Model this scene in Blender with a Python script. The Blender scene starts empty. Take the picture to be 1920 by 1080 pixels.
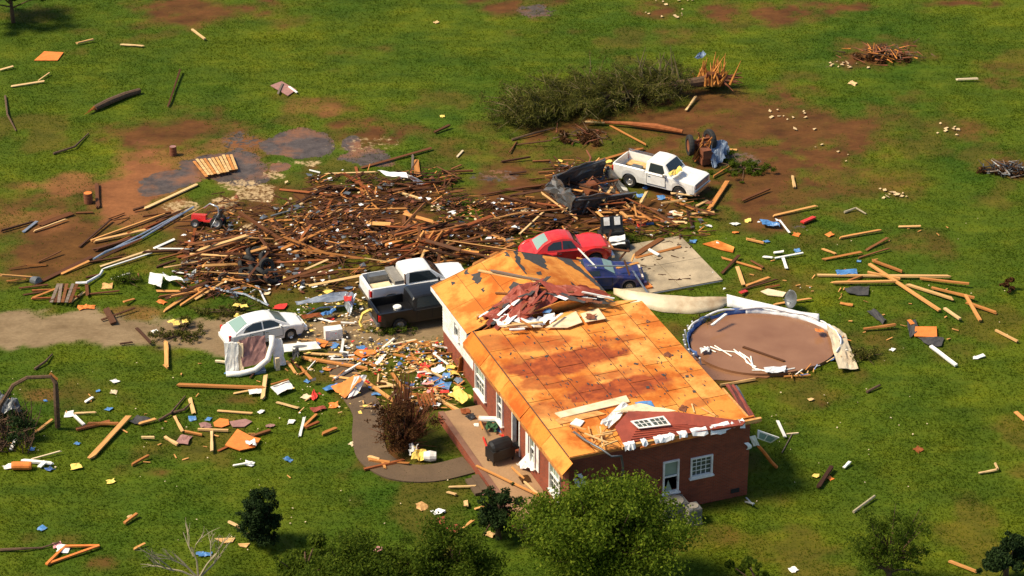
import bpy, bmesh, math, random
import numpy as np
from mathutils import Vector, Matrix, Euler, Quaternion
random.seed(7); RNG = np.random.default_rng(7)
scene = bpy.context.scene
COL = scene.collection

# ------------------------------------------------------------------ camera
F_PX, PITCH, DIST = 5000.0, math.radians(28.0), 135.0
CAM = Vector((0, -DIST*math.cos(PITCH), DIST*math.sin(PITCH)))
FW = Vector((0, math.cos(PITCH), -math.sin(PITCH))); UP = Vector((0, math.sin(PITCH), math.cos(PITCH))); RT = Vector((1, 0, 0))
cd = bpy.data.cameras.new("camera"); cam = bpy.data.objects.new("camera", cd); COL.objects.link(cam)
cam.location = CAM; cam.rotation_euler = (math.pi/2-PITCH, 0, 0)
cd.sensor_width = 36; cd.lens = F_PX/1920*36; cd.clip_start = 1; cd.clip_end = 6000
scene.camera = cam
# ------------------------------------------------------------------ sky and sun
SUN = Vector((-0.96, -0.17, 0.0)).normalized()*math.cos(math.radians(52)) + Vector((0, 0, math.sin(math.radians(52))))
world = bpy.data.worlds.new("World"); scene.world = world; world.use_nodes = True
wn = world.node_tree.nodes; wl = world.node_tree.links
sky = wn.new("ShaderNodeTexSky"); sky.sky_type = 'NISHITA'; sky.sun_disc = False
sky.sun_elevation = math.radians(52); sky.sun_rotation = math.atan2(SUN.x, SUN.y)
wn["Background"].inputs[1].default_value = 0.1
wl.new(sky.outputs[0], wn["Background"].inputs[0])
sd = bpy.data.lights.new("sun", 'SUN'); sd.energy = 4.5; sd.angle = math.radians(14); sd.color = (1.0, 0.86, 0.62)
sun = bpy.data.objects.new("sun", sd); COL.objects.link(sun); sun.location = (-40, 20, 60)
sun.rotation_euler = SUN.to_track_quat('Z', 'Y').to_euler()
scene.view_settings.view_transform = 'Standard'; scene.view_settings.look = 'None'
scene.view_settings.exposure = 0.56; scene.view_settings.gamma = 1.0

# ------------------------------------------------------------------ helpers
def G(px, py, z=0.0):                       # pixel of the photograph -> point at height z
    d = FW + RT*((px-960)/F_PX) + UP*((540-py)/F_PX)
    return CAM + d*((z-CAM.z)/d.z)
def scale_at(py):                           # pixels per metre on the ground at image row py
    p = G(960, py); return F_PX/((p-CAM).dot(FW))
def fbm(x, y, seed=0, octaves=4, freq=1.0):
    x = np.asarray(x, float); y = np.asarray(y, float); out = np.zeros_like(x); amp = 1.0; tot = 0
    for o in range(octaves):
        r = np.random.default_rng(seed*31+o); T = r.random((64, 64))
        fx = x*freq+13.7*o; fy = y*freq-7.3*o
        ix = np.floor(fx).astype(int); iy = np.floor(fy).astype(int); tx = fx-ix; ty = fy-iy
        tx = tx*tx*(3-2*tx); ty = ty*ty*(3-2*ty)
        a = T[ix % 64, iy % 64]; b = T[(ix+1) % 64, iy % 64]; c = T[ix % 64, (iy+1) % 64]; d = T[(ix+1) % 64, (iy+1) % 64]
        out += amp*((a*(1-tx)+b*tx)*(1-ty)+(c*(1-tx)+d*tx)*ty); tot += amp; amp *= .5; freq *= 2
    return out/tot
def link(o, parent=None):
    COL.objects.link(o)
    if parent is not None: o.parent = parent
    return o
def tag(o, label, cat, group=None):
    o["label"] = label; o["category"] = cat; o["kind"] = "thing"
    if group: o["group"] = group
    return o
def stuff(o, label=None, cat=None):
    o["kind"] = "stuff"
    if label: o["label"] = label; o["category"] = cat
    return o
def empty(name, loc=(0, 0, 0), rz=0.0, parent=None, rot=None):
    o = bpy.data.objects.new(name, None); o.empty_display_size = .2; o.location = loc
    o.rotation_euler = rot if rot else (0, 0, rz)
    return link(o, parent)
class MB:
    """collects shapes and links them as one mesh"""
    def __init__(s): s.v = []; s.f = []
    def add(s, v, f):
        n = len(s.v); s.v += [tuple(p) for p in v]; s.f += [tuple(i+n for i in q) for q in f]; return s
    def box(s, c, d, rz=0, M=None):
        x, y, z = d[0]/2, d[1]/2, d[2]/2
        pts = [Vector((a*x, b*y, e*z)) for a in (-1, 1) for b in (-1, 1) for e in (-1, 1)]
        R = M if M is not None else Matrix.Rotation(rz, 3, 'Z')
        return s.add([R @ p + Vector(c) for p in pts], [(0, 1, 3, 2), (4, 6, 7, 5), (0, 4, 5, 1), (2, 3, 7, 6), (0, 2, 6, 4), (1, 5, 7, 3)])
    def bar(s, a, b, w, h=None):
        a = Vector(a); b = Vector(b); h = h or w; d = b-a; L = d.length
        if L < 1e-6: return s
        d.normalize(); u = Vector((0, 0, 1)) if abs(d.z) < .95 else Vector((0, 1, 0)); sd_ = d.cross(u).normalized(); u = sd_.cross(d)
        return s.box((a+b)/2, (L, w, h), M=Matrix((d, sd_, u)).transposed())
    def tube(s, pts, r, n=6, cap=True):
        pts = [Vector(p) for p in pts]; rs = r if isinstance(r, (list, tuple)) else [r]*len(pts); V = []; Fc = []
        for i, p in enumerate(pts):
            d = (pts[min(i+1, len(pts)-1)]-pts[max(i-1, 0)])
            d = d.normalized() if d.length > 1e-9 else Vector((0, 0, 1))
            u = Vector((0, 0, 1)) if abs(d.z) < .9 else Vector((1, 0, 0)); a = d.cross(u).normalized(); b = a.cross(d)
            V += [p+(a*math.cos(2*math.pi*k/n)+b*math.sin(2*math.pi*k/n))*rs[i] for k in range(n)]
        for i in range(len(pts)-1):
            for k in range(n):
                k2 = (k+1) % n; Fc.append((i*n+k, i*n+k2, (i+1)*n+k2, (i+1)*n+k))
        if cap: Fc += [tuple(range(n))[::-1], tuple(range((len(pts)-1)*n, len(pts)*n))]
        return s.add(V, Fc)
    def lathe(s, prof, c=(0, 0, 0), n=20, axis='Z'):
        V = []; Fc = []; m = len(prof)
        for k in range(n):
            t = 2*math.pi*k/n
            for r, z in prof:
                p = (r*math.cos(t), r*math.sin(t), z)
                if axis == 'Y': p = (p[0], p[2], p[1])
                if axis == 'X': p = (p[2], p[0], p[1])
                V.append(Vector(p)+Vector(c))
        for k in range(n):
            for j in range(m-1): Fc.append((k*m+j, ((k+1) % n)*m+j, ((k+1) % n)*m+j+1, k*m+j+1))
        return s.add(V, Fc)
    def prism(s, poly, z0, z1):
        n = len(poly); V = [(p[0], p[1], z0) for p in poly]+[(p[0], p[1], z1) for p in poly]
        return s.add(V, [tuple(range(n))[::-1], tuple(range(n, 2*n))]+[(i, (i+1) % n, n+(i+1) % n, n+i) for i in range(n)])
    def slab(s, pts, t, nrm=None):           # planar polygon given thickness t along its normal
        pts = [Vector(p) for p in pts]; n = len(pts)
        if nrm is None:
            nrm = Vector((0, 0, 0))
            for i in range(n): nrm += (pts[i]-pts[0]).cross(pts[(i+1) % n]-pts[0])
            nrm.normalize()
        V = [p for p in pts]+[p-nrm*t for p in pts]
        return s.add(V, [tuple(range(n)), tuple(range(n, 2*n))[::-1]]+[(i, n+i, n+(i+1) % n, (i+1) % n) for i in range(n)])
    def sheet(s, P, t=.012):                 # P[i][j] grid of points, thickness t
        nu = len(P); nv = len(P[0]); V = [Vector(p) for r in P for p in r]; N = []
        for i in range(nu):
            for j in range(nv):
                a = V[min(i+1, nu-1)*nv+j]-V[max(i-1, 0)*nv+j]; b = V[i*nv+min(j+1, nv-1)]-V[i*nv+max(j-1, 0)]
                c = a.cross(b); N.append(c.normalized() if c.length > 1e-12 else Vector((0, 0, 1)))
        m = nu*nv; W = V+[V[k]-N[k]*t for k in range(m)]; Fc = []
        for i in range(nu-1):
            for j in range(nv-1):
                q = (i*nv+j, (i+1)*nv+j, (i+1)*nv+j+1, i*nv+j+1); Fc.append(q); Fc.append(tuple(k+m for k in q[::-1]))
        rim = [i*nv for i in range(nu)]+[(nu-1)*nv+j for j in range(1, nv)]+[i*nv+nv-1 for i in range(nu-2, -1, -1)]+[j for j in range(nv-2, 0, -1)]
        for k in range(len(rim)):
            a, b = rim[k], rim[(k+1) % len(rim)]; Fc.append((b, a, a+m, b+m))
        return s.add(W, Fc)
    def mesh(s, name, mat, smooth=False):
        me = bpy.data.meshes.new(name); me.from_pydata(s.v, [], s.f)
        if mat is not None: me.materials.append(mat)
        if smooth: me.shade_smooth()
        me.update(); return me
    def build(s, name, mat, parent=None, smooth=False, loc=None, rot=None):
        o = bpy.data.objects.new(name, s.mesh(name, mat, smooth))
        if loc is not None: o.location = loc
        if rot is not None: o.rotation_euler = rot
        return link(o, parent)
def np_mesh(name, V, faces_n, idx, mat):
    """fast mesh from numpy: faces all with faces_n corners"""
    me = bpy.data.meshes.new(name); nf = len(idx)//faces_n
    me.vertices.add(len(V)); me.vertices.foreach_set("co", np.asarray(V, np.float32).ravel())
    me.loops.add(len(idx)); me.loops.foreach_set("vertex_index", np.asarray(idx, np.int32))
    me.polygons.add(nf); me.polygons.foreach_set("loop_start", np.arange(0, nf*faces_n, faces_n, dtype=np.int32))
    try: me.polygons.foreach_set("loop_total", np.full(nf, faces_n, np.int32))
    except Exception: pass
    me.update(calc_edges=True); me.validate()
    if mat: me.materials.append(mat)
    return me

# ------------------------------------------------------------------ materials
def lin(h):
    c = [int(h[i:i+2], 16)/255 for i in (0, 2, 4)]
    return tuple(x/12.92 if x <= .04045 else ((x+.055)/1.055)**2.4 for x in c)+(1,)
class NT:
    def __init__(s, name):
        s.m = bpy.data.materials.new(name); s.m.use_nodes = True; s.t = s.m.node_tree; s.n = s.t.nodes; s.b = s.n["Principled BSDF"]
    def node(s, k, **kw):
        x = s.n.new(k)
        for a, v in kw.items(): setattr(x, a, v)
        return x
    def L(s, a, b): s.t.links.new(a, b)
    def coord(s, which="Object"): return s.node("ShaderNodeTexCoord").outputs[which]
    def mapped(s, src, sc=(1, 1, 1)):
        m = s.node("ShaderNodeMapping"); m.inputs["Scale"].default_value = sc; s.L(src, m.inputs[0]); return m.outputs[0]
    def noise(s, src, scale, detail=4, rough=.55, out="Fac"):
        x = s.node("ShaderNodeTexNoise"); x.inputs["Scale"].default_value = scale; x.inputs["Detail"].default_value = detail; x.inputs["Roughness"].default_value = rough
        s.L(src, x.inputs["Vector"]); return x.outputs[out]
    def ramp(s, f, stops):
        x = s.node("ShaderNodeValToRGB"); e = x.color_ramp.elements
        while len(e) < len(stops): e.new(.5)
        for i, (p, c) in enumerate(stops): e[i].position = p; e[i].color = c if len(c) == 4 else tuple(c)+(1,)
        s.L(f, x.inputs[0]); return x.outputs[0]
    def mix(s, f, a, b, mode='MIX'):
        x = s.node("ShaderNodeMix", data_type='RGBA', blend_type=mode)
        for k, v in ((0, f), (6, a), (7, b)):
            if hasattr(v, "is_linked"): s.L(v, x.inputs[k])
            else: x.inputs[k].default_value = v
        return x.outputs[2]
    def math(s, op, a, b=0.0):
        x = s.node("ShaderNodeMath", operation=op)
        for k, v in ((0, a), (1, b)):
            if hasattr(v, "is_linked"): s.L(v, x.inputs[k])
            else: x.inputs[k].default_value = v
        return x.outputs[0]
    def bump(s, h, strength=.4, dist=.02):
        x = s.node("ShaderNodeBump"); x.inputs["Strength"].default_value = strength; x.inputs["Distance"].default_value = dist
        s.L(h, x.inputs["Height"]); s.L(x.outputs[0], s.b.inputs["Normal"])
    def col(s, c): s.L(c, s.b.inputs["Base Color"])
    def set(s, rough=.7, metal=0.0, spec=None):
        s.b.inputs["Roughness"].default_value = rough; s.b.inputs["Metallic"].default_value = metal
        if spec is not None: s.b.inputs["Specular IOR Level"].default_value = spec
        return s.m
    def rnd(s): return s.node("ShaderNodeObjectInfo").outputs["Random"]
def wood(name, c1, c2, c3, rough=.75):
    n = NT(name); co = n.coord(); g = n.noise(n.mapped(co, (2, 22, 22)), 3, 5)
    base = n.ramp(n.rnd(), [(0, c1), (.5, c2), (1, c3)])
    grain = n.ramp(g, [(.3, (.55, .5, .45, 1)), (.7, (1.1, 1.08, 1.05, 1))])
    blot = n.ramp(n.noise(n.mapped(co, (3, 6, 6)), 1.2, 3), [(.35, (.7, .62, .55, 1)), (.6, (1, 1, 1, 1))])
    n.col(n.mix(1.0, n.mix(.8, base, grain, 'MULTIPLY'), blot, 'MULTIPLY')); n.bump(g, .25, .01)
    return n.set(rough, spec=.25)
def plain(name, c, rough=.6, metal=0.0, var=.25, scale=3.0, spec=None, dirt=None):
    """a colour with worn, dirty variation"""
    n = NT(name); co = n.coord(); k = n.noise(co, scale, 5)
    c = tuple(c)[:3]; lo = tuple(x*(1-var) for x in c)+(1,); hi = tuple(min(1, x*(1+var*.4)) for x in c)+(1,)
    a = n.ramp(k, [(.3, lo), (.65, hi)])
    if dirt: a = n.mix(n.ramp(n.noise(co, scale*.6, 6, .65), [(.5, (0, 0, 0, 1)), (.72, (dirt[3],)*3+(1,))]), a, tuple(dirt[:3])+(1,))
    n.col(a); n.bump(k, .12, .01); return n.set(rough, metal, spec)
M = {}
M['pine'] = wood('fresh_pine', (.42, .17, .045, 1), (.66, .29, .08, 1), (.78, .43, .15, 1))
M['pale'] = wood('pale_pine', (.72, .43, .17, 1), (.76, .5, .22, 1), (.8, .58, .3, 1))
M['brown'] = wood('weathered_wood', (.1, .036, .013, 1), (.17, .065, .022, 1), (.3, .125, .042, 1))
M['dark'] = wood('wet_dark_wood', (.05, .02, .009, 1), (.075, .03, .013, 1), (.12, .05, .02, 1))
M['red'] = wood('reddish_timber', (.26, .07, .02, 1), (.32, .095, .028, 1), (.4, .14, .045, 1))
M['grey'] = wood('grey_wood', (.16, .13, .11, 1), (.22, .18, .15, 1), (.28, .22, .18, 1))
M['cream'] = plain('cream_board', (.76, .6, .38), .7, dirt=(.4, .25, .12, .5))
M['white'] = plain('white_paint', (.82, .8, .75), .5, var=.2, dirt=(.42, .32, .22, .55))
M['metal'] = plain('galvanised_metal', (.5, .53, .56), .38, .7)
M['dmetal'] = plain('dull_grey_metal', (.16, .17, .18), .5, .5)
M['black'] = plain('black_plastic', (.012, .011, .011), .5)
M['rubber'] = plain('tyre_rubber', (.016, .015, .014), .85)
M['chrome'] = plain('dull_chrome', (.55, .55, .55), .25, .9)
M['rim'] = plain('steel_rim', (.4, .38, .36), .4, .6)
M['rust'] = plain('rust', (.2, .06, .022), .85, dirt=(.05, .025, .015, .8))
M['blue'] = plain('blue_plastic', (.07, .22, .5), .5, var=.4, dirt=(.3, .26, .2, .6))
M['yellow'] = plain('yellow_foam', (.8, .58, .13), .85, dirt=(.45, .3, .1, .5))
M['redp'] = plain('red_plastic', (.6, .035, .02), .5)
M['orangep'] = plain('orange_sheathing', (.72, .2, .03), .75, dirt=(.3, .09, .03, .5))
M['felt'] = plain('roofing_felt', (.045, .042, .042), .85, scale=6)
M['redside'] = plain('red_siding', (.3, .055, .028), .6, dirt=(.12, .03, .02, .5), scale=2)
M['mauve'] = plain('mauve_fabric', (.3, .15, .13), .9, scale=5)
M['bluegrey'] = plain('blue_grey_paint', (.14, .2, .3), .5, dirt=(.1, .06, .04, .6))
M['linerblue'] = plain('blue_pool_liner', (.06, .13, .36), .45, dirt=(.3, .25, .2, .5))
M['poolwhite'] = plain('white_pool_wall', (.72, .72, .74), .4, dirt=(.3, .24, .18, .4))
M['poolcream'] = plain('cream_pool_wall', (.6, .5, .34), .5, dirt=(.3, .17, .08, .7), scale=1.2)
M['shadow'] = plain('dark_interior', (.02, .017, .015), .9)
M['pink'] = plain('pink_cloth', (.7, .3, .3), .9)
M['green'] = plain('green_cloth', (.03, .09, .03), .9)
M['wrap'] = plain('white_house_wrap', (.85, .84, .82), .6, var=.1)
M['acgrey'] = plain('ac_cabinet', (.22, .2, .17), .6)
def paint(name, c, dirt=.35, metal=0.0, coat=.4):
    n = NT(name); co = n.coord(); k = n.noise(co, 2.2, 6, .65)
    n.col(n.mix(n.ramp(k, [(.48, (0, 0, 0, 1)), (.75, (dirt,)*3+(1,))]), tuple(c)+(1,), (.22, .13, .07, 1)))
    n.b.inputs["Coat Weight"].default_value = coat; n.b.inputs["Coat Roughness"].default_value = .12
    return n.set(.38, metal)
M['p_white'] = paint('white_car_paint', (.8, .79, .77), .16)
M['p_white2'] = paint('old_white_truck_paint', (.8, .78, .73), .28)
M['p_black'] = paint('black_car_paint', (.006, .006, .007), .03, coat=.06)
M['p_red'] = paint('red_car_paint', (.62, .018, .014), .3)
M['p_blue'] = paint('navy_car_paint', (.018, .025, .13), .35)
M['p_dark'] = paint('dark_grey_trailer_paint', (.05, .05, .05), .5)
def glass(name, c=(.02, .028, .03), rough=.08):
    n = NT(name); n.b.inputs["Base Color"].default_value = tuple(c)+(1,); return n.set(rough, 0, .6)
M['glass'] = glass('dark_window_glass'); M['glassg'] = glass('greenish_car_glass', (.22, .33, .29), .15); M['glasswin'] = glass('house_window_glass', (.07, .085, .07), .1)
M['shade'] = plain('pale_green_blind', (.3, .36, .27), .8, var=.1)
M['lampred'] = plain('red_lamp', (.7, .02, .012), .2); M['lampw'] = plain('clear_lamp', (.7, .6, .5), .15)

def osb(name, stains=None, house=None, tint=(1, 1, 1)):
    n = NT(name); co = n.coord(); geo = n.node("ShaderNodeNewGeometry").outputs["Position"]
    chips = n.node("ShaderNodeTexVoronoi"); chips.inputs["Scale"].default_value = 9; n.L(n.mapped(geo, (1, 2.2, 1)), chips.inputs["Vector"])
    base = n.ramp(n.rnd(), [(0, (.58, .21, .034, 1)), (.5, (.66, .27, .052, 1)), (1, (.72, .35, .09, 1))])
    ch = n.ramp(n.math('MULTIPLY', chips.outputs["Distance"], 1.6), [(0, (.78, .72, .66, 1)), (.8, (1.06, 1.05, 1.03, 1))])
    c = n.mix(.7, base, ch, 'MULTIPLY')
    blot = n.ramp(n.noise(geo, .7, 5, .6), [(.38, (.62, .36, .2, 1)), (.56, (1, 1, 1, 1))])
    c = n.mix(.9, c, blot, 'MULTIPLY')
    if stains:
        tc = n.node("ShaderNodeTexCoord"); tc.object = house; hc = tc.outputs["Object"]
        wob = n.math('MULTIPLY', n.math('SUBTRACT', n.noise(hc, .9, 5, .6), .5), 1.5); tot = None
        for (u, v, ru, rv, st) in stains:
            mp = n.node("ShaderNodeMapping", vector_type='POINT'); mp.inputs["Location"].default_value = (-u/ru, -v/rv, 0); mp.inputs["Scale"].default_value = (1/ru, 1/rv, 0)
            n.L(hc, mp.inputs[0]); ln = n.node("ShaderNodeVectorMath", operation='LENGTH'); n.L(mp.outputs[0], ln.inputs[0])
            d = n.math('ADD', ln.outputs["Value"], wob)
            mr = n.node("ShaderNodeMapRange"); mr.inputs[1].default_value = 1.12; mr.inputs[2].default_value = .82; mr.inputs[3].default_value = 0; mr.inputs[4].default_value = st
            n.L(d, mr.inputs[0]); tot = mr.outputs[0] if tot is None else n.math('MAXIMUM', tot, mr.outputs[0])
        c = n.mix(tot, c, n.ramp(n.noise(hc, 2.5, 5), [(.35, (.2, .04, .014, 1)), (.7, (.42, .09, .02, 1))]))
    n.col(n.mix(1.0, c, tuple(tint)+(1,), 'MULTIPLY')); n.bump(chips.outputs["Distance"], .2, .01); return n.set(.8, spec=.2)
M['osb'] = osb('oriented_strand_board')
def brick():
    n = NT('red_brick'); co = n.coord(); mp = n.mapped(co, (1, 1, 1))
    sx = n.node("ShaderNodeSeparateXYZ"); n.L(co, sx.inputs[0]); cb = n.node("ShaderNodeCombineXYZ")
    n.L(n.math('ADD', sx.outputs[0], sx.outputs[1]), cb.inputs[0]); n.L(sx.outputs[2], cb.inputs[1])
    b = n.node("ShaderNodeTexBrick"); b.inputs["Scale"].default_value = 1; b.inputs["Brick Width"].default_value = .215; b.inputs["Row Height"].default_value = .076
    b.inputs["Mortar Size"].default_value = .007; b.inputs["Color1"].default_value = (.29, .055, .018, 1); b.inputs["Color2"].default_value = (.2, .037, .013, 1); b.inputs["Mortar"].default_value = (.2, .1, .065, 1)
    n.L(cb.outputs[0], b.inputs["Vector"])
    k = n.ramp(n.noise(co, 1.3, 5), [(.3, (.75, .7, .68, 1)), (.7, (1.1, 1.05, 1, 1))])
    n.col(n.mix(1.0, b.outputs["Color"], k, 'MULTIPLY')); n.bump(b.outputs["Fac"], -.3, .01); return n.set(.85)
M['brick'] = brick()
def concrete(name, c, stain=.6):
    n = NT(name); geo = n.node("ShaderNodeNewGeometry").outputs["Position"]
    a = n.ramp(n.noise(geo, .6, 6, .62), [(.3, tuple(x*stain for x in c)+(1,)), (.62, tuple(c)+(1,))])
    b = n.ramp(n.noise(geo, 14, 4), [(.3, (.85, .85, .85, 1)), (.7, (1.05, 1.05, 1.05, 1))])
    n.col(n.mix(1.0, a, b, 'MULTIPLY')); n.bump(n.noise(geo, 20, 3), .2, .01); return n.set(.85)
M['slab'] = concrete('pale_concrete', (.46, .36, .23), .42);  M['walk'] = concrete('damp_brown_concrete', (.12, .075, .04), .65)
M['porch'] = concrete('porch_concrete', (.34, .2, .1), .75); M['rubble'] = concrete('tan_rubble', (.66, .47, .25), .7)
def foliage(name, dark, mid, light, trans=.35):
    n = NT(name); geo = n.node("ShaderNodeNewGeometry"); k = n.noise(geo.outputs["Position"], 1.4, 4)
    r = n.math('ADD', n.math('MULTIPLY', geo.outputs["Random Per Island"], .55), n.math('MULTIPLY', k, .5))
    c = n.ramp(r, [(.2, dark+(1,)), (.5, mid+(1,)), (.85, light+(1,))]); n.col(c); n.set(.75, spec=.1)
    tr = n.node("ShaderNodeBsdfTranslucent"); n.L(c, tr.inputs[0]); mx = n.node("ShaderNodeMixShader"); mx.inputs[0].default_value = trans
    n.L(n.b.outputs[0], mx.inputs[1]); n.L(tr.outputs[0], mx.inputs[2]); n.L(mx.outputs[0], n.n["Material Output"].inputs[0]); return n.m
M['leaf'] = foliage('bright_leaves', (.05, .085, .006), (.105, .16, .01), (.21, .26, .022), .45)
M['leafd'] = foliage('deep_leaves', (.045, .075, .006), (.075, .115, .009), (.125, .165, .015), .5)
M['leafdd'] = foliage('dark_evergreen_needles', (.01, .02, .006), (.018, .035, .009), (.03, .055, .012), .2)
M['leafo'] = foliage('olive_wilted_leaves', (.036, .044, .007), (.085, .088, .015), (.16, .145, .03))
M['leafb'] = foliage('brown_dead_leaves', (.03, .014, .006), (.075, .032, .012), (.16, .075, .025))
M['bark'] = plain('bark', (.1, .055, .028), .9, var=.5, scale=8); M['barkp'] = plain('pale_twig_bark', (.36, .3, .19), .9, scale=6); M['splinter'] = wood('splintered_heartwood', (.5, .17, .035, 1), (.6, .24, .05, 1), (.7, .36, .1, 1))
def mudwater():
    n = NT('muddy_water'); geo = n.node("ShaderNodeNewGeometry").outputs["Position"]
    n.col(n.ramp(n.noise(geo, .5, 4), [(.3, (.2, .092, .046, 1)), (.7, (.27, .135, .072, 1))])); n.bump(n.noise(geo, 3, 2), .04, .02); return n.set(.22, spec=.35)
M['water'] = mudwater()

def mudpad():
    n = NT('muddy_old_concrete'); geo = n.node("ShaderNodeNewGeometry").outputs["Position"]
    a = n.ramp(n.noise(geo, 1.1, 6, .65), [(.3, (.1, .085, .08, 1)), (.65, (.19, .165, .155, 1))])
    b = n.ramp(n.noise(geo, .45, 5, .6), [(.47, (0, 0, 0, 1)), (.62, (1, 1, 1, 1))]); c = n.ramp(n.noise(geo, 3.2, 5, .7), [(.62, (0, 0, 0, 1)), (.7, (1, 1, 1, 1))])
    n.col(n.mix(c, n.mix(b, a, (.2, .09, .042, 1)), (.4, .31, .2, 1))); n.bump(n.noise(geo, 9, 4), .3, .02); return n.set(.6)
M['padc'] = mudpad()

# ------------------------------------------------------------------ ground
def axis(lo, hi, step, far):
    a = list(np.arange(lo, hi+1e-6, step)); n = [-f for f in far[::-1] if -f < lo-1]; p = [f for f in far if f > hi+1]
    return np.array(n+a+p)
gx = axis(-37, 37, .22, [45, 60, 90, 150, 300, 700, 1500, 3000]); gy = axis(-32, 46, .22, [55, 75, 110, 180, 350, 800, 1600, 3000])
GX, GY = np.meshgrid(gx, gy, indexing='ij')
N1 = fbm(GX, GY, 1, 5, .35); N2 = fbm(GX, GY, 2, 5, .9); N3 = fbm(GX, GY, 3, 4, .12)
def ell(cx, cy, rx, ry, st=1.0, soft=.45, rag=1.3):
    c = G(cx, cy); s = scale_at(cy); a = rx/s; b = ry/(s*math.sin(PITCH)*(.98))
    d = np.sqrt(((GX-c.x)/a)**2+((GY-c.y)/b)**2) + (N1-.5)*rag + (N2-.5)*rag*.8
    return np.clip((1+soft*.5-d)/soft, 0, 1)*st
def line_mask(pts, w, soft=.4):
    P = [G(*p) for p in pts]; best = np.full(GX.shape, 1e9)
    for a, b in zip(P[:-1], P[1:]):
        dx, dy = b.x-a.x, b.y-a.y; t = np.clip(((GX-a.x)*dx+(GY-a.y)*dy)/(dx*dx+dy*dy), 0, 1)
        best = np.minimum(best, np.hypot(GX-a.x-t*dx, GY-a.y-t*dy))
    return np.clip((w+(N2-.5)*2.2+(N1-.5)*1.5-best)/soft, 0, 1)
dirt = np.zeros_like(GX); clay = np.zeros_like(GX); grav = np.zeros_like(GX); pale = np.zeros_like(GX)
for e in [(410, 18, 130, 30), (990, 5, 80, 25), (1240, 20, 60, 18), (1330, 20, 60, 20), (1460, 30, 65, 24), (1560, 10, 120, 14), (1800, 6, 80, 10), (110, 400, 110, 60, .8), (330, 255, 130, 38), (700, 245, 90, 28), (620, 200, 40, 20, .8),
          (1120, 230, 130, 30, .8), (1330, 225, 130, 45), (1470, 235, 110, 55), (1560, 265, 90, 55), (1450, 300, 100, 50), (1180, 190, 120, 35), (960, 320, 130, 40, .8), (1000, 360, 160, 45), (640, 400, 220, 75), (560, 450, 230, 70), (820, 430, 180, 60), (1100, 400, 150, 50),
          (1390, 380, 90, 40), (1290, 320, 140, 60), (1660, 210, 50, 18, .6), (1790, 245, 60, 20, .8), (1880, 155, 40, 14, .7), (1730, 455, 70, 22, .6), (1660, 95, 70, 30), (1885, 312, 50, 22), (1440, 530, 80, 26, .6), (1800, 660, 50, 14, .4), (1600, 700, 40, 14, .5), (1630, 650, 45, 34, .55), (1400, 710, 130, 26, .9), (1320, 660, 60, 50, .9),
          (700, 700, 110, 50, .6), (760, 640, 120, 40, .7), (140, 740, 80, 22, .5), (300, 885, 22, 6, .7), (190, 1055, 26, 9, .8), (90, 1010, 60, 12, .5), (1330, 1003, 60, 12, .6), (1270, 930, 140, 18, .7), (1090, 250, 80, 25), (450, 750, 40, 10, .7), (60, 480, 120, 40, .7), (720, 90, 25, 10, .6), (900, 240, 40, 14, .6), (600, 545, 230, 45, .7), (1545, 450, 60, 16, .5), (765, 815, 75, 58), (1600, 330, 120, 40, .7), (1480, 360, 110, 40, .8), (1250, 60, 70, 20, .6), (1700, 330, 50, 20, .5), (1590, 400, 60, 16, .5), (1890, 130, 40, 20, .6), (1050, 290, 80, 30, .7), (860, 280, 60, 20, .6), (1720, 270, 60, 24, .6)]:
    dirt = np.maximum(dirt, ell(*e, soft=.8, rag=1.9))
dirt *= np.clip(.45+(fbm(GX, GY, 21, 4, 1.3)-.3)*2.2, 0, 1)
for e in [(560, 460, 170, 60), (640, 400, 130, 55), (850, 440, 150, 50), (1060, 410, 140, 40), (1230, 400, 100, 40), (1400, 235, 110, 45), (1340, 190, 80, 30), (1260, 225, 90, 24), (340, 250, 120, 28), (1330, 690, 60, 36), (400, 20, 110, 26), (480, 400, 110, 50), (420, 450, 110, 50), (740, 370, 120, 40), (560, 520, 150, 40), (760, 470, 90, 40), (1090, 350, 90, 40), (980, 380, 110, 40), (120, 440, 150, 50), (60, 480, 110, 40), (1400, 340, 100, 50), (1520, 240, 110, 40), (1430, 410, 90, 26)]:
    dirt = np.maximum(dirt, ell(*e, soft=.9, rag=1.6)*.95)
dirt = np.maximum(dirt, np.clip((fbm(GX, GY, 23, 5, .3)-.63)*5, 0, .4))
for e in [(290, 330, 90, 50), (230, 365, 60, 55), (120, 345, 55, 25, .8), (420, 270, 60, 20, .6), (330, 300, 130, 25, .7), (60, 415, 90, 24, .5), (250, 410, 70, 28, .8), (560, 200, 40, 16, .4), (245, 585, 60, 12, .6), (620, 205, 26, 12, .5), (80, 740, 35, 10, .4)]:
    clay = np.maximum(clay, ell(*e))
grav = np.maximum(line_mask([(-300, 612), (0, 616), (200, 616), (330, 622), (480, 640), (640, 622), (860, 600)], 1.75), ell(700, 610, 130, 34, .9))
for e in [(440, 352, 60, 10), (460, 373, 70, 15), (355, 384, 40, 9), (455, 397, 45, 10), (475, 420, 40, 14), (475, 442, 40, 10), (532, 328, 24, 9), (560, 304, 45, 6), (620, 434, 30, 9), (660, 270, 35, 14, .8), (730, 265, 30, 12, .8), (620, 420, 60, 20, .5), (530, 330, 35, 10, .5), (1560, 258, 60, 12, .5), (1480, 215, 45, 10, .5), (1465, 298, 30, 9, .6), (1780, 245, 60, 10, .45), (1830, 422, 60, 14, .5), (1670, 365, 40, 10, .52), (1480, 400, 60, 10, .45), (660, 460, 90, 20, .4)]:
    pale = np.maximum(pale, ell(*e, soft=.9, rag=3.2))
STK = [(.32, (.78, .84, .86, 1)), (.5, (1, 1, 1, 1)), (.68, (1.16, 1.12, 1, 1))]
padm = np.zeros_like(GX)
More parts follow.
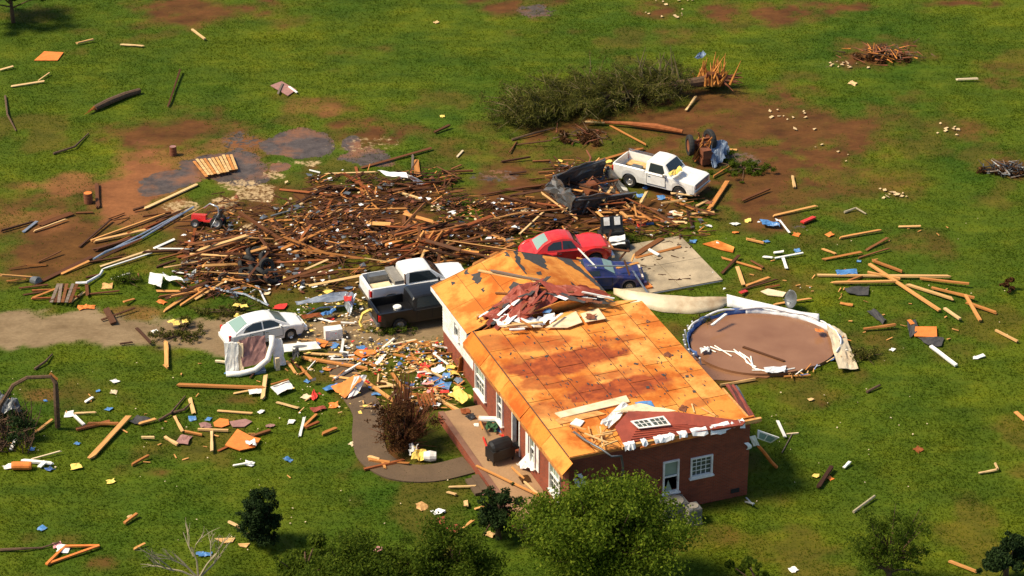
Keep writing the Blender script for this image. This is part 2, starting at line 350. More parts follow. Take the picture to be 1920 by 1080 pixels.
for e in [(565, 270, 58, 30), (528, 312, 20, 9), (658, 267, 16, 14), (690, 298, 52, 18, .8), (400, 310, 85, 27), (320, 335, 66, 22), (300, 350, 45, 16, .8), (460, 335, 40, 12, .8), (440, 262, 40, 18, .5), (1560, 120, 40, 8, .3), (1010, 20, 40, 16, .6), (1380, 300, 45, 18, .6), (1480, 425, 40, 8, .4), (920, 330, 50, 12, .5), (760, 330, 40, 12, .5)]:
    padm = np.maximum(padm, ell(*e, soft=.3, rag=1.0))
def ground_mat():
    n = NT('grass_and_mud_ground'); geo = n.node("ShaderNodeNewGeometry").outputs["Position"]
    at = n.node("ShaderNodeAttribute", attribute_name="mask"); sp = n.node("ShaderNodeSeparateColor"); n.L(at.outputs["Color"], sp.inputs[0])
    big = n.noise(geo, .11, 4, .6); midn = n.noise(n.mapped(geo, (1, 1.6, 1)), .55, 6, .65); fine = n.noise(n.mapped(geo, (1, 1.5, 1)), 5, 5, .7)
    g1 = n.ramp(midn, [(.28, (.041, .07, .003, 1)), (.52, (.062, .094, .004, 1)), (.76, (.096, .118, .007, 1))])
    g2 = n.ramp(big, [(.34, (.62, .84, .8, 1)), (.5, (1, 1, 1, 1)), (.66, (1.5, 1.25, .9, 1))])
    g = n.mix(1.0, g1, g2, 'MULTIPLY'); g = n.mix(1.0, g, n.ramp(n.noise(n.mapped(geo, (.16, .8, 1)), 1.0, 5, .6), STK), 'MULTIPLY'); fr = n.ramp(fine, [(.3, (.8, .8, .76, 1)), (.7, (1.15, 1.14, 1.08, 1))]); g = n.mix(.85, g, fr, 'MULTIPLY')
    d = n.mix(.9, n.ramp(midn, [(.3, (.058, .022, .007, 1)), (.7, (.135, .055, .016, 1))]), fr, 'MULTIPLY')
    c = n.mix(.8, n.ramp(midn, [(.3, (.13, .05, .02, 1)), (.7, (.27, .105, .04, 1))]), fr, 'MULTIPLY')
    v = n.mix(.9, n.ramp(midn, [(.3, (.15, .1, .055, 1)), (.7, (.26, .185, .11, 1))]), fr, 'MULTIPLY')
    col = n.mix(sp.outputs[0], g, d); col = n.mix(sp.outputs[1], col, c); col = n.mix(sp.outputs[2], col, v)
    at3 = n.node("ShaderNodeAttribute", attribute_name="pad")
    pc_ = n.mix(n.ramp(n.noise(geo, .5, 5, .6), [(.48, (0, 0, 0, 1)), (.66, (1, 1, 1, 1))]), n.ramp(n.noise(geo, 1.6, 6, .65), [(.3, (.045, .034, .03, 1)), (.65, (.1, .078, .07, 1))]), (.2, .09, .045, 1))
    col = n.mix(n.ramp(n.math('ADD', at3.outputs['Fac'], n.math('MULTIPLY', n.math('SUBTRACT', n.noise(geo, 1.9, 6, .7), .5), 2.0)), [(.45, (0, 0, 0, 1)), (.56, (1, 1, 1, 1))]), col, n.mix(.6, pc_, fr, 'MULTIPLY'))
    at2 = n.node("ShaderNodeAttribute", attribute_name="pale"); col = n.mix(n.ramp(n.math('ADD', n.math('MULTIPLY', at2.outputs['Fac'], .33), n.math('MULTIPLY', n.noise(geo, 3.2, 5, .7), .6)), [(.58, (0, 0, 0, 1)), (.68, (1, 1, 1, 1))]), col, n.mix(.8, (.44, .31, .17, 1), fr, 'MULTIPLY'))
    n.col(col); n.bump(fine, .3, .05); n.set(.95, spec=.15); n.L(n.math('SUBTRACT', .95, n.math('MULTIPLY', at3.outputs['Fac'], .55)), n.b.inputs['Roughness']); return n.m
M['ground'] = ground_mat()
nx, ny = GX.shape
V = np.stack([GX.ravel(), GY.ravel(), ((N2-.5)*.06*(np.abs(GX) < 50)).ravel()-.02], 1)
I = np.arange(nx*ny).reshape(nx, ny); quads = np.stack([I[:-1, :-1], I[1:, :-1], I[1:, 1:], I[:-1, 1:]], -1).ravel()
me = np_mesh("ground", V, 4, quads, M['ground'])
ca = me.color_attributes.new("mask", 'FLOAT_COLOR', 'POINT')
ca.data.foreach_set("color", np.stack([dirt.ravel(), clay.ravel(), grav.ravel(), np.ones(nx*ny)], 1).astype(np.float32).ravel())
pb = me.attributes.new("pad", 'FLOAT', 'POINT'); pb.data.foreach_set("value", padm.ravel().astype(np.float32))
pa = me.attributes.new("pale", 'FLOAT', 'POINT'); pa.data.foreach_set("value", pale.ravel().astype(np.float32))
me.shade_smooth()
ground = link(bpy.data.objects.new("ground", me)); ground["kind"] = "structure"
# grass blades over the lawn
def grass(n):
    x = RNG.uniform(-36, 36, n*2); y = -31+76*RNG.random(n*2)**1.25
    ix = np.clip(np.searchsorted(gx, x), 0, nx-1); iy = np.clip(np.searchsorted(gy, y), 0, ny-1)
    bare = np.maximum.reduce([dirt, clay, grav, pale, padm])[ix, iy]; dens = fbm(x, y, 9, 4, .5)
    keep = (RNG.random(n*2) > bare*1.03) & (RNG.random(n*2) < .25+dens*1.1)
    for (u0, v0, u1, v1) in ((-2.1, -.9, 8.4, 17),):
        X = x-HFL.x; Y = y-HFL.y; u = X*HU.x+Y*HU.y; v = X*HV.x+Y*HV.y; keep &= ~((u > u0) & (u < u1) & (v > v0+.9) & (v < v1))
    x = x[keep][:n]; y = y[keep][:n]; m = len(x)
    h = RNG.uniform(.02, .075, m)*(.6+.9*fbm(x, y, 5, 3, .4)); a = RNG.uniform(0, 2*np.pi, m); w = RNG.uniform(.012, .026, m)
    lx = RNG.normal(.0, .08, m); ly = RNG.normal(-.02, .08, m); z0 = np.full(m, -.02)
    A = np.stack([x-np.cos(a)*w, y-np.sin(a)*w, z0], 1); B = np.stack([x+np.cos(a)*w, y+np.sin(a)*w, z0], 1); C = np.stack([x+lx, y+ly, h], 1)
    VV = np.stack([A, B, C], 1).reshape(-1, 3)
    n_ = NT('grass_blades'); geo = n_.node("ShaderNodeNewGeometry"); P = geo.outputs["Position"]
    big = n_.noise(P, .11, 4, .6); midn = n_.noise(n_.mapped(P, (1, 1.6, 1)), .55, 6, .65)
    g1 = n_.ramp(midn, [(.28, (.044, .077, .0033, 1)), (.52, (.067, .102, .0045, 1)), (.76, (.103, .128, .008, 1))])
    g2 = n_.ramp(big, [(.34, (.62, .84, .8, 1)), (.5, (1, 1, 1, 1)), (.66, (1.5, 1.25, .9, 1))])
    r = n_.ramp(geo.outputs["Random Per Island"], [(0, (.9, .9, .9, 1)), (1, (1.1, 1.1, 1.02, 1))])
    n_.col(n_.mix(1.0, n_.mix(1.0, n_.mix(1.0, g1, g2, 'MULTIPLY'), n_.ramp(n_.noise(n_.mapped(P, (.16, .8, 1)), 1.0, 5, .6), STK), 'MULTIPLY'), r, 'MULTIPLY')); n_.set(.9, spec=.05); tr = n_.node('ShaderNodeBsdfTranslucent'); n_.L(n_.b.inputs['Base Color'].links[0].from_socket, tr.inputs[0]); mx = n_.node('ShaderNodeMixShader'); mx.inputs[0].default_value = .5; n_.L(n_.b.outputs[0], mx.inputs[1]); n_.L(tr.outputs[0], mx.inputs[2]); n_.L(mx.outputs[0], n_.n['Material Output'].inputs[0])
    o = link(bpy.data.objects.new("grass", np_mesh("grass", VV, 3, np.arange(3*m), n_.m)))
    stuff(o, "short green grass covering the lawn around the house", "grass")

# house frame: origin at the front-left corner, u along the front, v towards the back
HA = math.radians(20.9); HFL = Vector((2.44, -22.47, 0)); HU = Vector((math.cos(HA), math.sin(HA), 0)); HV = Vector((-math.sin(HA), math.cos(HA), 0))
def H(u, v, z=0): return HFL+HU*u+HV*v+Vector((0, 0, z))
def toH(p): d = p-HFL; return Vector((d.dot(HU), d.dot(HV), p.z))
def GH(px, py, z): return toH(G(px, py, z))
def GPl(px, py, p0, nrm):                   # pixel -> point on a plane
    d = FW + RT*((px-960)/F_PX) + UP*((540-py)/F_PX); return CAM+d*((p0-CAM).dot(nrm)/d.dot(nrm))
grass(620000)

# ---- slabs, pads and paths
def noisy_poly(pts, step=.25, amp=.12, seed=0):
    P = [Vector((p.x, p.y)) for p in pts]; out = []
    for i in range(len(P)):
        a, b = P[i], P[(i+1) % len(P)]; n = max(1, int((b-a).length/step))
        for k in range(n): out.append(a.lerp(b, k/n))
    r = random.Random(seed); return [(p.x+r.uniform(-amp, amp), p.y+r.uniform(-amp, amp)) for p in out]
def structure(o): o["kind"] = "structure"; return o
s2 = toH(G(1355, 527)); 
for i in range(2):
    for j in range(2):
        u1 = s2.x-(0 if i == 0 else 2.35); u0 = s2.x-(2.32 if i == 0 else 5.2); v0 = s2.y+(0 if j == 0 else 2.63); v1 = s2.y+(2.6 if j == 0 else 5.3)
        q = [H(a, b) for a, b in ((u0, v0), (u1, v0), (u1, v1), (u0, v1))]
        structure(MB().prism([(p.x, p.y) for p in q], -.05, .09).build("concrete_slab", M['slab']))
def pad(pts, mat, name, seed, z=.03, amp=.14):
    structure(MB().prism(noisy_poly([G(*p) for p in pts], .3, amp, seed), -.06, z).build(name, mat))
# curved walk
def ribbon(pts, w, name, mat, z=.05):
    P = [G(*p) for p in pts]; Q = []
    for i in range(len(P)-1):                       # Catmull-Rom
        p0, p1, p2, p3 = P[max(i-1, 0)], P[i], P[i+1], P[min(i+2, len(P)-1)]
        for k in range(6):
            t = k/6; Q.append(.5*((2*p1)+(p2-p0)*t+(2*p0-5*p1+4*p2-p3)*t*t+(3*p1-p0-3*p2+p3)*t**3))
    Q.append(P[-1]); Lft = []; Rgt = []
    for i, p in enumerate(Q):
        d = (Q[min(i+1, len(Q)-1)]-Q[max(i-1, 0)]); d.z = 0; d.normalize(); n = Vector((-d.y, d.x, 0)); Lft.append(p+n*w/2); Rgt.append(p-n*w/2)
    m = MB(); V = []; 
    for a, b in zip(Lft, Rgt): V += [(a.x, a.y, z), (b.x, b.y, z), (a.x, a.y, -.05), (b.x, b.y, -.05)]
    Fc = []
    for i in range(len(Q)-1):
        a = 4*i; b = a+4; Fc += [(a, b, b+1, a+1), (a, a+2, b+2, b), (a+1, b+1, b+3, a+3)]
    m.add(V, Fc); return structure(m.build(name, mat))
ribbon([(668, 738), (690, 775), (690, 820), (702, 858), (745, 884), (810, 888), (880, 872)], 1.45, "front_walk", M['walk'])
ribbon([(640, 660), (640, 690), (668, 738)], 1.3, "garden_path", M['walk'], .04)
# planting bed around the brown shrub


# ------------------------------------------------------------------ the house
WU, LV, DZ = 8.5, 11.9, 3.75
house = tag(empty("brick_house", HFL, HA), "roofless red brick house with bare orange plywood deck and torn white-sided wing", "house")
def hp(mb, name, mat, parent=house, **k): return mb.build(name, mat, parent, **k)
T = .25
# walls with openings: list of (a0,a1,z0,z1)
def wall(axis_, at, a0, a1, z0, z1, holes, mat, name, inner=T, sgn=1):
    """axis_ 'u': wall runs along u at v=at; 'v': runs along v at u=at. thickness grows by sgn*inner"""
    m = MB(); cuts = sorted(set([a0, a1]+[h[0] for h in holes]+[h[1] for h in holes]))
    for x0, x1 in zip(cuts[:-1], cuts[1:]):
        hs = sorted([h for h in holes if h[0] <= x0+1e-6 and h[1] >= x1-1e-6], key=lambda h: h[2]); z = z0; segs = []
        for h in hs: segs.append((z, h[2])); z = h[3]
        segs.append((z, z1))
        for b, t in segs:
            if t-b < 1e-4: continue
            c = ((x0+x1)/2, at+sgn*inner/2, (b+t)/2); d = (x1-x0, inner, t-b)
            if axis_ == 'v': c = (c[1], c[0], c[2]); d = (d[1], d[0], d[2])
            m.box(c, d)
    return hp(m, name, mat)
def px_u(px, py, z): return GH(px, py, z)
# openings from the photograph: on front wall (v=0) and left wall (u=0)
def on_front(px, py): p = GPl(px, py, HFL, HV); q = toH(p); return q.x, q.z
def on_left(px, py): p = GPl(px, py, HFL, HU); q = toH(p); return q.y, q.z
def rect_front(x0, y0, x1, y1):
    a = on_front(x0, y0); b = on_front(x1, y1); return (min(a[0], b[0]), max(a[0], b[0]), min(a[1], b[1]), max(a[1], b[1]))
fw = [(4.38, 5.14, .98, 2.6), (5.69, 6.74, 1.5, 2.5)]
lw = [(.9, 2.15, 1.0, 2.7), (3.85, 4.5, 1.0, 2.65), (5.8, 6.8, .48, 2.72), (7.9, 8.65, .9, 2.6), (10.15, 11.5, .95, 2.6)]
def window(axis_, rect, cols, rows, split=True, blind=False, broken=False, at=0.0, parent=house, trim=.07):
    a0, a1, z0, z1 = rect; loc = ((a0+a1)/2, at, z0) if axis_ == 'u' else (at, (a0+a1)/2, z0)
    w = a1-a0; h = z1-z0
    rot = (0, 0, 0) if axis_ == 'u' else (0, 0, -math.pi/2)    # local x along wall, -y outward
    m = MB(); m.box((-w/2+trim/2, -.02, h/2), (trim, .12, h)); m.box((w/2-trim/2, -.02, h/2), (trim, .12, h)); m.box((0, -.02, h-trim/2), (w-2*trim, .12, trim)); m.box((0, -.03, trim/2), (w-2*trim, .14, trim))
    win = m.build("window", M['white'], parent, loc=loc, rot=rot)
    if split: m2 = MB(); m2.box((0, 0, h/2), (w-2*trim, .07, .06)); m2.build("meeting_rail", M['white'], win)
    MB().box((0, -.05, -.035), (w+.12, .2, .06)).build("sill", M['white'], win)
    mm = MB()
    for i in range(1, cols): mm.box((-w/2+trim+(w-2*trim)*i/cols, .028, h/2), (.028, .025, h-2*trim-.01))
    for j in range(1, rows): mm.box((0, .031, trim+(h-2*trim)*j/rows), (w-2*trim-.01, .025, .026))
    if mm.v: mm.build("muntins", M['white'], win)
    if broken:
        MB().box((0, .06, h*.75), (w-2*trim, .012, h/2-trim)).build("blind", M['shade'], win)
        mb = MB(); mb.add([(-w*.3, .03, trim), (w*.12, .03, trim), (-w*.12, .03, h*.38), (-w*.3, .045, trim), (w*.12, .045, trim), (-w*.12, .045, h*.38)], [(0, 1, 2), (3, 5, 4), (0, 3, 4, 1), (1, 4, 5, 2), (2, 5, 3, 0)])
        mb.build("broken_pane", M['shade'], win)
    else:
        for i in range(cols):
            for j in range(rows):
                pw = (w-2*trim)/cols; ph = (h-2*trim)/rows
                MB().box((-w/2+trim+pw*(i+.5), .055, trim+ph*(j+.5)), (pw-.004, .008, ph-.004)).build("pane", M['glasswin'] if not (blind and j >= rows//2) else M['shade'], win)
    return win
wall('u', 0, 0, WU, 0, DZ-.14, fw, M['brick'], "front_wall")
wall('v', 0, T+.002, LV, 0, DZ-.14, lw, M['brick'], "left_wall")
wall('v', WU-T, T+.002, LV, 0, DZ-.14, [], M['brick'], "right_wall")
wall('u', LV-T, T+.002, WU-T-.002, 0, DZ-.14, [], M['brick'], "rear_wall")
hp(MB().box((WU/2, LV/2, .4), (WU-.6, LV-.6, .02)), "interior_floor", M['shadow'])
window('u', fw[0], 1, 1, broken=True); window('u', fw[1], 4, 4, split=False)
window('v', lw[0], 4, 4, blind=True); window('v', lw[1], 2, 4, broken=True); window('v', lw[3], 2, 4); window('v', lw[4], 4, 4, blind=True)
# front door opening with white frame and open dark doorway
dm = MB(); a0, a1, z0, z1 = lw[2]
for vv in (a0+.05, a1-.05): dm.box((.06, vv, (z0+z1)/2), (.2, .1, z1-z0))
dm.box((.06, (a0+a1)/2, z1-.05), (.2, a1-a0-.2, .1)); hp(dm, "door_frame", M['white'])
dd = hp(MB().box((.62, a0+.14, (z0+z1)/2-.05), (.85, .05, z1-z0-.12)), "door", M['white']); MB().lathe([(0, 0), (.035, .01), (.035, .05), (0, .06)], (.95, a0+.19, (z0+z1)/2-.1), 8, 'Y').build("door_handle", M['chrome'], dd)
for vv in (3.55, 4.85): hp(MB().box((-.04, vv, 1.75), (.05, .3, 1.45)), "shutter", M['white'])
# stone vent, meter box on the front wall
hp(MB().box((7.9, -.02, .35), (.4, .05, .2)), "crawl_vent", M['shadow'])
# top plates / rim joist
stains = [(2.9, 7.7, 2.9, 1.05, 1.0), (4.2, 4.7, 2.7, .85, 1.0), (1.2, 6.3, 1.0, .7, .7), (.5, 10.7, .8, .8, .6), (2.6, 9.7, 1.6, .6, .6), (1.2, 8.0, .9, .9, .6), (6.9, 2.3, .7, .4, .6), (5.9, 8.8, .9, .35, .5), (1.0, 4.0, 1.4, .8, .55), (3.4, 5.9, 2.2, .4, .55)]
M['deck'] = osb('stained_deck_plywood', stains, house)
rim = MB(); rim.box((WU/2, .06, DZ-.075), (WU, .1, .13)); hp(rim, "rim_joist", M['pine'])
hp(MB().box((WU-.055, LV/2+.06, DZ-.075), (.1, LV-.1, .13)), "rim_joist", M['pine']); hp(MB().box((.055, LV/2+.06, DZ-.075), (.1, LV-.1, .13)), "rim_joist", M['pine'])
# deck panels (4x8 ft sheets laid across), each its own part
cache = {}
def panel(u0, u1, v0, v1, z, mat, parent, name="deck_panel"):
    r = random.Random(int(u0*100)+int(v0*1000)); m = MB(); e = .018
    g = lambda: r.uniform(-.006, .006)
    P = [(u0+e, v0+e, z+g()), (u1-e, v0+e, z+g()), (u1-e, v1-e, z+g()), (u0+e, v1-e, z+g())]
    m.slab(P, .018); return m.build(name, mat, parent)
hp(MB().box((WU/2, LV/2, DZ-.035), (WU-.25, LV-.25, .02)), "deck_underlay", M['shadow'])
v = .02; row = 0
us = [0, 1.22, 2.44, 3.66, 4.88, 6.1, 7.32, 8.5]
for k in range(7):
    off = 1.22 if k % 2 else 0; v = .02-off
    while v < LV:
        v0 = max(v, .02); v1 = min(v+2.44, LV-.05)
        if v1-v0 > .1:
            if not (k < 1 and v0 < .4 and False): panel(us[k], us[k+1], v0, v1, DZ+.02, M['deck'], house)
        v += 2.44
# staple lines and felt scraps left on the deck
fm = MB(); r = random.Random(5)
for i in range(230):
    u = r.uniform(.3, 8.2); vv = r.uniform(.9, 11.8); s = r.choice([1, 1, 1, 2.2]); fm.box((u, vv, DZ+.034), (.03*s, .15*r.uniform(.6, 1.8), .006), rz=r.gauss(0, .25))
for i in range(8):
    u = r.uniform(2, 8); vv = r.uniform(2, 11); fm.box((u, vv, DZ+.035), (.14, .2, .01), rz=r.uniform(-1, 1))
stuff(hp(fm, "felt_scraps", M['felt']))
M['eave'] = osb('shaded_orange_eave_board', tint=(1.0, .78, .6))  # tint puts the sloped strip's shading into the board colour
# eave strip left along the left wall
for i in range(5):
    v0 = -.5+i*2.52+.02; v1 = min(v0+2.48, LV); m = MB(); j = random.Random(i).uniform(-.03, .03)
    m.slab([(-.02, v0, DZ-.0), (-.02, v1, DZ-.0), (-.5, v1, DZ-.5+j), (-.5, v0, DZ-.5+j)][::-1], .03); hp(m, "eave_board", M['eave'])
    hp(MB().box((-.48, (v0+v1)/2, DZ-.62+j), (.03, v1-v0, .2)), "fascia_board", M['pine'])
hp(MB().bar((.0, 0.1, DZ+.03), (.0, LV, DZ+.03), .022, .03), "eave_gap_line", M['felt'])  # dark bar painted in for the shaded gap between deck and eave boards
# splintered front edge: battered timbers and torn white wrap
hp(MB().bar((2.4, -.08, DZ+.04), (WU+.45, -.12, DZ+.1), .14, .16), "edge_timber", M['pine'])
hp(MB().bar((3.2, -.2, DZ-.1), (6.4, -.16, DZ-.06), .05, .12), "edge_timber", M['orangep'])
hp(MB().bar((6.3, .16, DZ+.12), (WU+.2, .1, DZ+.14), .1, .12), "edge_timber", M['osb'])
hp(MB().bar((WU+.02, -.1, DZ+.03), (WU+.06, 3.0, DZ+.0), .08, .12), "edge_timber", M['pine'])
r = random.Random(3)
for i in (0, 1, 3, 6, 7, 9, 10, 13, 17, 18, 21, 23):
    u = 2.5+i*.235+r.uniform(-.12, .12); w = r.choice([.12, .2, .35, .6]); h = r.choice([.02, .04, .07, .2]); y = -.2-r.uniform(0, .02); w *= 1.25
    zt = DZ+r.uniform(-.04, .12); P = [[(u+w*a+r.uniform(-.04, .04), (-.02, -.2, y-.1)[q]+r.uniform(-.04, .04), (DZ+.24, DZ+.22, DZ+.08-h*r.uniform(.2, 1.2))[q]+r.uniform(-.03, .03)) for q in (0, 1, 2)] for a in (0, .33, .66, 1)]
    hp(MB().sheet(P, .01), "torn_wrap", M['wrap'])
for i, (u, z) in enumerate(((.35, 2.9), (.15, 2.7), (8.2, 2.75))):
    P = [[(u+.1*a+.18*math.sin(b*2.4), -.05-.06*math.sin(b*3), z-.9*b*(.4 if i == 2 else 1)) for b in np.linspace(0, 1, 6)] for a in (0, 1, 2)]
    hp(MB().sheet(P, .01), "torn_wrap", M['wrap'])

hp(MB().box((4.0, 12.5, 2.9), (6.9, 1.2, .06)), 'ceiling_deck', M['cream'])
# ---- rear wing: white siding over brick, gable roof
WV0, WV1, WUW, RU = LV+.02, 17.25, 7.55, 3.98; EZ, RZ = 2.98, 4.25; WX = .42
wing_win = [(14.87, 15.55, 1.6, 2.74)]
wall('v', WX, WV0, WV1, 0, .98, [], M['brick'], "wing_wall"); 
wall('v', WX, WV0, WV1, .98, EZ, wing_win, M['white'], "wing_wall")
for k in range(13):
    z = 1.0+k*.152
    for (a, b) in ([(WV0, 14.85), (15.57, WV1)] if 1.45 < z < 2.75 else [(WV0, WV1)]):
        hp(MB().box((WX-.015, (a+b)/2, z+.074), (.03, b-a, .146), M=Matrix.Rotation(math.radians(-4), 3, 'Y')), "siding_board", M['white'])
window('v', wing_win[0], 1, 2, at=WX)
wall('v', WUW-.25, WV0, WV1, 0, EZ, [], M['white'], "wing_wall"); wall('u', WV1-.25, WX+.26, WUW-.26, 0, EZ, [], M['white'], "wing_wall")
gm = MB(); gm.add([(WX, WV1-.25, EZ), (WUW, WV1-.25, EZ), (RU, WV1-.25, RZ-.08), (WX, WV1, EZ), (WUW, WV1, EZ), (RU, WV1, RZ-.08)], [(0, 1, 2), (3, 5, 4), (0, 3, 4, 1), (1, 4, 5, 2), (2, 5, 3, 0)]); hp(gm, "gable_end", M['white'])
EU0, EU1, RV0, RV1 = .14, 7.82, 13.1, 18.15; ez = EZ-.02
def roofpt(u, v, up=0.0):
    z = ez+(RZ-ez)*((u-EU0)/(RU-EU0) if u <= RU else (EU1-u)/(EU1-RU)); return Vector((u, v, z+up))
for side in (0, 1):
    ua, ub = (EU0, RU) if side == 0 else (RU, EU1); nrow = 3
    for i in range(nrow):
        u0 = ua+(ub-ua)*i/nrow; u1 = ua+(ub-ua)*(i+1)/nrow; v = RV0-(1.2 if i % 2 else 0)
        while v < RV1:
            v0 = max(v, RV0); v1 = min(v+2.44, RV1)
            if v1-v0 > .15:
                e = .01; P = [roofpt(u0+e, v0+e, .02), roofpt(u1-e, v0+e, .02), roofpt(u1-e, v1-e, .02), roofpt(u0+e, v1-e, .02)]
                hp(MB().slab(P, .02), "roof_panel", M['osb'])
            v += 2.44
    P = [roofpt(ua, RV0), roofpt(ub, RV0), roofpt(ub, RV1), roofpt(ua, RV1)]; hp(MB().slab(P, .05), "roof_deck", M['shadow'])
hp(MB().bar(roofpt(EU0-.02, RV0, -.08), roofpt(EU0-.02, RV1, -.08), .03, .2), "fascia_board", M['white'])
hp(MB().bar(roofpt(EU0, RV1+.02, -.06), roofpt(RU, RV1+.02, -.06), .03, .18), "barge_board", M['pine']); hp(MB().bar(roofpt(RU, RV1+.02, -.06), roofpt(EU1, RV1+.02, -.06), .03, .18), "barge_board", M['felt'])
def felt_patch(pts, side, seed, up=.028):
    n0 = (RZ-ez)/(RU-EU0); nrm = (HU*(-n0 if side == 0 else n0)+Vector((0, 0, 1))).normalized(); p0 = H(*roofpt(RU, 15)); q = []
    P = [toH(GPl(a, b, p0, nrm)) for a, b in pts]; r = random.Random(seed); out = []
    for i in range(len(P)):
        a, b = P[i], P[(i+1) % len(P)]; n = max(1, int((b-a).length/.18))
        for k in range(n):
            c = a.lerp(b, k/n); u = c.x+r.uniform(-.07, .07); vv = min(max(c.y+r.uniform(-.07, .07), RV0), RV1+.03); u = min(max(u, EU0), RU-.01) if side == 0 else min(max(u, RU+.01), EU1)
            out.append(roofpt(u, vv, up))
    hp(MB().slab(out, .006, (Vector((-n0 if side == 0 else n0, 0, 1))).normalized()), "felt_patch", M['felt'])
felt_patch([(884, 516), (900, 510), (902, 522), (896, 534), (888, 528)], 0, 1); felt_patch([(844, 531), (853, 527), (853, 533), (846, 536)], 0, 2)
felt_patch([(952, 552), (960, 530), (980, 534), (985, 542), (968, 548)], 0, 3); felt_patch([(902, 542), (908, 538), (908, 547), (904, 549)], 0, 4); felt_patch([(925, 573), (935, 568), (938, 577), (926, 582)], 0, 7)
felt_patch([(872, 508), (880, 505), (878, 514), (872, 516)], 0, 9); felt_patch([(944, 474), (958, 470), (956, 482), (948, 481)], 0, 10)
felt_patch([(962, 472), (970, 474), (978, 497), (988, 512), (984, 516), (970, 500)], 1, 5); felt_patch([(976, 474), (1016, 478), (1022, 492), (1027, 507), (1005, 497), (985, 486)], 1, 6)
felt_patch([(1040, 480), (1070, 486), (1140, 548), (1128, 545), (1095, 515), (1060, 494)], 1, 8); felt_patch([(1006, 511), (1012, 509), (1018, 516), (1010, 517)], 1, 11); felt_patch([(1070, 528), (1074, 534), (1100, 548), (1112, 552), (1090, 550)], 1, 12)

# ------------------------------------------------------------------ porch
porch = tag(empty("porch", H(-1.2, 1, 0), HA), "brown concrete porch with red brick edge along the left wall", "porch")
def pl(u, v, z=0): return (u+1.2, v-1, z)
P_ = MB(); P_.box(pl(-.93, 5.6, .2), (1.84, 10.6, .4)); P_.build("porch_floor", M['porch'], porch)
MB().box(pl(-1.98, 5.6, .22), (.26, 10.6, .46)).build("brick_edge", M['brick'], porch)
for k in range(2): MB().box(pl(-2.3-.3*k, 4.8, .13-.06*k), (.32, 1.3, .26-.12*k)).build("step", M['walk'], porch)

# ------------------------------------------------------------------ generic debris makers
UNIT = {}
def unit_board(i):
    if i in UNIT: return UNIT[i]
    r = random.Random(i); n = 3; V = []; Fc = []
    def endcap(x, sgn, jag): return [(x+sgn*r.uniform(-jag, 0), y, z) for y, z in ((-.5, -.5), (0, -.5), (.5, -.5), (.5, .5), (0, .5), (-.5, .5))]
    jag = (0.0, .05, .1, .16)[i % 4]; secs = [endcap(-.5, -1, jag)]
    for k in (1, 2): secs.append([(-.5+k/3, y*r.uniform(.9, 1)+r.uniform(-.06, .06)*(i % 3), z+r.uniform(-.04, .04)) for y, z in ((-.5, -.5), (0, -.5), (.5, -.5), (.5, .5), (0, .5), (-.5, .5))])
    secs.append(endcap(.5, 1, jag))
    for s_ in secs: V += s_
    for k in range(3):
        for j in range(6): Fc.append((k*6+j, k*6+(j+1) % 6, (k+1)*6+(j+1) % 6, (k+1)*6+j))
    Fc += [(0, 5, 4, 3, 2, 1), (18, 19, 20, 21, 22, 23)]
    m = MB().add(V, Fc).mesh("board", None); UNIT[i] = m; return m
BM = {}
def board_mesh(i, mat):
    if (i, mat) not in BM:
        me = unit_board(i).copy(); me.materials.append(M[mat]); BM[(i, mat)] = me
    return BM[(i, mat)]
def place_bar(a, b, w, h, mat, name="board", var=None, roll=0.0):
    a = Vector(a); b = Vector(b); d = b-a; L = d.length; d.normalize()
    o = bpy.data.objects.new(name, board_mesh(random.randrange(8) if var is None else var, mat)); link(o)
    u = Vector((0, 0, 1)); s_ = u.cross(d).normalized(); u = d.cross(s_)
    R = Matrix((d, s_, u)).transposed() @ Matrix.Rotation(roll, 3, 'X')
    o.matrix_world = Matrix.Translation((a+b)/2) @ R.to_4x4() @ Matrix.Diagonal((L, w, h, 1)); return o
def board(x1, y1, x2, y2, w, mat, label, h=.05, z1=.03, z2=None, name="board", cat="board", group=None, roll=0.0):
    z2 = z1 if z2 is None else z2
    o = place_bar(G(x1, y1, z1+h/2), G(x2, y2, z2+h/2), w, h, mat, name, roll=roll); return tag(o, label, cat, group)
def bilin(c, s, t): return (c[0]*(1-s)+c[1]*s)*(1-t)+(c[3]*(1-s)+c[2]*s)*t
def crumple(pts, amp=.12, nu=9, nv=7, t=.012, seed=0, ridge=0.0):
    """four corner points -> a folded sheet"""
    c = [Vector(p) for p in pts]; r = random.Random(seed); ph = [r.uniform(0, 6) for _ in range(6)]; P = []
    for i in range(nu):
        row = []
        for j in range(nv):
            s = i/(nu-1); q = j/(nv-1); p = bilin(c, s, q); k = math.sin(s*7+ph[0]+q*2.5)*.5+math.sin(q*9+ph[1]-s*3)*.35+math.sin(s*17+ph[2])*math.sin(q*13+ph[3])*.35+r.uniform(-.25, .25)
            row.append(p+Vector((r.uniform(-.3, .3)*amp, r.uniform(-.3, .3)*amp, amp*(k+.6)+ridge*math.sin(math.pi*s)))) 
        P.append(row)
    return MB().sheet(P, t)
def gsheet(pxs, z, mat, name, label, cat, amp=.05, seed=0, group=None, t=.015, nu=8, nv=6, zs=None, ridge=0.0):
    zs = zs or [z]*4; pts = [G(x, y, q) for (x, y), q in zip(pxs, zs)]; c = sum(pts, Vector())/4; c.z = 0
    o = crumple([p-c for p in pts], amp, nu, nv, t, seed, ridge).build(name, M[mat], loc=c); return tag(o, label, cat, group)
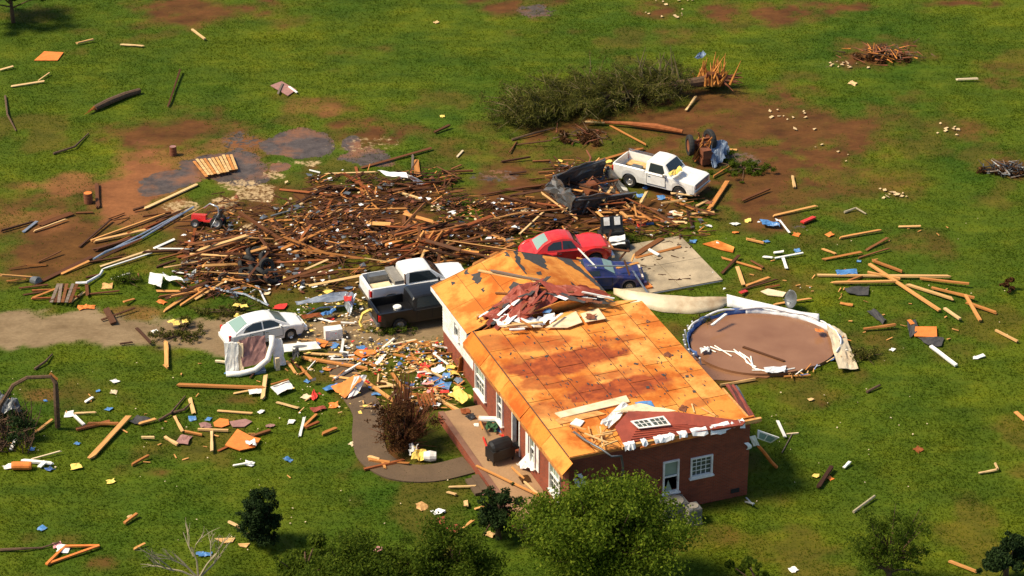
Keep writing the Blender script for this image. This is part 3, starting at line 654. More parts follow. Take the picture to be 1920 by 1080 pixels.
def gflat(pxs, z, mat, name, label, cat, t=.03, zs=None, group=None):
    zs = zs or [z]*len(pxs); pts = [G(x, y, q) for (x, y), q in zip(pxs, zs)]; c = sum(pts, Vector())/len(pts); c.z = 0
    m = MB(); q = [p-c for p in pts]
    n = Vector((0, 0, 0))
    for i in range(len(q)): n += (q[i]-q[0]).cross(q[(i+1) % len(q)]-q[0])
    if n.z < 0: q = q[::-1]
    m.slab(q, t); return tag(m.build(name, M[mat], loc=c), label, cat, group)
SCR = {}
def scrap_mesh(i, mat):
    if (i, mat) not in SCR:
        r = random.Random(i*7+1); P = [[Vector((a-.5+r.uniform(-.12, .12), b-.5+r.uniform(-.12, .12), r.uniform(0, .45))) for b in (0, .33, .67, 1)] for a in (0, .33, .67, 1)]
        SCR[(i, mat)] = MB().sheet(P, .05).mesh("scrap", M[mat])
    return SCR[(i, mat)]
def scrap(px, py, size, mat, label, z=.02, name="scrap", cat="scrap", group=None, asp=1.0, hh=.5):
    o = bpy.data.objects.new(name, scrap_mesh(random.randrange(6), mat)); link(o); o.location = G(px, py, z); size *= .85; o.scale = (size*asp, size, size*hh*.8); o.rotation_euler = (random.uniform(-.2, .2), random.uniform(-.2, .2), random.uniform(0, 6.28))
    return tag(o, label, cat, group)

# ------------------------------------------------------------------ wreckage on the house
def DK(px, py, z=DZ+.05): return G(px, py, z)
# fallen brick-red gable panel with a white window
gc = H(5.6, .9, DZ)
gp = tag(empty("fallen_gable", gc), "dark red gable wall panel fallen flat on the front of the plywood deck", "wall panel")
pts = [DK(1170, 833, 3.85), DK(1392, 797, 3.91), DK(1398, 790, 3.97), DK(1268, 772, 4.35), DK(1178, 771, 4.35), DK(1153, 800, 4.15)]
mm = MB()
cen = sum(pts, Vector())/6
for i in range(6): 
    a, b = pts[i]-gc, pts[(i+1) % 6]-gc; c = cen-gc+Vector((0, 0, .03)); mm.add([a, b, c, a-Vector((0, 0, .06)), b-Vector((0, 0, .06))], [(0, 1, 2), (0, 3, 4, 1)])
mm.build("panel_face", M['redside'], gp)
for k in range(7):
    t = (k+.5)/7; a = pts[0].lerp(pts[5], t)-gc; b = pts[1].lerp(pts[2], t)-gc; a2 = a.lerp(b, .05+.02*k); b2 = a.lerp(b, .97-.07*k)
    MB().bar(a2+Vector((0, 0, .03)), b2+Vector((0, 0, .03)), .1, .02).build("siding_board", M['redside'], gp)
wq = [DK(1182, 793, 4.28), DK(1244, 783, 4.28), DK(1258, 800, 4.09), DK(1198, 807, 4.09)]; wq = [p-gc+Vector((0, 0, .1)) for p in wq]
gw = MB(); 
for s0, s1, t0, t1 in ((0, 1, 0, .14), (0, 1, .86, 1), (0, .05, .14, .86), (.95, 1, .14, .86), (.47, .53, .14, .86)):
    gw.slab([bilin(wq, s0, t0), bilin(wq, s0, t1), bilin(wq, s1, t1), bilin(wq, s1, t0)], .05)
gwo = gw.build("window", M['white'], gp)
for i in range(2):
    for j in range(3):
        for k in range(2):
            s0 = .06+i*.48+j*.137; s1 = s0+.125; t0 = .17+k*.34; t1 = t0+.31; dn = Vector((0, 0, -.02))
            MB().slab([bilin(wq, s0, t0)+dn, bilin(wq, s0, t1)+dn, bilin(wq, s1, t1)+dn, bilin(wq, s1, t0)+dn], .012).build("pane", M['glasswin'], gwo)
mu = MB()
for i in range(2):
    for j in range(1, 3): s = .05+i*.48+j*.14; mu.bar(bilin(wq, s, .14), bilin(wq, s, .86), .03, .02)
mu.bar(bilin(wq, .05, .5), bilin(wq, .95, .5), .03, .02); mu.build("muntins", M['white'], gwo)
gflat([(1040, 774), (1174, 741), (1181, 753), (1052, 783)], 3.85, 'cream', "wall_board", "long cream wall board lying across the front of the plywood deck", "board", .05)
gflat([(1040, 786), (1120, 770), (1136, 776), (1050, 795)], 3.82, 'pine', "splintered_plank", "split orange plank under the cream board on deck", "plank", .04)
gsheet([(1190, 755), (1221, 752), (1229, 767), (1203, 769)], 3.81, 'blue', "blue_sheet", "small blue sheet lying beside the cream board on deck", "panel", .02)
gsheet([(1124, 798), (1168, 758), (1190, 764), (1140, 802)], 3.95, 'white', "torn_vinyl_sheet", "crumpled white vinyl sheet beside the fallen red gable", "vinyl", .12, 3)
gsheet([(1150, 772), (1200, 757), (1268, 772), (1180, 773)], 4.20, 'cream', "trim_strip", "curled cream trim along the top of the fallen gable", "trim", .05, 5)
gflat([(1069, 794), (1080, 784), (1096, 789), (1088, 799)], 3.85, 'white', "vent_cover", "small square white vent cover on the deck corner", "vent", .06)
for i, q in enumerate([(1103, 800, 1112, 832), (1110, 818, 1150, 812), (1112, 833, 1140, 798), (1125, 800, 1130, 838), (1135, 828, 1160, 838), (1095, 812, 1140, 830), (1072, 798, 1100, 806), (1130, 812, 1160, 806), (1118, 797, 1126, 825), (1133, 835, 1158, 826)]):
    board(*q, .07, 'pale' if i % 2 else 'pine', "splintered yellow stick in the heap left of the fallen gable", .05, 3.85+.03*i, 3.85+.12*((i*7) % 4), "splintered_stick", "stick", "splintered sticks on the deck corner")
for i, q in enumerate([(1297, 757, 1302, 774), (1314, 764, 1342, 780)]): board(*q, .06, 'pale', ["short pale stick upright near the deck front", "pale slat slanting near the right end of gable"][i], .04, 3.81, None, "slat", "slat")
scrap(1281, 766, .42, 'rust', "rust brown lump on the deck behind the gable", DZ+.04); scrap(1253, 666, .4, 'rust', "dark rust coloured scrap on the right of the deck", DZ+.04)
# bent service mast
ms = MB(); ms.tube([DK(1076, 810, 3.95), DK(1098, 826, 4.10), DK(1128, 842, 4.05), DK(1146, 856, 3.90), H(2.3, -.24, 3.5), H(2.42, -.16, 2.9), H(2.44, -.1, 1.5)], .05, 8)
mast = ms.build("service_mast", M['dmetal'], smooth=True); tag(mast, "bent grey electrical mast pipe hanging over the front wall", "pipe")
MB().box(H(2.44, -.12, 1.2), (.3, .18, .5), HA).build("meter_box", M['acgrey'], mast)
# broken wing edge: standing sheathing, ceiling boards, insulation
gflat([(1000, 604), (1120, 566), (1195, 562), (1150, 574), (1050, 606)], 3.82, 'osb', "sheathing_strip", "orange sheathing strip along the back edge of deck", "sheathing", .04)
tag(MB().slab([DK(985, 600, 3.4), DK(1110, 572, 3.4), DK(1112, 562, 4.15), DK(1050, 566, 4.4), DK(985, 590, 4.0)], .03).build("standing_sheathing", M['osb']), "orange sheathing wall standing in the torn gap behind the deck", "sheathing")
gflat([(1022, 614), (1050, 598), (1080, 583), (1092, 604), (1064, 614)], 3.92, 'cream', "ceiling_board", "large cream ceiling board in the torn gap behind the deck", "board")
gflat([(1088, 588), (1122, 578), (1136, 597), (1098, 604)], 3.95, 'cream', "ceiling_board", "stained cream ceiling board at the right of the torn gap", "board")
scrap(1108, 594, .5, 'rust', "dark red scrap on the stained ceiling board", 4.0)
for i, (x, y, s) in enumerate([(985, 602, .9), (1000, 606, 1.0), (1014, 603, .8), (945, 602, .8), (1030, 595, .7)]): scrap(x, y, s, 'wrap', "fluffy white insulation in the torn gap behind the deck", 3.9, "insulation", "insulation", "white insulation in the torn gap")
for i, q in enumerate([(930, 612, 1020, 612), (940, 605, 990, 608), (955, 618, 985, 616), (950, 611, 1018, 604), (975, 600, 1000, 615), (1030, 606, 1055, 587)]):
    board(*q, .12, ['cream', 'pale', 'white', 'pale', 'pine', 'white'][i] if i not in () else 'pale', ["long cream trim board along the back edge of deck", "pale board at the left of torn gap", "short white trim strip at the back of deck", "pale lath across the insulation", "orange stick crossing the insulation", "white trim piece leaning on cream ceiling board"][i], .05, 3.95+.03*i, None, "trim_board", "board")
board(889, 590, 951, 592, .1, 'pale', "thin pale lath on the lower left of wing roof", .04, 3.35, 3.6, "lath", "lath"); board(928, 549, 964, 551, .12, 'brown', "short brown board on the wing roof", .05, 3.75, 3.95)
board(897, 507, 1022, 532, .16, 'pale', "long pale board lying across the wing roof ridge", .06, 3.75, 4.3); board(910, 505, 1020, 527, .12, 'grey', "grey gutter length lying beside the long pale board on the wing roof", .08, 3.95, 4.38, "gutter", "gutter")
scrap(1025, 582, .5, 'blue', "blue scrap in the torn gap behind deck", 4.0)
gsheet([(902, 606), (962, 545), (1022, 528), (990, 594)], 0, 'redside', "fallen_siding", "crumpled dark red siding sheet piled on wing roof", "siding", .22, 4, zs=[3.55, 4.2, 4.65, 4.0], nu=14, nv=10)
gsheet([(940, 598), (1012, 545), (1050, 560), (978, 610)], 0, 'redside', "fallen_siding", "folded red siding leaning down into the torn gap", "siding", .15, 6, zs=[3.9, 4.45, 4.3, 3.8], nu=12, nv=8)
gsheet([(1000, 528), (1100, 541), (1152, 556), (1050, 560)], 0, 'redside', "fallen_siding", "long dark red siding strip reaching the wing's right eave", "siding", .14, 8, zs=[4.7, 4.5, 4.1, 4.4], nu=16, nv=6)
gsheet([(1040, 552), (1130, 560), (1145, 572), (1060, 566)], 0, 'felt', "felt_strip", "dark felt strip below the long red siding", "felt", .08, 9, zs=[4.3, 4.2, 4.0, 4.1])
board(1090, 547, 1153, 560, .08, 'white', "white trim edge on the long red siding strip", .06, 4.55, 4.25, "trim_board", "trim"); board(1107, 562, 1107, 590, .06, 'white', "thin white stick upright behind the deck", .05, 3.7, 3.5, "stick", "stick")
rr = random.Random(31)
for i in range(46):
    t = rr.random(); s_ = rr.uniform(-1, 1); x = 925+t*95+s_*14; y = 592-t*52+s_*10+rr.uniform(-6, 10); L = rr.uniform(14, 46); sl = rr.gauss(-.7, .25); z = 3.7+.9*t+rr.uniform(-.05, .1)
    board(x-L/2, y-sl*L/2, x+L/2, y+sl*L/2, rr.uniform(.1, .26), rr.choice(['redside', 'redside', 'redside', 'rust', 'felt'] if i % 9 else ['wrap']), ('long ' if L > 30 else 'short ')+"torn strip in the red siding pile on the wing roof", .02, z, z+rr.uniform(-.1, .15), "siding_strip", "siding", "torn strips of the red siding pile", rr.uniform(-.5, .5))
for i in range(26):
    x = rr.uniform(1010, 1135); y = 534+(x-1010)*.2+rr.uniform(-4, 16); L = rr.uniform(16, 52); sl = rr.gauss(.18, .12); z = 4.55-(x-1010)*.003+rr.uniform(-.05, .08)
    board(x-L/2, y-sl*L/2, x+L/2, y+sl*L/2, rr.uniform(.1, .24), rr.choice(['redside', 'redside', 'rust', 'felt'] if i % 7 else ['wrap']), ('long ' if L > 34 else 'short ')+"torn strip in the siding heap right of the wing ridge", .02, z, z+rr.uniform(-.08, .1), "siding_strip", "siding", "torn strips of the long siding heap", rr.uniform(-.5, .5))
for i in range(14):
    x = random.uniform(930, 1050); y = 600-(x-930)*.5+random.uniform(-12, 6); scrap(x, y, .2, 'wrap' if i % 2 else 'redside', "small torn flake on the red siding pile", 4.0, "siding_flake", "flake", "torn flakes on the red siding pile", 2.0, .25)
for i in range(10):
    x = random.uniform(888, 930); y = random.uniform(585, 622); board(x, y, x+random.uniform(-16, 26), y+random.uniform(-14, 6), .08, random.choice(['red', 'pale', 'brown']), "short broken stick at the wing's lower roof corner", .04, 3.35, 3.6, "stick", "stick", "sticks at the wing's lower roof corner")

# ---- along the right wall and corner
gsheet([(1360, 722), (1376, 722), (1424, 795), (1405, 795)], 0, 'redside', "hanging_siding", "dark red siding sheet hanging off the right wall", "siding", .06, 2, zs=[2.6, 2.2, 2.6, 3.1], nu=10, nv=5)
board(1380, 722, 1412, 785, .1, 'dmetal', "dark grey gutter along the right side of house", .08, 1.7, 2.6, "gutter", "gutter")
sash = tag(empty("window_sash", G(1440, 820, 2.2)), "white window sash with glass hanging off the front right corner", "window")
sq = [G(1421, 807, 2.9)-sash.location, G(1461, 821, 2.4)-sash.location, G(1445, 831, 2.0)-sash.location, G(1420, 822, 2.5)-sash.location]
sm = MB()
for s0, s1, t0, t1 in ((0, 1, 0, .16), (0, 1, .84, 1), (0, .1, .16, .84), (.9, 1, .16, .84), (.45, .52, .16, .84)): sm.slab([bilin(sq, s0, t0), bilin(sq, s0, t1), bilin(sq, s1, t1), bilin(sq, s1, t0)], .05)
sm.build("sash_frame", M['white'], sash)
for s0, s1 in ((.1, .45), (.52, .9)): MB().slab([bilin(sq, s0, .16)-Vector((0, 0, .02)), bilin(sq, s0, .84)-Vector((0, 0, .02)), bilin(sq, s1, .84)-Vector((0, 0, .02)), bilin(sq, s1, .16)-Vector((0, 0, .02))], .01).build("pane", M['glassg'], sash)
gsheet([(1404, 820), (1416, 818), (1425, 836), (1412, 836)], 0, 'wrap', "torn_wrap_sheet", "white wrap scrap on the front right house corner", "wrap", .05, 3, zs=[2.9, 2.9, 2.3, 2.3])
tag(MB().tube([G(1422, 836, 1.9), G(1434, 850, 1.3), G(1446, 866, .5), G(1456, 876, .05)], .08, 6).build("downspout", M['orangep']), "orange red downspout sagging from the house corner to lawn", "downspout")
rk = MB(); rk.bar(G(1466, 849, .03), G(1485, 814, .03), .04); rk2 = rk.build("garden_rake", M['grey']); tag(rk2, "thin handled garden rake lying beside the house corner", "rake"); MB().bar(G(1475, 814, .03), G(1497, 812, .03), .06).build("rake_head", M['cream'], rk2)

# ---- things on the porch
gr = tag(empty("barbecue_grill", G(938, 862, .42), HA+.2), "black covered barbecue grill standing on the porch", "grill")
MB().lathe([(0, -.55), (.2, -.54), (.33, -.45), (.36, 0), (.33, .45), (.2, .54), (0, .55)], (0, 0, .75), 14, 'X').build("lid", M['black'], gr, smooth=False)
MB().box((0, 0, .45), (1.15, .7, .5)).build("cover", M['black'], gr); MB().box((.85, -.1, .55), (.5, .45, .1)).build("side_shelf", M['black'], gr); MB().box((.0, -.38, .72), (.6, .04, .05)).build("handle", M['black'], gr)
for x in (-.5, .5):
    for y in (-.25, .25): MB().box((x, y, .12), (.07, .07, .24)).build("leg", M['black'], gr)
tag(MB().tube([G(898, 785, .7), G(944, 787, .75)], .14, 10).build("white_cushion", M['white']), "white roll lying on the porch near the wall", "roll")
gsheet([(915, 792), (935, 796), (930, 812), (910, 806)], .5, 'green', "green_cloth", "dark green cloth bundle on the porch", "cloth", .15, 4)
for i, (x, y, s, m_) in enumerate([(884, 783, .5, 'black'), (872, 772, .5, 'red'), (937, 806, .35, 'blue'), (945, 817, .4, 'redp'), (953, 812, .3, 'yellow'), (893, 797, .25, 'white')]):
    scrap(x, y, s, m_, ["black bag by the red crate on porch", "rust red box at the far end of porch", "blue scrap beside the green cloth", "red and white scrap near the grill", "yellow scrap near the grill", "small white scrap on the porch floor"][i], .42)
board(896, 778, 906, 806, .08, 'pine', "orange stick leaning on the white roll", .05, .45, .8, "stick", "stick"); board(905, 818, 914, 842, .08, 'redp', "short red and white stick next to the grill", .05, .45, None, "stick", "stick")
gsheet([(968, 870), (1000, 850), (1006, 880), (985, 882)], 0, 'wrap', "torn_wrap_sheet", "torn white wrap slumped against the left wall by grill", "wrap", .15, 5, zs=[.5, 1.4, .9, .5]); gsheet([(995, 828), (1004, 820), (1008, 862), (998, 868)], 0, 'wrap', "torn_wrap_sheet", "tall white wrap strip hanging on the left wall", "wrap", .06, 6, zs=[1.8, 2.2, 1.0, .8])
board(893, 873, 1017, 932, .1, 'pine', "long orange board lying along the porch edge", .06, .5, None); board(957, 874, 985, 900, .09, 'pine', "short orange board near the porch wall", .05, .45); board(980, 900, 1012, 930, .1, 'pale', "pale board at the near end of porch", .05, .45)
scrap(985, 900, .6, 'leafb', "clump of brown twigs on the porch", .42, "twig_clump", "twigs", hh=.4)

# ---- air conditioners
def ac(px, py, w, d, h, label):
    a = tag(empty("air_conditioner", G(px, py), HA), label, "air conditioner", "air conditioners at the front wall"); MB().box((0, 0, h/2+.06), (w, d, h)).build("cabinet", M['acgrey'], a)
    MB().box((0, 0, h+.075), (w*.94, d*.94, .025)).build("top_cover", M['dmetal'], a); MB().lathe([(.05, 0), (w*.4, 0), (w*.4, .03), (.05, .03)], (0, 0, h+.09), 18).build("fan_grille", M['acgrey'], a); MB().box((0, 0, .03), (w+.1, d+.1, .06)).build("base", M['slab'], a)
    for k in range(7): MB().box((0, -d/2-.006, .16+k*(h-.15)/7), (w*.9, .012, .035)).build("louver", M['dmetal'], a)
ac(1262, 972, 1.1, .75, .85, "wide pale air conditioner nearest the tree"); ac(1298, 978, .62, .62, .72, "smaller square air conditioner standing beside the wide one")
board(1395, 940, 1415, 945, .1, 'metal', "bent silver strip at the foot of front wall corner", .04, .05, .3, "metal_strip", "metal strip"); board(1398, 932, 1412, 947, .06, 'metal', "short silver strip crossing at wall corner foot", .04, .05, .1, "metal_strip", "metal strip")

# ------------------------------------------------------------------ swimming pool
pc = G(1432, 640, .25); pool = tag(empty("swimming_pool", (pc.x, pc.y, 0)), "collapsed round swimming pool full of brown water", "pool")
RXp, RYp = 3.62, 3.05
def pe(t, k=1.0, z=0): return Vector((RXp*k*math.cos(t), RYp*k*math.sin(t)-.1*math.sin(2*t), z))
NT_ = 72; pv = [pe(2*math.pi*i/NT_, .985, .12) for i in range(NT_)]
MB().prism([(p.x, p.y) for p in pv], -.05, .16).build("water", M['water'], pool)
def pool_wall(t0, t1, hfun, mat, name, k=1.0, lean=.0, n=40):
    P = []
    for i in range(n+1):
        t = t0+(t1-t0)*i/n; h = hfun(i/n); P.append([pe(t, k+lean*q+.006*math.sin(i*1.7), h*q) for q in (0, .5, 1)])
    MB().sheet(P, .03).build(name, M[mat], pool, smooth=True)
pool_wall(math.radians(100), math.radians(205), lambda s: .36+.1*math.sin(s*20), 'linerblue', "pool_wall", 1.0, .03)
pool_wall(math.radians(18), math.radians(100), lambda s: .34+.09*math.sin(s*15), 'poolwhite', "pool_wall", 1.0, .04)
pool_wall(math.radians(-32), math.radians(18), lambda s: .12+.26*s+.05*math.sin(s*11), 'linerblue', "pool_wall", 1.0, .05)
def coping(t0, t1, z, mat, n=24, k=1.03, r=.06): MB().tube([pe(t0+(t1-t0)*i/n, k, z+.05*math.sin(i*.9)) for i in range(n+1)], r, 6).build("top_rail", M[mat], pool, smooth=True)
coping(math.radians(40), math.radians(165), .4, 'poolwhite'); coping(math.radians(-25), math.radians(38), .36, 'poolwhite', r=.04)
for i in range(9):
    t = math.radians(150+i*8); MB().bar(pe(t, 1.05, 0), pe(t, 1.08, .42), .08).build("upright", M['poolwhite'], pool)
# flattened front: muddy slope and scattered liner strips
pm = [(1300, 640), (1296, 675), (1330, 712), (1375, 716), (1450, 706), (1500, 692), (1540, 680), (1480, 676)]
structure(MB().prism(noisy_poly([G(*p) for p in pm], .3, .1, 77), -.05, .035).build("mud_flat", M['water']))
for i, q in enumerate([[(1332, 650), (1350, 657), (1378, 660), (1396, 672)], [(1340, 648), (1372, 668)], [(1376, 655), (1392, 668), (1405, 682), (1420, 694)], [(1395, 665), (1400, 680), (1418, 688)], [(1408, 668), (1412, 690), (1440, 697)], [(1320, 650), (1342, 660)], [(1410, 694), (1470, 694), (1490, 690)], [(1386, 660), (1404, 672), (1412, 684)]]):
    tag(MB().tube([G(x, y, .2) for x, y in q], .035, 4).build("liner_strip", M['white']), "thin pale liner strip tangled on the pool's muddy near side", "liner", "liner strips on the muddy near side of pool")
gsheet([(1432, 690), (1475, 687), (1472, 699), (1436, 701)], .22, 'poolwhite', "pool_wall_piece", "white pool wall panel on the near rim of pool", "panel", .06, 2)
board(1391, 650, 1472, 678, .14, 'dark', "dark pole floating in the brown pool water", .08, .14, None, "pole", "pole")
board(1332, 612, 1364, 587, .12, 'white', "short white post leaning over the pool's blue left rim", .08, .5, .7, "post", "post")
gsheet([(1312, 654), (1330, 652), (1330, 660), (1314, 662)], .3, 'white', "liner_piece", "white liner piece on the pool's left inner edge", "liner", .08, 7); scrap(1536, 621, .5, 'orangep', "orange red scrap caught on the pool's far right rim", .4)
for i in range(26):
    t = math.radians(random.uniform(-75, 10)); p = pe(t, random.uniform(1.0, 1.1), .1)+Vector((pc.x, pc.y, 0)); q = p+Vector((random.uniform(-.5, .5), random.uniform(-.5, .5), random.uniform(0, .3)))
    tag(place_bar(p, q, .05, .03, random.choice(['pale', 'white', 'pine', 'linerblue']), "splinter"), "small splinter on the pool's right rim", "splinter", "splinters on the pool's right rim")
# unrolled pool wall
def wall_strip(top, mat, name, label, h0=.9, n=28, wfun=None, lean=.35):
    P3 = [G(x, y, z) for x, y, z in top]; c = sum(P3, Vector())/len(P3); c.z = 0; rows = []
    for i in range(n+1):
        f = i/n*(len(P3)-1); k = min(int(f), len(P3)-2); p = P3[k].lerp(P3[k+1], f-k); hh = wfun(i/n) if wfun else h0
        rows.append([p-c+Vector((0, lean*hh*(q-1), 0))+Vector((0, 0, -(p.z)*(1-q)+.02)) if False else Vector((p.x-c.x, p.y-c.y-lean*(1-q)*hh, max(.02, q*hh))) for q in (0, .35, .7, 1)])
    return tag(MB().sheet(rows, .02).build(name, M[mat], loc=c, smooth=True), label, "pool wall")
wall_strip([(1150, 547, 0), (1190, 562, 0), (1240, 572, 0), (1300, 576, 0), (1350, 570, 0), (1372, 562, 0)], 'poolcream', "pool_wall_strip", "long curved cream pool wall strip between the slab and house", wfun=lambda s: .1+.5*math.sin(math.pi*min(1, s*.95+.05))**.8, lean=1.3)
wall_strip([(1362, 568, 0), (1400, 576, 0), (1450, 586, 0), (1500, 597, 0), (1535, 600, 0)], 'poolwhite', "pool_wall_strip", "white pool wall strip along the far rim of pool", wfun=lambda s: .5-.15*s, lean=.8)
gsheet([(1548, 604), (1585, 628), (1609, 692), (1572, 694)], 0, 'poolcream', "pool_wall_sheet", "cream pool wall sheet sprawled right of the pool", "pool wall", .07, 5, zs=[.4, .2, .1, .2], nu=8, nv=12)
sdh = tag(empty("satellite_dish", G(1486, 578, .05)), "dark satellite dish standing tilted behind the pool", "satellite dish")
Rm = Matrix.Rotation(math.radians(-62), 4, 'Y') @ Matrix.Identity(4)
ds = MB().lathe([(0.001, .0), (.2, .02), (.36, .08), (.46, .16), (.47, .15), (.36, .06), (.2, 0), (.001, -.02)], (0, 0, 0), 20).build("dish", M['dmetal'], sdh, smooth=True); ds.location = (0, 0, .5); ds.rotation_euler = (.3, math.radians(-70), .2)
MB().bar((0, 0, 0), (.05, 0, .5), .06).build("mast", M['metal'], sdh); MB().bar((-.05, 0, .3), (-.5, -.1, .55), .03).build("feed_arm", M['metal'], sdh)

# ------------------------------------------------------------------ vehicles
def wheel(parent, x, y, r, w, side):
    wh = empty("wheel", (x, y, r), 0, parent)
    MB().lathe([(r*.6, -w/2), (r*.93, -w/2), (r, -w*.3), (r, w*.3), (r*.93, w/2), (r*.6, w/2)], (0, 0, 0), 22, 'Y').build("tyre", M['rubber'], wh, smooth=False)
    MB().lathe([(0.0, side*w*.30), (r*.22, side*w*.34), (r*.3, side*w*.22), (r*.52, side*w*.3), (r*.6, side*w*.46), (r*.62, -side*w*.4), (0.0, -side*w*.4)], (0, 0, 0), 18, 'Y').build("rim", M['rim'], wh)
class Car:
    """x forward, y left, z up; lofted body with wheel arches and a separate greenhouse"""
    def __init__(s, name, label, cat, loc, rz, mat, L, zb, top, hwf, axles, wr, group=None, kind=None, bed=None, sh=.07, tilt=(0, 0), ww=.2):
        s.e = tag(empty(name, loc, rot=(tilt[0], tilt[1], rz)), label, cat, group); s.mat = M[mat]; s.top = top; s.hwf = hwf; s.L = L; s.sh = sh; s.bed = bed
        xs = sorted(set(list(np.linspace(-L/2, L/2, 34))+[a+d for a in axles for d in np.linspace(-wr*1.22, wr*1.22, 13)]+[p[0] for p in top]+([bed[0]-.001, bed[0]+.001, bed[1]-.001, bed[1]+.001] if bed else [])))
        rings = []
        for x in xs:
            b = zb+.04*(abs(x) > L/2-.25)*2
            for a in axles:
                R = wr*1.2
                if abs(x-a) < R: b = max(b, wr+math.sqrt(R*R-(x-a)**2))
            zt = float(np.interp(x, [p[0] for p in top], [p[1] for p in top])); hw = s.hw(x); zs = zt-sh
            b = min(b, zs-.06)
            if bed and bed[0] < x < bed[1]:
                fl = bed[2]; ring = [(hw*.97, b), (hw, b+(zt-b)*.45), (hw, zt-.02), (hw-.02, zt), (hw-.1, zt), (hw-.1, max(fl, .2)), (0, fl)]
            else: ring = [(hw*.965, b), (hw, b+(zs-b)*.5), (hw*.99, zs-.03), (hw*.955, zs+.02), (hw*.8, zt-.012), (hw*.4, zt-.002), (0, zt)]
            rings.append([(x, -y, z) for y, z in ring]+[(x, y, z) for y, z in ring[-2::-1]])
        n = len(rings[0]); m = MB(); V = [p for r_ in rings for p in r_]; Fc = []
        for i in range(len(rings)-1):
            for k in range(n-1): Fc.append((i*n+k, i*n+k+1, (i+1)*n+k+1, (i+1)*n+k))
        Fc += [tuple(range(n))[::-1], tuple(range((len(rings)-1)*n, len(rings)*n))]
        m.add(V, Fc).build("body", s.mat, s.e)
        MB().box((0, 0, zb+.16), (L-.5, 2*s.hw(0)-.34, .3)).build("underbody", M['black'], s.e)
        for a in axles:
            for sd_ in (-1, 1): wheel(s.e, a, sd_*(s.hw(a)-ww/2-.02), wr, ww, sd_)
    def hw(s, x): return float(np.interp(x, [p[0] for p in s.hwf], [p[1] for p in s.hwf]))
    def zt(s, x): return float(np.interp(x, [p[0] for p in s.top], [p[1] for p in s.top]))
    def house(s, prof, belt, wb, wr):
        s.prof, s.belt, s.wb, s.wr = prof, belt, wb, wr; s.zmax = max(p[1] for p in prof)
        xs = sorted(set(list(np.linspace(prof[0][0], prof[-1][0], 26))+[p[0] for p in prof])); R = []
        for x in xs:
            z = s.zr(x); w = s.wz(z); ring = [(wb, belt-.1), (wb, belt), (s.wz(belt+(z-belt)*.5), belt+(z-belt)*.5), (s.wz(belt+(z-belt)*.88), belt+(z-belt)*.9), (w*.9, z-.012), (w*.5, z+.012), (0, z+.018)]
            R.append([(x, -a, b) for a, b in ring]+[(x, a, b) for a, b in ring[-2::-1]])
        n = len(R[0]); V = [p for r_ in R for p in r_]; Fc = [(i*n+k, i*n+k+1, (i+1)*n+k+1, (i+1)*n+k) for i in range(len(R)-1) for k in range(n-1)]+[tuple(range(n))[::-1], tuple(range((len(R)-1)*n, len(R)*n))]
        MB().add(V, Fc).build("cab", s.mat, s.e)
    def zr(s, x): return float(np.interp(x, [p[0] for p in s.prof], [p[1] for p in s.prof]))
    def wz(s, z): return s.wb+(s.wr-s.wb)*max(0, (z-s.belt)/(s.zmax-s.belt))
    def side_glass(s, poly, mat='glass', name="side_window"):
        for sd_ in (-1, 1):
            P = [(x, sd_*(s.wz(z)+.014), z) for x, z in poly]; 
            if sd_ > 0: P = P[::-1]
            MB().slab(P, .02, Vector((0, sd_, .3)).normalized()).build(name, M[mat], s.e)
    def end_glass(s, xa, xb, mat='glass', name="windscreen", marg=.1):
        P = []
        for i in range(7):
            x = xa+(xb-xa)*i/6; z = s.zr(x); w = s.wz(z)-marg; P.append([(x, w*q, z+.03-.012*q*q) for q in (-1, -.6, 0, .6, 1)])
        MB().sheet(P, .012).build(name, M[mat], s.e)
    def door(s, x0, x1, z0, z1, handle=None):
        for sd_ in (-1, 1):
            y = sd_*(s.hw((x0+x1)/2)+.004); d = MB().box(((x0+x1)/2, y, (z0+z1)/2), (x1-x0, .016, z1-z0)).build("door", s.mat, s.e)
            gp_ = MB(); [gp_.box((gx_, y-sd_*.001, (z0+z1)/2), (.022, .024, z1-z0+.03)) for gx_ in (x0, x1)]; [gp_.box(((x0+x1)/2, y-sd_*.001, gz_), (x1-x0-.022, .024, .02)) for gz_ in (z0, z1)]; gp_.build('door_gap', M['shadow'], s.e)
            MB().box((x0+.14, y+sd_*.02, z1-.1), (.16, .03, .035)).build("handle", M['chrome'] if handle is None else M[handle], d)
    def bits(s, fx, fz, rx, rz_, lw=.3, lh=.14, mirror=None, rl=(.1, .3), bump='p_white', bh=.2, fb=.4, rb=.45, bw=None):
        for sd_ in (-1, 1):
            MB().box((fx, sd_*(s.hw(fx)-lw/2-.04), fz), (.1, lw, lh)).build("headlight", M['lampw'], s.e)
            MB().box((rx, sd_*(s.hw(rx)-rl[0]/2+.012), rz_), (.12, rl[0], rl[1])).build("taillight", M['lampred'], s.e)
            if mirror: MB().box((mirror[0], sd_*(s.wb+.13), mirror[1]), (.1, .2, .15)).build("mirror", s.mat if mirror[2] is None else M[mirror[2]], s.e)
        w = bw or s.hw(0)*2-.1
        MB().box((s.L/2+.02, 0, fb), (.16, w, bh)).build("bumper", M[bump], s.e); MB().box((-s.L/2-.02, 0, rb), (.16, w, bh)).build("bumper", M[bump], s.e)
def ground_from_wheels(x1, y1, x2, y2):       # rear and front wheel contact points of the near (right-hand) side
    a, b = G(x1, y1), G(x2, y2); return a, b, math.atan2(b.y-a.y, b.x-a.x)
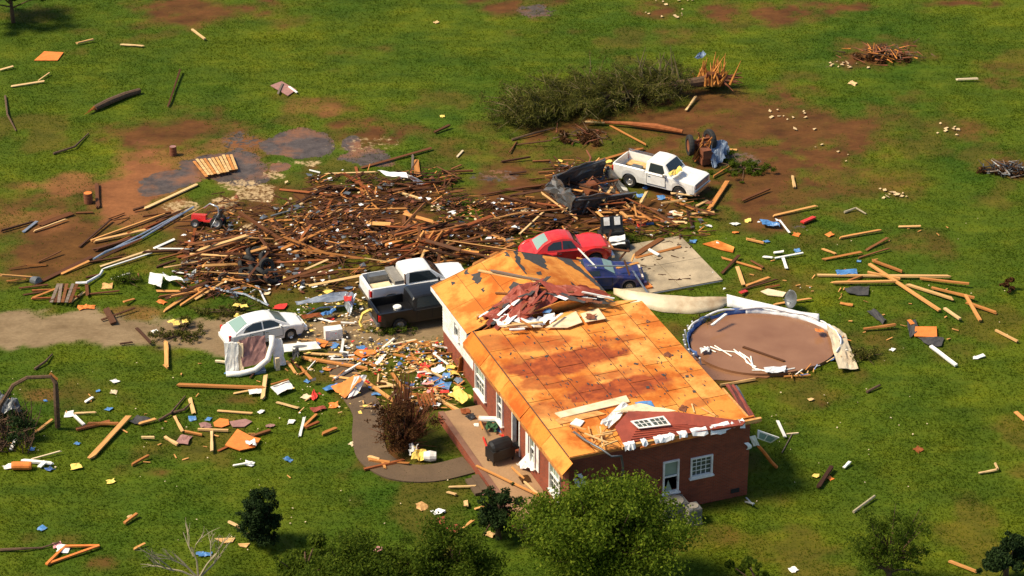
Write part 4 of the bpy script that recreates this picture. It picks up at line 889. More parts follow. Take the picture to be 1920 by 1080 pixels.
# white sedan
a, b, rz = ground_from_wheels(458, 656, 553, 635); d = Vector((math.cos(rz), math.sin(rz), 0)); mid = (a+b)/2+Vector((-d.y, d.x, 0))*.74-d*.05
c = Car("sedan", "white four door sedan on the gravel drive beside the overturned sofa", "car", mid, rz, 'p_white', 4.5, .2, [(-2.25, .72), (-2.15, .94), (-1.65, 1.0), (1.05, .98), (1.6, .9), (2.05, .78), (2.25, .58)],
        [(-2.25, .66), (-2.05, .8), (-1.3, .86), (1.3, .86), (2.0, .78), (2.25, .56)], (-1.3, 1.3), .31)
c.e.scale = (.89, .89, .89)
c.house([(-1.85, 1.0), (-1.15, 1.36), (-.75, 1.45), (-.2, 1.48), (.25, 1.44), (.5, 1.36), (1.25, .97)], .93, .79, .55)
c.side_glass([(-1.4, .99), (-.3, .99), (-.3, 1.37), (-.78, 1.36), (-1.2, 1.2)]); c.side_glass([(-.22, .99), (.86, .99), (.42, 1.29), (.2, 1.36), (-.22, 1.38)])
c.end_glass(.55, 1.16, 'glass'); c.end_glass(-1.78, -1.08, 'glassg', "rear_window"); c.door(-1.05, -.28, .4, .9); c.door(-.22, .85, .4, .9); c.bits(2.1, .68, -2.15, .8, mirror=(.72, 1.02, None), bump='p_white', bh=.22, rb=.48, bw=1.35)
# modern white pickup
tl = G(697, 552, .95); rz = math.radians(20); d = Vector((math.cos(rz), math.sin(rz), 0)); n_ = Vector((-d.y, d.x, 0))
mid = Vector((tl.x, tl.y, 0))+d*2.62+n_*.9
c = Car("pickup_truck", "white modern pickup with toolbox parked behind the black pickup", "pickup truck", mid, rz, 'p_white', 5.8, .42, [(-2.9, 1.32), (-.95, 1.32), (-.9, 1.28), (1.0, 1.28), (1.4, 1.25), (2.7, 1.16), (2.9, .9)],
        [(-2.9, .95), (-2.7, 1.0), (2.3, 1.0), (2.9, .84)], (-1.75, 1.85), .4, bed=(-2.82, -.95, .8), ww=.26)
c.e.scale = (.92, .92, .92)
c.house([(-.9, 1.78), (-.8, 1.9), (-.3, 1.94), (.4, 1.92), (.6, 1.86), (1.35, 1.27)], 1.2, .93, .72)
c.side_glass([(-.7, 1.3), (.95, 1.3), (.5, 1.8), (-.62, 1.84)]); c.end_glass(.66, 1.28); c.door(-.75, .95, .6, 1.18); c.bits(2.78, .95, -2.86, 1.02, mirror=(.95, 1.35, 'black'), rl=(.12, .36), bump='chrome', fb=.62, rb=.62)
MB().box((-1.25, 0, 1.4), (.5, 1.8, .26)).build("toolbox", M['acgrey'], c.e); MB().box((-2.0, .6, 1.12), (1.1, .5, .5)).build("cargo_box", M['dmetal'], c.e); MB().box((-2.1, -.2, .92), (1.2, .9, .16)).build("cargo_sheet", M['cream'], c.e)
MB().bar((-.93, -.9, 1.9), (-.93, -.95, 1.3), .06).build("rack_post", M['brown'], c.e); MB().box((-2.95, 0, 1.0), (.06, 1.7, .55)).build("tailgate", M['p_white'], c.e)
# black pickup
tl = G(711, 597, .95); mid = Vector((tl.x, tl.y, 0))+d*2.62+n_*.88
c = Car("pickup_truck", "black pickup parked nearest the white-sided wing", "pickup truck", mid, rz, 'p_black', 5.7, .42, [(-2.85, 1.25), (-.95, 1.25), (-.9, 1.22), (1.0, 1.22), (1.4, 1.2), (2.6, 1.1), (2.85, .85)],
        [(-2.85, .93), (-2.6, .98), (2.3, .98), (2.85, .82)], (-1.7, 1.8), .39, bed=(-2.77, -.95, .78), ww=.25)
c.e.scale = (.92, .92, .92)
c.house([(-.9, 1.7), (-.8, 1.82), (-.3, 1.86), (.5, 1.84), (.7, 1.78), (1.4, 1.2)], 1.14, .92, .7)
c.side_glass([(-.7, 1.24), (.98, 1.24), (.55, 1.72), (-.62, 1.76)]); c.end_glass(.76, 1.33); c.door(-.75, .1, .58, 1.12, 'black'); c.door(.14, 1.0, .58, 1.12, 'black'); c.bits(2.72, .9, -2.8, .98, mirror=(.98, 1.3, 'black'), rl=(.12, .34), bump='dmetal', fb=.6, rb=.6)
MB().box((-2.9, 0, .98), (.06, 1.64, .5)).build("tailgate", M['p_black'], c.e)
w_ = MB().lathe([(0, 0), (.2, 0), (.24, .16), (.2, .2), (0, .2)], (-1.5, .1, .8), 14).build("bucket", M['white'], c.e)
# old square pickup
a, b, rz = ground_from_wheels(1183, 350, 1275, 373); d = Vector((math.cos(rz), math.sin(rz), 0)); n_ = Vector((-d.y, d.x, 0)); mid = (a+b)/2+n_*.78-d*.1
c = Car("pickup_truck", "old square white pickup standing among debris far right of the red car", "pickup truck", mid, rz, 'p_white2', 5.0, .42, [(-2.5, 1.24), (-.55, 1.24), (-.5, 1.2), (.75, 1.2), (1.0, 1.2), (2.3, 1.14), (2.5, 1.08)],
        [(-2.5, .88), (-2.4, .93), (2.35, .93), (2.5, .9)], (-1.45, 1.6), .38, bed=(-2.44, -.55, .72), sh=.05, ww=.24)
c.house([(-.5, 1.72), (-.42, 1.8), (.0, 1.83), (.45, 1.8), (.6, 1.74), (1.05, 1.2)], 1.12, .87, .7)
c.side_glass([(-.32, 1.22), (.68, 1.22), (.48, 1.68), (-.26, 1.7)]); c.end_glass(.62, 1.0, 'glass'); c.end_glass(-.499, -.47, 'glass', "rear_window"); c.door(-.38, .75, .55, 1.1)
c.bits(2.47, .92, -2.46, .95, mirror=(.7, 1.25, 'chrome'), rl=(.1, .3), bump='chrome', fb=.55, rb=.55, lw=.22); MB().box((2.5, 0, .88), (.06, 1.5, .3)).build("grille", M['dmetal'], c.e)
for k in range(4): MB().box((2.54, 0, .78+k*.065), (.02, 1.44, .018)).build("grille_bar", M['chrome'], c.e)
MB().box((-1.5, .45, .8), (1.5, .6, .06)).build("bed_board", M['pale'], c.e); MB().box((-1.4, -.2, .86), (.6, .5, .25)).build("bed_cargo", M['dmetal'], c.e)
for k in range(2): MB().box((-1.5, .88, 1.28+.09*k), (1.9, .03, .04)).build("bed_rail", M['chrome'], c.e)
gsheet([(1252, 327), (1275, 313), (1280, 322), (1256, 334)], 1.45, 'yellow', "yellow_rag", "orange yellow rag on the old white pickup's windscreen", "rag", .1, 2)
# red vintage car
cr = G(1062, 488, 0); rz = math.radians(13)
c = Car("vintage_car", "red rounded vintage coupe wrecked behind the wing roof", "car", cr+Vector((-.1, -.3, .1)), rz, 'p_red', 4.7, .28, [(-2.35, .7), (-2.2, .9), (-1.5, 1.05), (.6, 1.1), (1.4, 1.1), (2.05, 1.02), (2.35, .78)],
        [(-2.35, .55), (-2.1, .78), (-1.4, .9), (0, .86), (1.3, .92), (2.0, .84), (2.35, .55)], (-1.45, 1.4), .36, sh=.16)
c.house([(-1.7, 1.02), (-1.25, 1.4), (-.85, 1.58), (-.3, 1.66), (.1, 1.6), (.3, 1.5), (.75, 1.08)], 1.0, .78, .52)
c.side_glass([(-1.1, 1.1), (-.35, 1.1), (-.35, 1.48), (-.75, 1.46), (-1.05, 1.28)]); c.side_glass([(-.28, 1.1), (.45, 1.1), (.18, 1.46), (-.28, 1.5)]); c.end_glass(-1.6, -1.0, 'glassg', "rear_window", .14); c.end_glass(.34, .68); c.door(-.6, .5, .5, 1.0); c.bits(2.2, .8, -2.25, .7, lw=.18, lh=.18, rl=(.1, .14), bump='chrome', bh=.14)
for sd_ in (-1, 1):
    for x, r_ in ((1.4, .6), (-1.45, .58)):
        V = []; 
        for i in range(11):
            t = math.pi*i/10; V.append([(x+r_*1.35*math.cos(t), sd_*(.78+.14*math.sin(math.pi*q)), .4+.55*math.sin(t)*(1-.0*q)+(-.18 if q == 1 else 0)*math.sin(t)+(.12*math.sin(math.pi*q))) for q in (0, .35, .7, 1)])
        MB().sheet(V, .02).build("fender", M['p_red'], c.e, smooth=True)
# navy car
cb_ = G(1150, 545, 0)
c = Car("wrecked_car", "dark blue car crushed between the red car and the concrete slab", "car", cb_+Vector((-.6, .75, -.05)), math.radians(8), 'p_blue', 4.2, .2, [(-2.1, .8), (-1.6, .95), (.5, .96), (1.2, .9), (1.9, .8), (2.1, .6)], [(-2.1, .68), (-1.8, .82), (1.6, .84), (2.1, .6)], (-1.3, 1.3), .3, tilt=(.06, .03))
c.house([(-1.4, .96), (-.9, 1.26), (-.3, 1.32), (.0, 1.26), (.62, .95)], .9, .76, .56); c.side_glass([(-1.0, .97), (-.2, .97), (-.25, 1.2), (-.8, 1.18)]); c.end_glass(.05, .56, 'glassg'); c.end_glass(-1.34, -.95, 'glass', "rear_window"); c.door(-.6, .4, .4, .88); c.bits(2.0, .66, -2.05, .75, bump='p_blue')
# roof poles lying across the two cars
board(1094, 498, 1186, 499, .06, 'metal', "straight silver pole lying over the dark blue car", .06, 1.4, 1.3, "metal_pole", "pole"); board(1080, 462, 1120, 503, .06, 'white', "white pole leaning over the red car's door", .06, 1.7, 1.2, "pole", "pole"); board(1185, 505, 1216, 553, .08, 'metal', "silver pole slanting at the nose of the dark blue car", .06, 1.0, .1, "metal_pole", "pole")

# dark wrecked utility trailer
tr = tag(empty("utility_trailer", G(1098, 375, .0), math.radians(30), rot=(math.radians(16), math.radians(5), math.radians(36))), "dark open box trailer crumpled left of the old white pickup", "trailer"); tr.scale = (1.15, 1.2, 1.1)
for (cc, dd_, nm) in (((0, 0, .24), (3.36, 1.94, .06), "trailer_floor"),): MB().box(cc, dd_).build(nm, M['p_dark'], tr)
for k, (q, nm) in enumerate((([(-1.75, -1.05, .15), (1.75, -1.15, .1), (1.6, -1.3, 1.1), (-1.6, -.95, 1.15)], "side_panel"), ([(-1.7, 1.0, .2), (1.7, 1.0, .2), (1.75, 1.2, 1.1), (-1.5, .8, 1.2)], "side_panel"), ([(-1.7, -1.0, .2), (-1.7, 1.0, .2), (-1.5, .8, 1.15), (-1.65, -.95, 1.1)], "front_panel"), ([(1.7, -1.1, .2), (1.75, 1.0, .2), (1.9, 1.1, .7), (1.85, -1.2, .6)], "tailgate"))): crumple(q, .2, 10, 6, .05, 40+k).build(nm, M['p_dark'], tr)
for y, y2 in ((-.98, -1.3), (.82, 1.18)): MB().bar((-1.65, y, 1.17), (1.7, y2, 1.13), .08, .07).build("top_rail", M['dmetal'], tr)
for x in (-1.1, 0, 1.1): MB().bar((x, -1.08, .15), (x+.1, -1.16, 1.1), .07).build("side_post", M['dmetal'], tr)
for sd_ in (-1, 1): wheel(tr, .1, sd_*1.16, .34, .2, sd_)
eng = MB(); eng.box((.3, .1, .55), (.9, .7, .5)); eng.box((.2, .1, .9), (.5, .4, .3)); eng.tube([(0, .3, .9), (.5, .5, 1.1), (.9, .2, .8)], .06, 6); tag(eng.build("engine_block", M['rust'], loc=tr.location, rot=tr.rotation_euler), "rusty engine lump inside the dark box trailer", "engine")
# overturned tractor
tt = tag(empty("tractor", G(1312, 300), rot=(0, 0, math.radians(20))), "overturned rusty tractor with blue grey fenders behind the old white pickup", "tractor")
def big_wheel(p, loc, r, w, rot):
    wh = empty("wheel", loc, 0, p, rot=rot); MB().lathe([(r*.62, -w/2), (r*.94, -w/2), (r, -w*.2), (r, w*.2), (r*.94, w/2), (r*.62, w/2)], (0, 0, 0), 20, 'Y').build("tyre", M['rubber'], wh)
    MB().lathe([(0, .03), (r*.3, .03), (r*.62, .1), (r*.62, -.1), (0, -.06)], (0, 0, 0), 14, 'Y').build("rim", M['rust'], wh)
big_wheel(tt, (-.62, 0, 1.0), .6, .26, (0, .1, math.radians(80))); big_wheel(tt, (.62, .1, 1.1), .6, .26, (0, -.15, math.radians(95)))
MB().bar((-.7, 0, 1.15), (.7, .1, 1.2), .16).build("axle", M['rust'], tt); MB().box((0, -.3, .75), (.5, 1.4, .5)).build("chassis", M['rust'], tt); MB().box((.1, -.5, .4), (.7, .8, .6)).build("engine", M['rust'], tt)
for i in range(16): MB().bar((random.uniform(-.6, .5), random.uniform(-.6, .4), .2), (random.uniform(-.4, .6), random.uniform(-.6, .4), random.uniform(.9, 1.6)), .06).build("bent_rod", M['splinter'] if i % 2 else M['rust'], tt)
crumple([(.3, -1.1, .1), (1.1, -1.0, .2), (1.2, -.2, 1.1), (.5, -.3, .9)], .12, t=.03, seed=1).build("fender", M['bluegrey'], tt); crumple([(1.0, -.2, .1), (1.9, 0, .1), (1.8, .6, .6), (1.0, .5, .8)], .12, t=.03, seed=2).build("fender", M['bluegrey'], tt); crumple([(.2, -1.3, 0), (.5, -1.3, 0), (.5, -.9, .7), (.2, -.9, .6)], .08, t=.03, seed=3).build("hood", M['bluegrey'], tt)
# red lawn tractor
mt = tag(empty("lawn_tractor", G(390, 425), math.radians(-8), rot=(.25, 0, math.radians(172))), "red lawn tractor tipped among bent tubes left of heap", "lawn tractor"); mt.scale = (.85, .85, .8)
MB().box((.55, 0, .6), (.9, .55, .4)).build("hood", M['p_red'], mt); MB().box((-.35, 0, .45), (1.1, .8, .12)).build("floor_pan", M['p_red'], mt); MB().box((-.6, 0, .72), (.45, .5, .12)).build("seat", M['black'], mt); MB().box((-.8, 0, .95), (.1, .5, .45)).build("backrest", M['black'], mt); MB().tube([(.1, 0, .7), (-.15, 0, 1.05)], .03).build("steering_column", M['black'], mt)
for x, r_ in ((-.65, .4), (.7, .28)):
    for sd_ in (-1, 1): wheel(mt, x, sd_*.5, r_, .25, sd_)
tag(MB().tube([G(395, 428, .2), G(410, 400, 1.0), G(408, 388, 1.5), G(394, 382, 1.4), G(383, 390, 1.0)], .05, 6).build("bent_tube", M['metal'], smooth=True), "bent silver tube hooked over the red lawn tractor", "tube")
# black and white cart
ct = tag(empty("utility_cart", G(1150, 458), math.radians(-75), rot=(0, 0, math.radians(-80))), "black utility cart with white seats and body above the concrete slab", "cart")
MB().box((0, 0, .45), (1.9, 1.1, .3)).build("chassis", M['black'], ct); MB().box((-.5, 0, .95), (.18, 1.15, .8), M=Matrix.Rotation(-.4, 3, 'Y')).build("backrest", M['black'], ct)
for y in (-.28, .28): MB().box((-.47, y, 1.12), (.1, .3, .42), M=Matrix.Rotation(-.4, 3, 'Y')).build("seat_pad", M['white'], ct); MB().box((-.1, y, .68), (.5, .4, .12)).build("seat", M['black'], ct)
crumple([(.5, -.5, .7), (1.1, -.4, .5), (1.1, .4, .5), (.5, .5, .7)], .06, t=.03).build("front_cowl", M['p_white'], ct); MB().box((.35, 0, .75), (.06, 1.0, .3)).build("dash", M['black'], ct)
for x in (-.65, .7):
    for sd_ in (-1, 1): wheel(ct, x, sd_*.58, .27, .22, sd_)
# tyres
def tyre(px, py, z, rot, label, r=.36, group=None):
    o = MB().lathe([(r*.58, -.1), (r*.9, -.11), (r, -.07), (r, .07), (r*.9, .11), (r*.58, .1), (r*.58, -.1)], (0, 0, 0), 18, 'Z').build("tyre", M['rubber'], loc=G(px, py, z), rot=rot); return tag(o, label, "tyre", group)
tyre(421, 524, .3, (1.2, 0, .4), "single black tyre leaning left of the tyre pile")
for i, (x, y, z) in enumerate([(455, 498, .25), (468, 490, .4), (480, 505, .3), (492, 512, .5), (500, 498, .6), (478, 520, .3), (508, 518, .35), (462, 512, .3), (495, 486, .4), (470, 478, .6), (485, 472, .35)]):
    tyre(x, y, z, (random.uniform(0, 1.4), random.uniform(-.6, .6), random.uniform(0, 3)), "black tyre in the dark tyre pile amid the heap", random.uniform(.34, .5), "tyres piled in the debris heap")
# barrels
def barrel(px, py, mat, top, label, r=.29, h=.85, rot=(0, 0, 0)):
    o = MB().lathe([(0, 0), (r, 0), (r, h*.32), (r*1.04, h*.34), (r, h*.36), (r, h*.64), (r*1.04, h*.66), (r, h*.68), (r, h), (r*.94, h), (r*.94, h-.03), (0, h-.03)], (0, 0, 0), 18).build("barrel", M[mat], loc=G(px, py, .0), rot=rot)
    MB().lathe([(0, 0), (r*.9, 0), (r*.9, .012), (0, .012)], (0, 0, h-.025), 16).build("lid", M[top], o); return tag(o, label, "barrel")
barrel(325, 291, 'rust', 'mauve', "small dark red barrel on the muddy pad", .2, .55); barrel(166, 380, 'rust', 'orangep', "rusty dark barrel beside the upright board", .24, .6)
tag(MB().lathe([(0, 0), (.22, 0), (.24, .45), (.2, .5), (0, .5)], (0, 0, 0), 14).build("bucket", M['dmetal'], loc=G(62, 526, .02), rot=(1.3, 0, .8)), "grey bucket lying on bare ground at far left", "bucket")
bb = MB().lathe([(0, 0), (.17, .0), (.19, .1), (.19, .8), (.17, .88), (0, .88)], (0, 0, 0), 12).build("tank", M['orangep'], loc=G(22, 873, .19), rot=(0, math.pi/2, 0)); tag(bb, "small orange cylinder lying on the lawn at far left", "tank")
# overturned sofa next to the sedan
so = tag(empty("sofa", G(478, 690), math.radians(18)), "overturned cream sofa with mauve underside beside the sedan's rear", "sofa"); so.scale = (1.12, 1.1, 1.12)
crumple([(-1.3, -.1, .0), (-.75, -.25, .0), (-.7, -.1, 1.35), (-1.25, .1, 1.4)], .05, t=.1, seed=3).build("arm_panel", M['white'], so); crumple([(-.75, -.2, .1), (-.55, -.3, .1), (-.5, -.1, 1.3), (-.7, 0, 1.35)], .03, t=.08, seed=5).build("arm_edge", M['cream'], so)
crumple([(-.6, -.35, .25), (.5, -.3, .45), (.55, .25, 1.35), (-.6, .1, 1.4)], .06, t=.06, seed=4).build("seat_underside", M['mauve'], so)
MB().tube([(-1.3, -.3, .1), (-.8, -.5, .12), (-.1, -.5, .18), (.5, -.35, .5), (.8, 0, 1.0), (.85, .2, 1.35)], .13, 8).build("piped_edge", M['white'], so, smooth=True)
crumple([(.8, -.3, .0), (1.3, -.2, .0), (1.25, .15, 1.1), (.85, .1, 1.25)], .08, t=.06, seed=6).build("back_flap", M['white'], so); MB().box((.9, -.45, .2), (.18, .1, .75)).build("torn_leg", M['cream'], so); MB().box((.1, -.45, .08), (.5, .3, .14)).build("base_board", M['bluegrey'], so)
dr = tag(empty("loose_door", G(562, 648, .3)), "white door slab with dark oval lying in front of the sedan", "door"); q = [G(523, 646, .5), G(592, 640, .5), G(602, 653, .3), G(532, 660, .3)]; q = [p-dr.location for p in q]
MB().slab([q[3], q[2], q[1], q[0]], .05).build("door_slab", M['white'], dr); ov = [bilin(q, .5+.2*math.cos(t), .5+.18*math.sin(t))+Vector((0, 0, .012)) for t in np.linspace(0, 2*math.pi, 16, endpoint=False)]; MB().slab(ov[::-1] if True else ov, .01, Vector((0, 0, 1))).build("oval_window", M['dmetal'], dr)
# white cabinet
cbn = tag(empty("cabinet", G(625, 634), math.radians(15)), "white cabinet box with orange back near the black pickup", "cabinet"); MB().box((0, 0, .3), (.85, .5, .55)).build("carcass", M['white'], cbn); MB().box((.2, .29, .38), (.5, .04, .7)).build("back_board", M['pine'], cbn); MB().box((0, -.26, .3), (.4, .02, .45)).build("cabinet_door", M['white'], cbn)
# pallet on the old pad
pq = [G(362, 302, .18), G(436, 290, .18), G(446, 317, .18), G(386, 331, .18)]; pcn = sum(pq, Vector())/4; pal = tag(empty("pallet", (pcn.x, pcn.y, 0)), "wooden pallet of tan slats lying on the muddy concrete pad", "pallet"); pq = [p-Vector((pcn.x, pcn.y, 0)) for p in pq]
for i in range(11):
    s = i/10.6; jig = random.uniform(-.05, .05); MB().bar(bilin(pq, s+.02, -.02+jig)+Vector((0, 0, random.uniform(-.02, .03))), bilin(pq, s+.02, 1+jig), .15, .03).build("slat", M['pale'] if i % 3 else M['pine'], pal)
for t in (.08, .5, .92): MB().bar(bilin(pq, 0, t)-Vector((0, 0, .09)), bilin(pq, 1, t)-Vector((0, 0, .09)), .08, .12).build("runner", M['brown'], pal)
# broken pallet left
bp = tag(empty("broken_pallet", G(115, 565)), "broken brown pallet slats piled above the gravel drive at far left", "pallet")
for i in range(6): x = 96+i*7; MB().bar(G(x, 567, .15+.03*i)-bp.location, G(x+random.uniform(3, 16), 532, .25+.05*i)-bp.location, .16, .03).build("slat", M['brown'] if i % 2 else M['grey'], bp)
for yy in (545, 560): MB().bar(G(60, yy, .1)-bp.location, G(150, yy-4, .12)-bp.location, .1, .08).build("runner", M['red'], bp)
# wall frame ladder of studs
wf = tag(empty("stud_framing", G(800, 465)), "rust brown wall frame with slanted studs in the middle of heap", "wall frame")
for x0, x1 in ((770, 795), (787, 814), (801, 830)): MB().bar(G(x0, 474, .25)-wf.location, G(x1, 434, .9)-wf.location, .09, .16).build("stud", M['pine'], wf)
MB().slab([G(775, 474, .15)-wf.location, G(838, 468, .15)-wf.location, G(840, 438, .55)-wf.location, G(792, 440, .55)-wf.location], .03).build("sheathing", M['red'], wf)

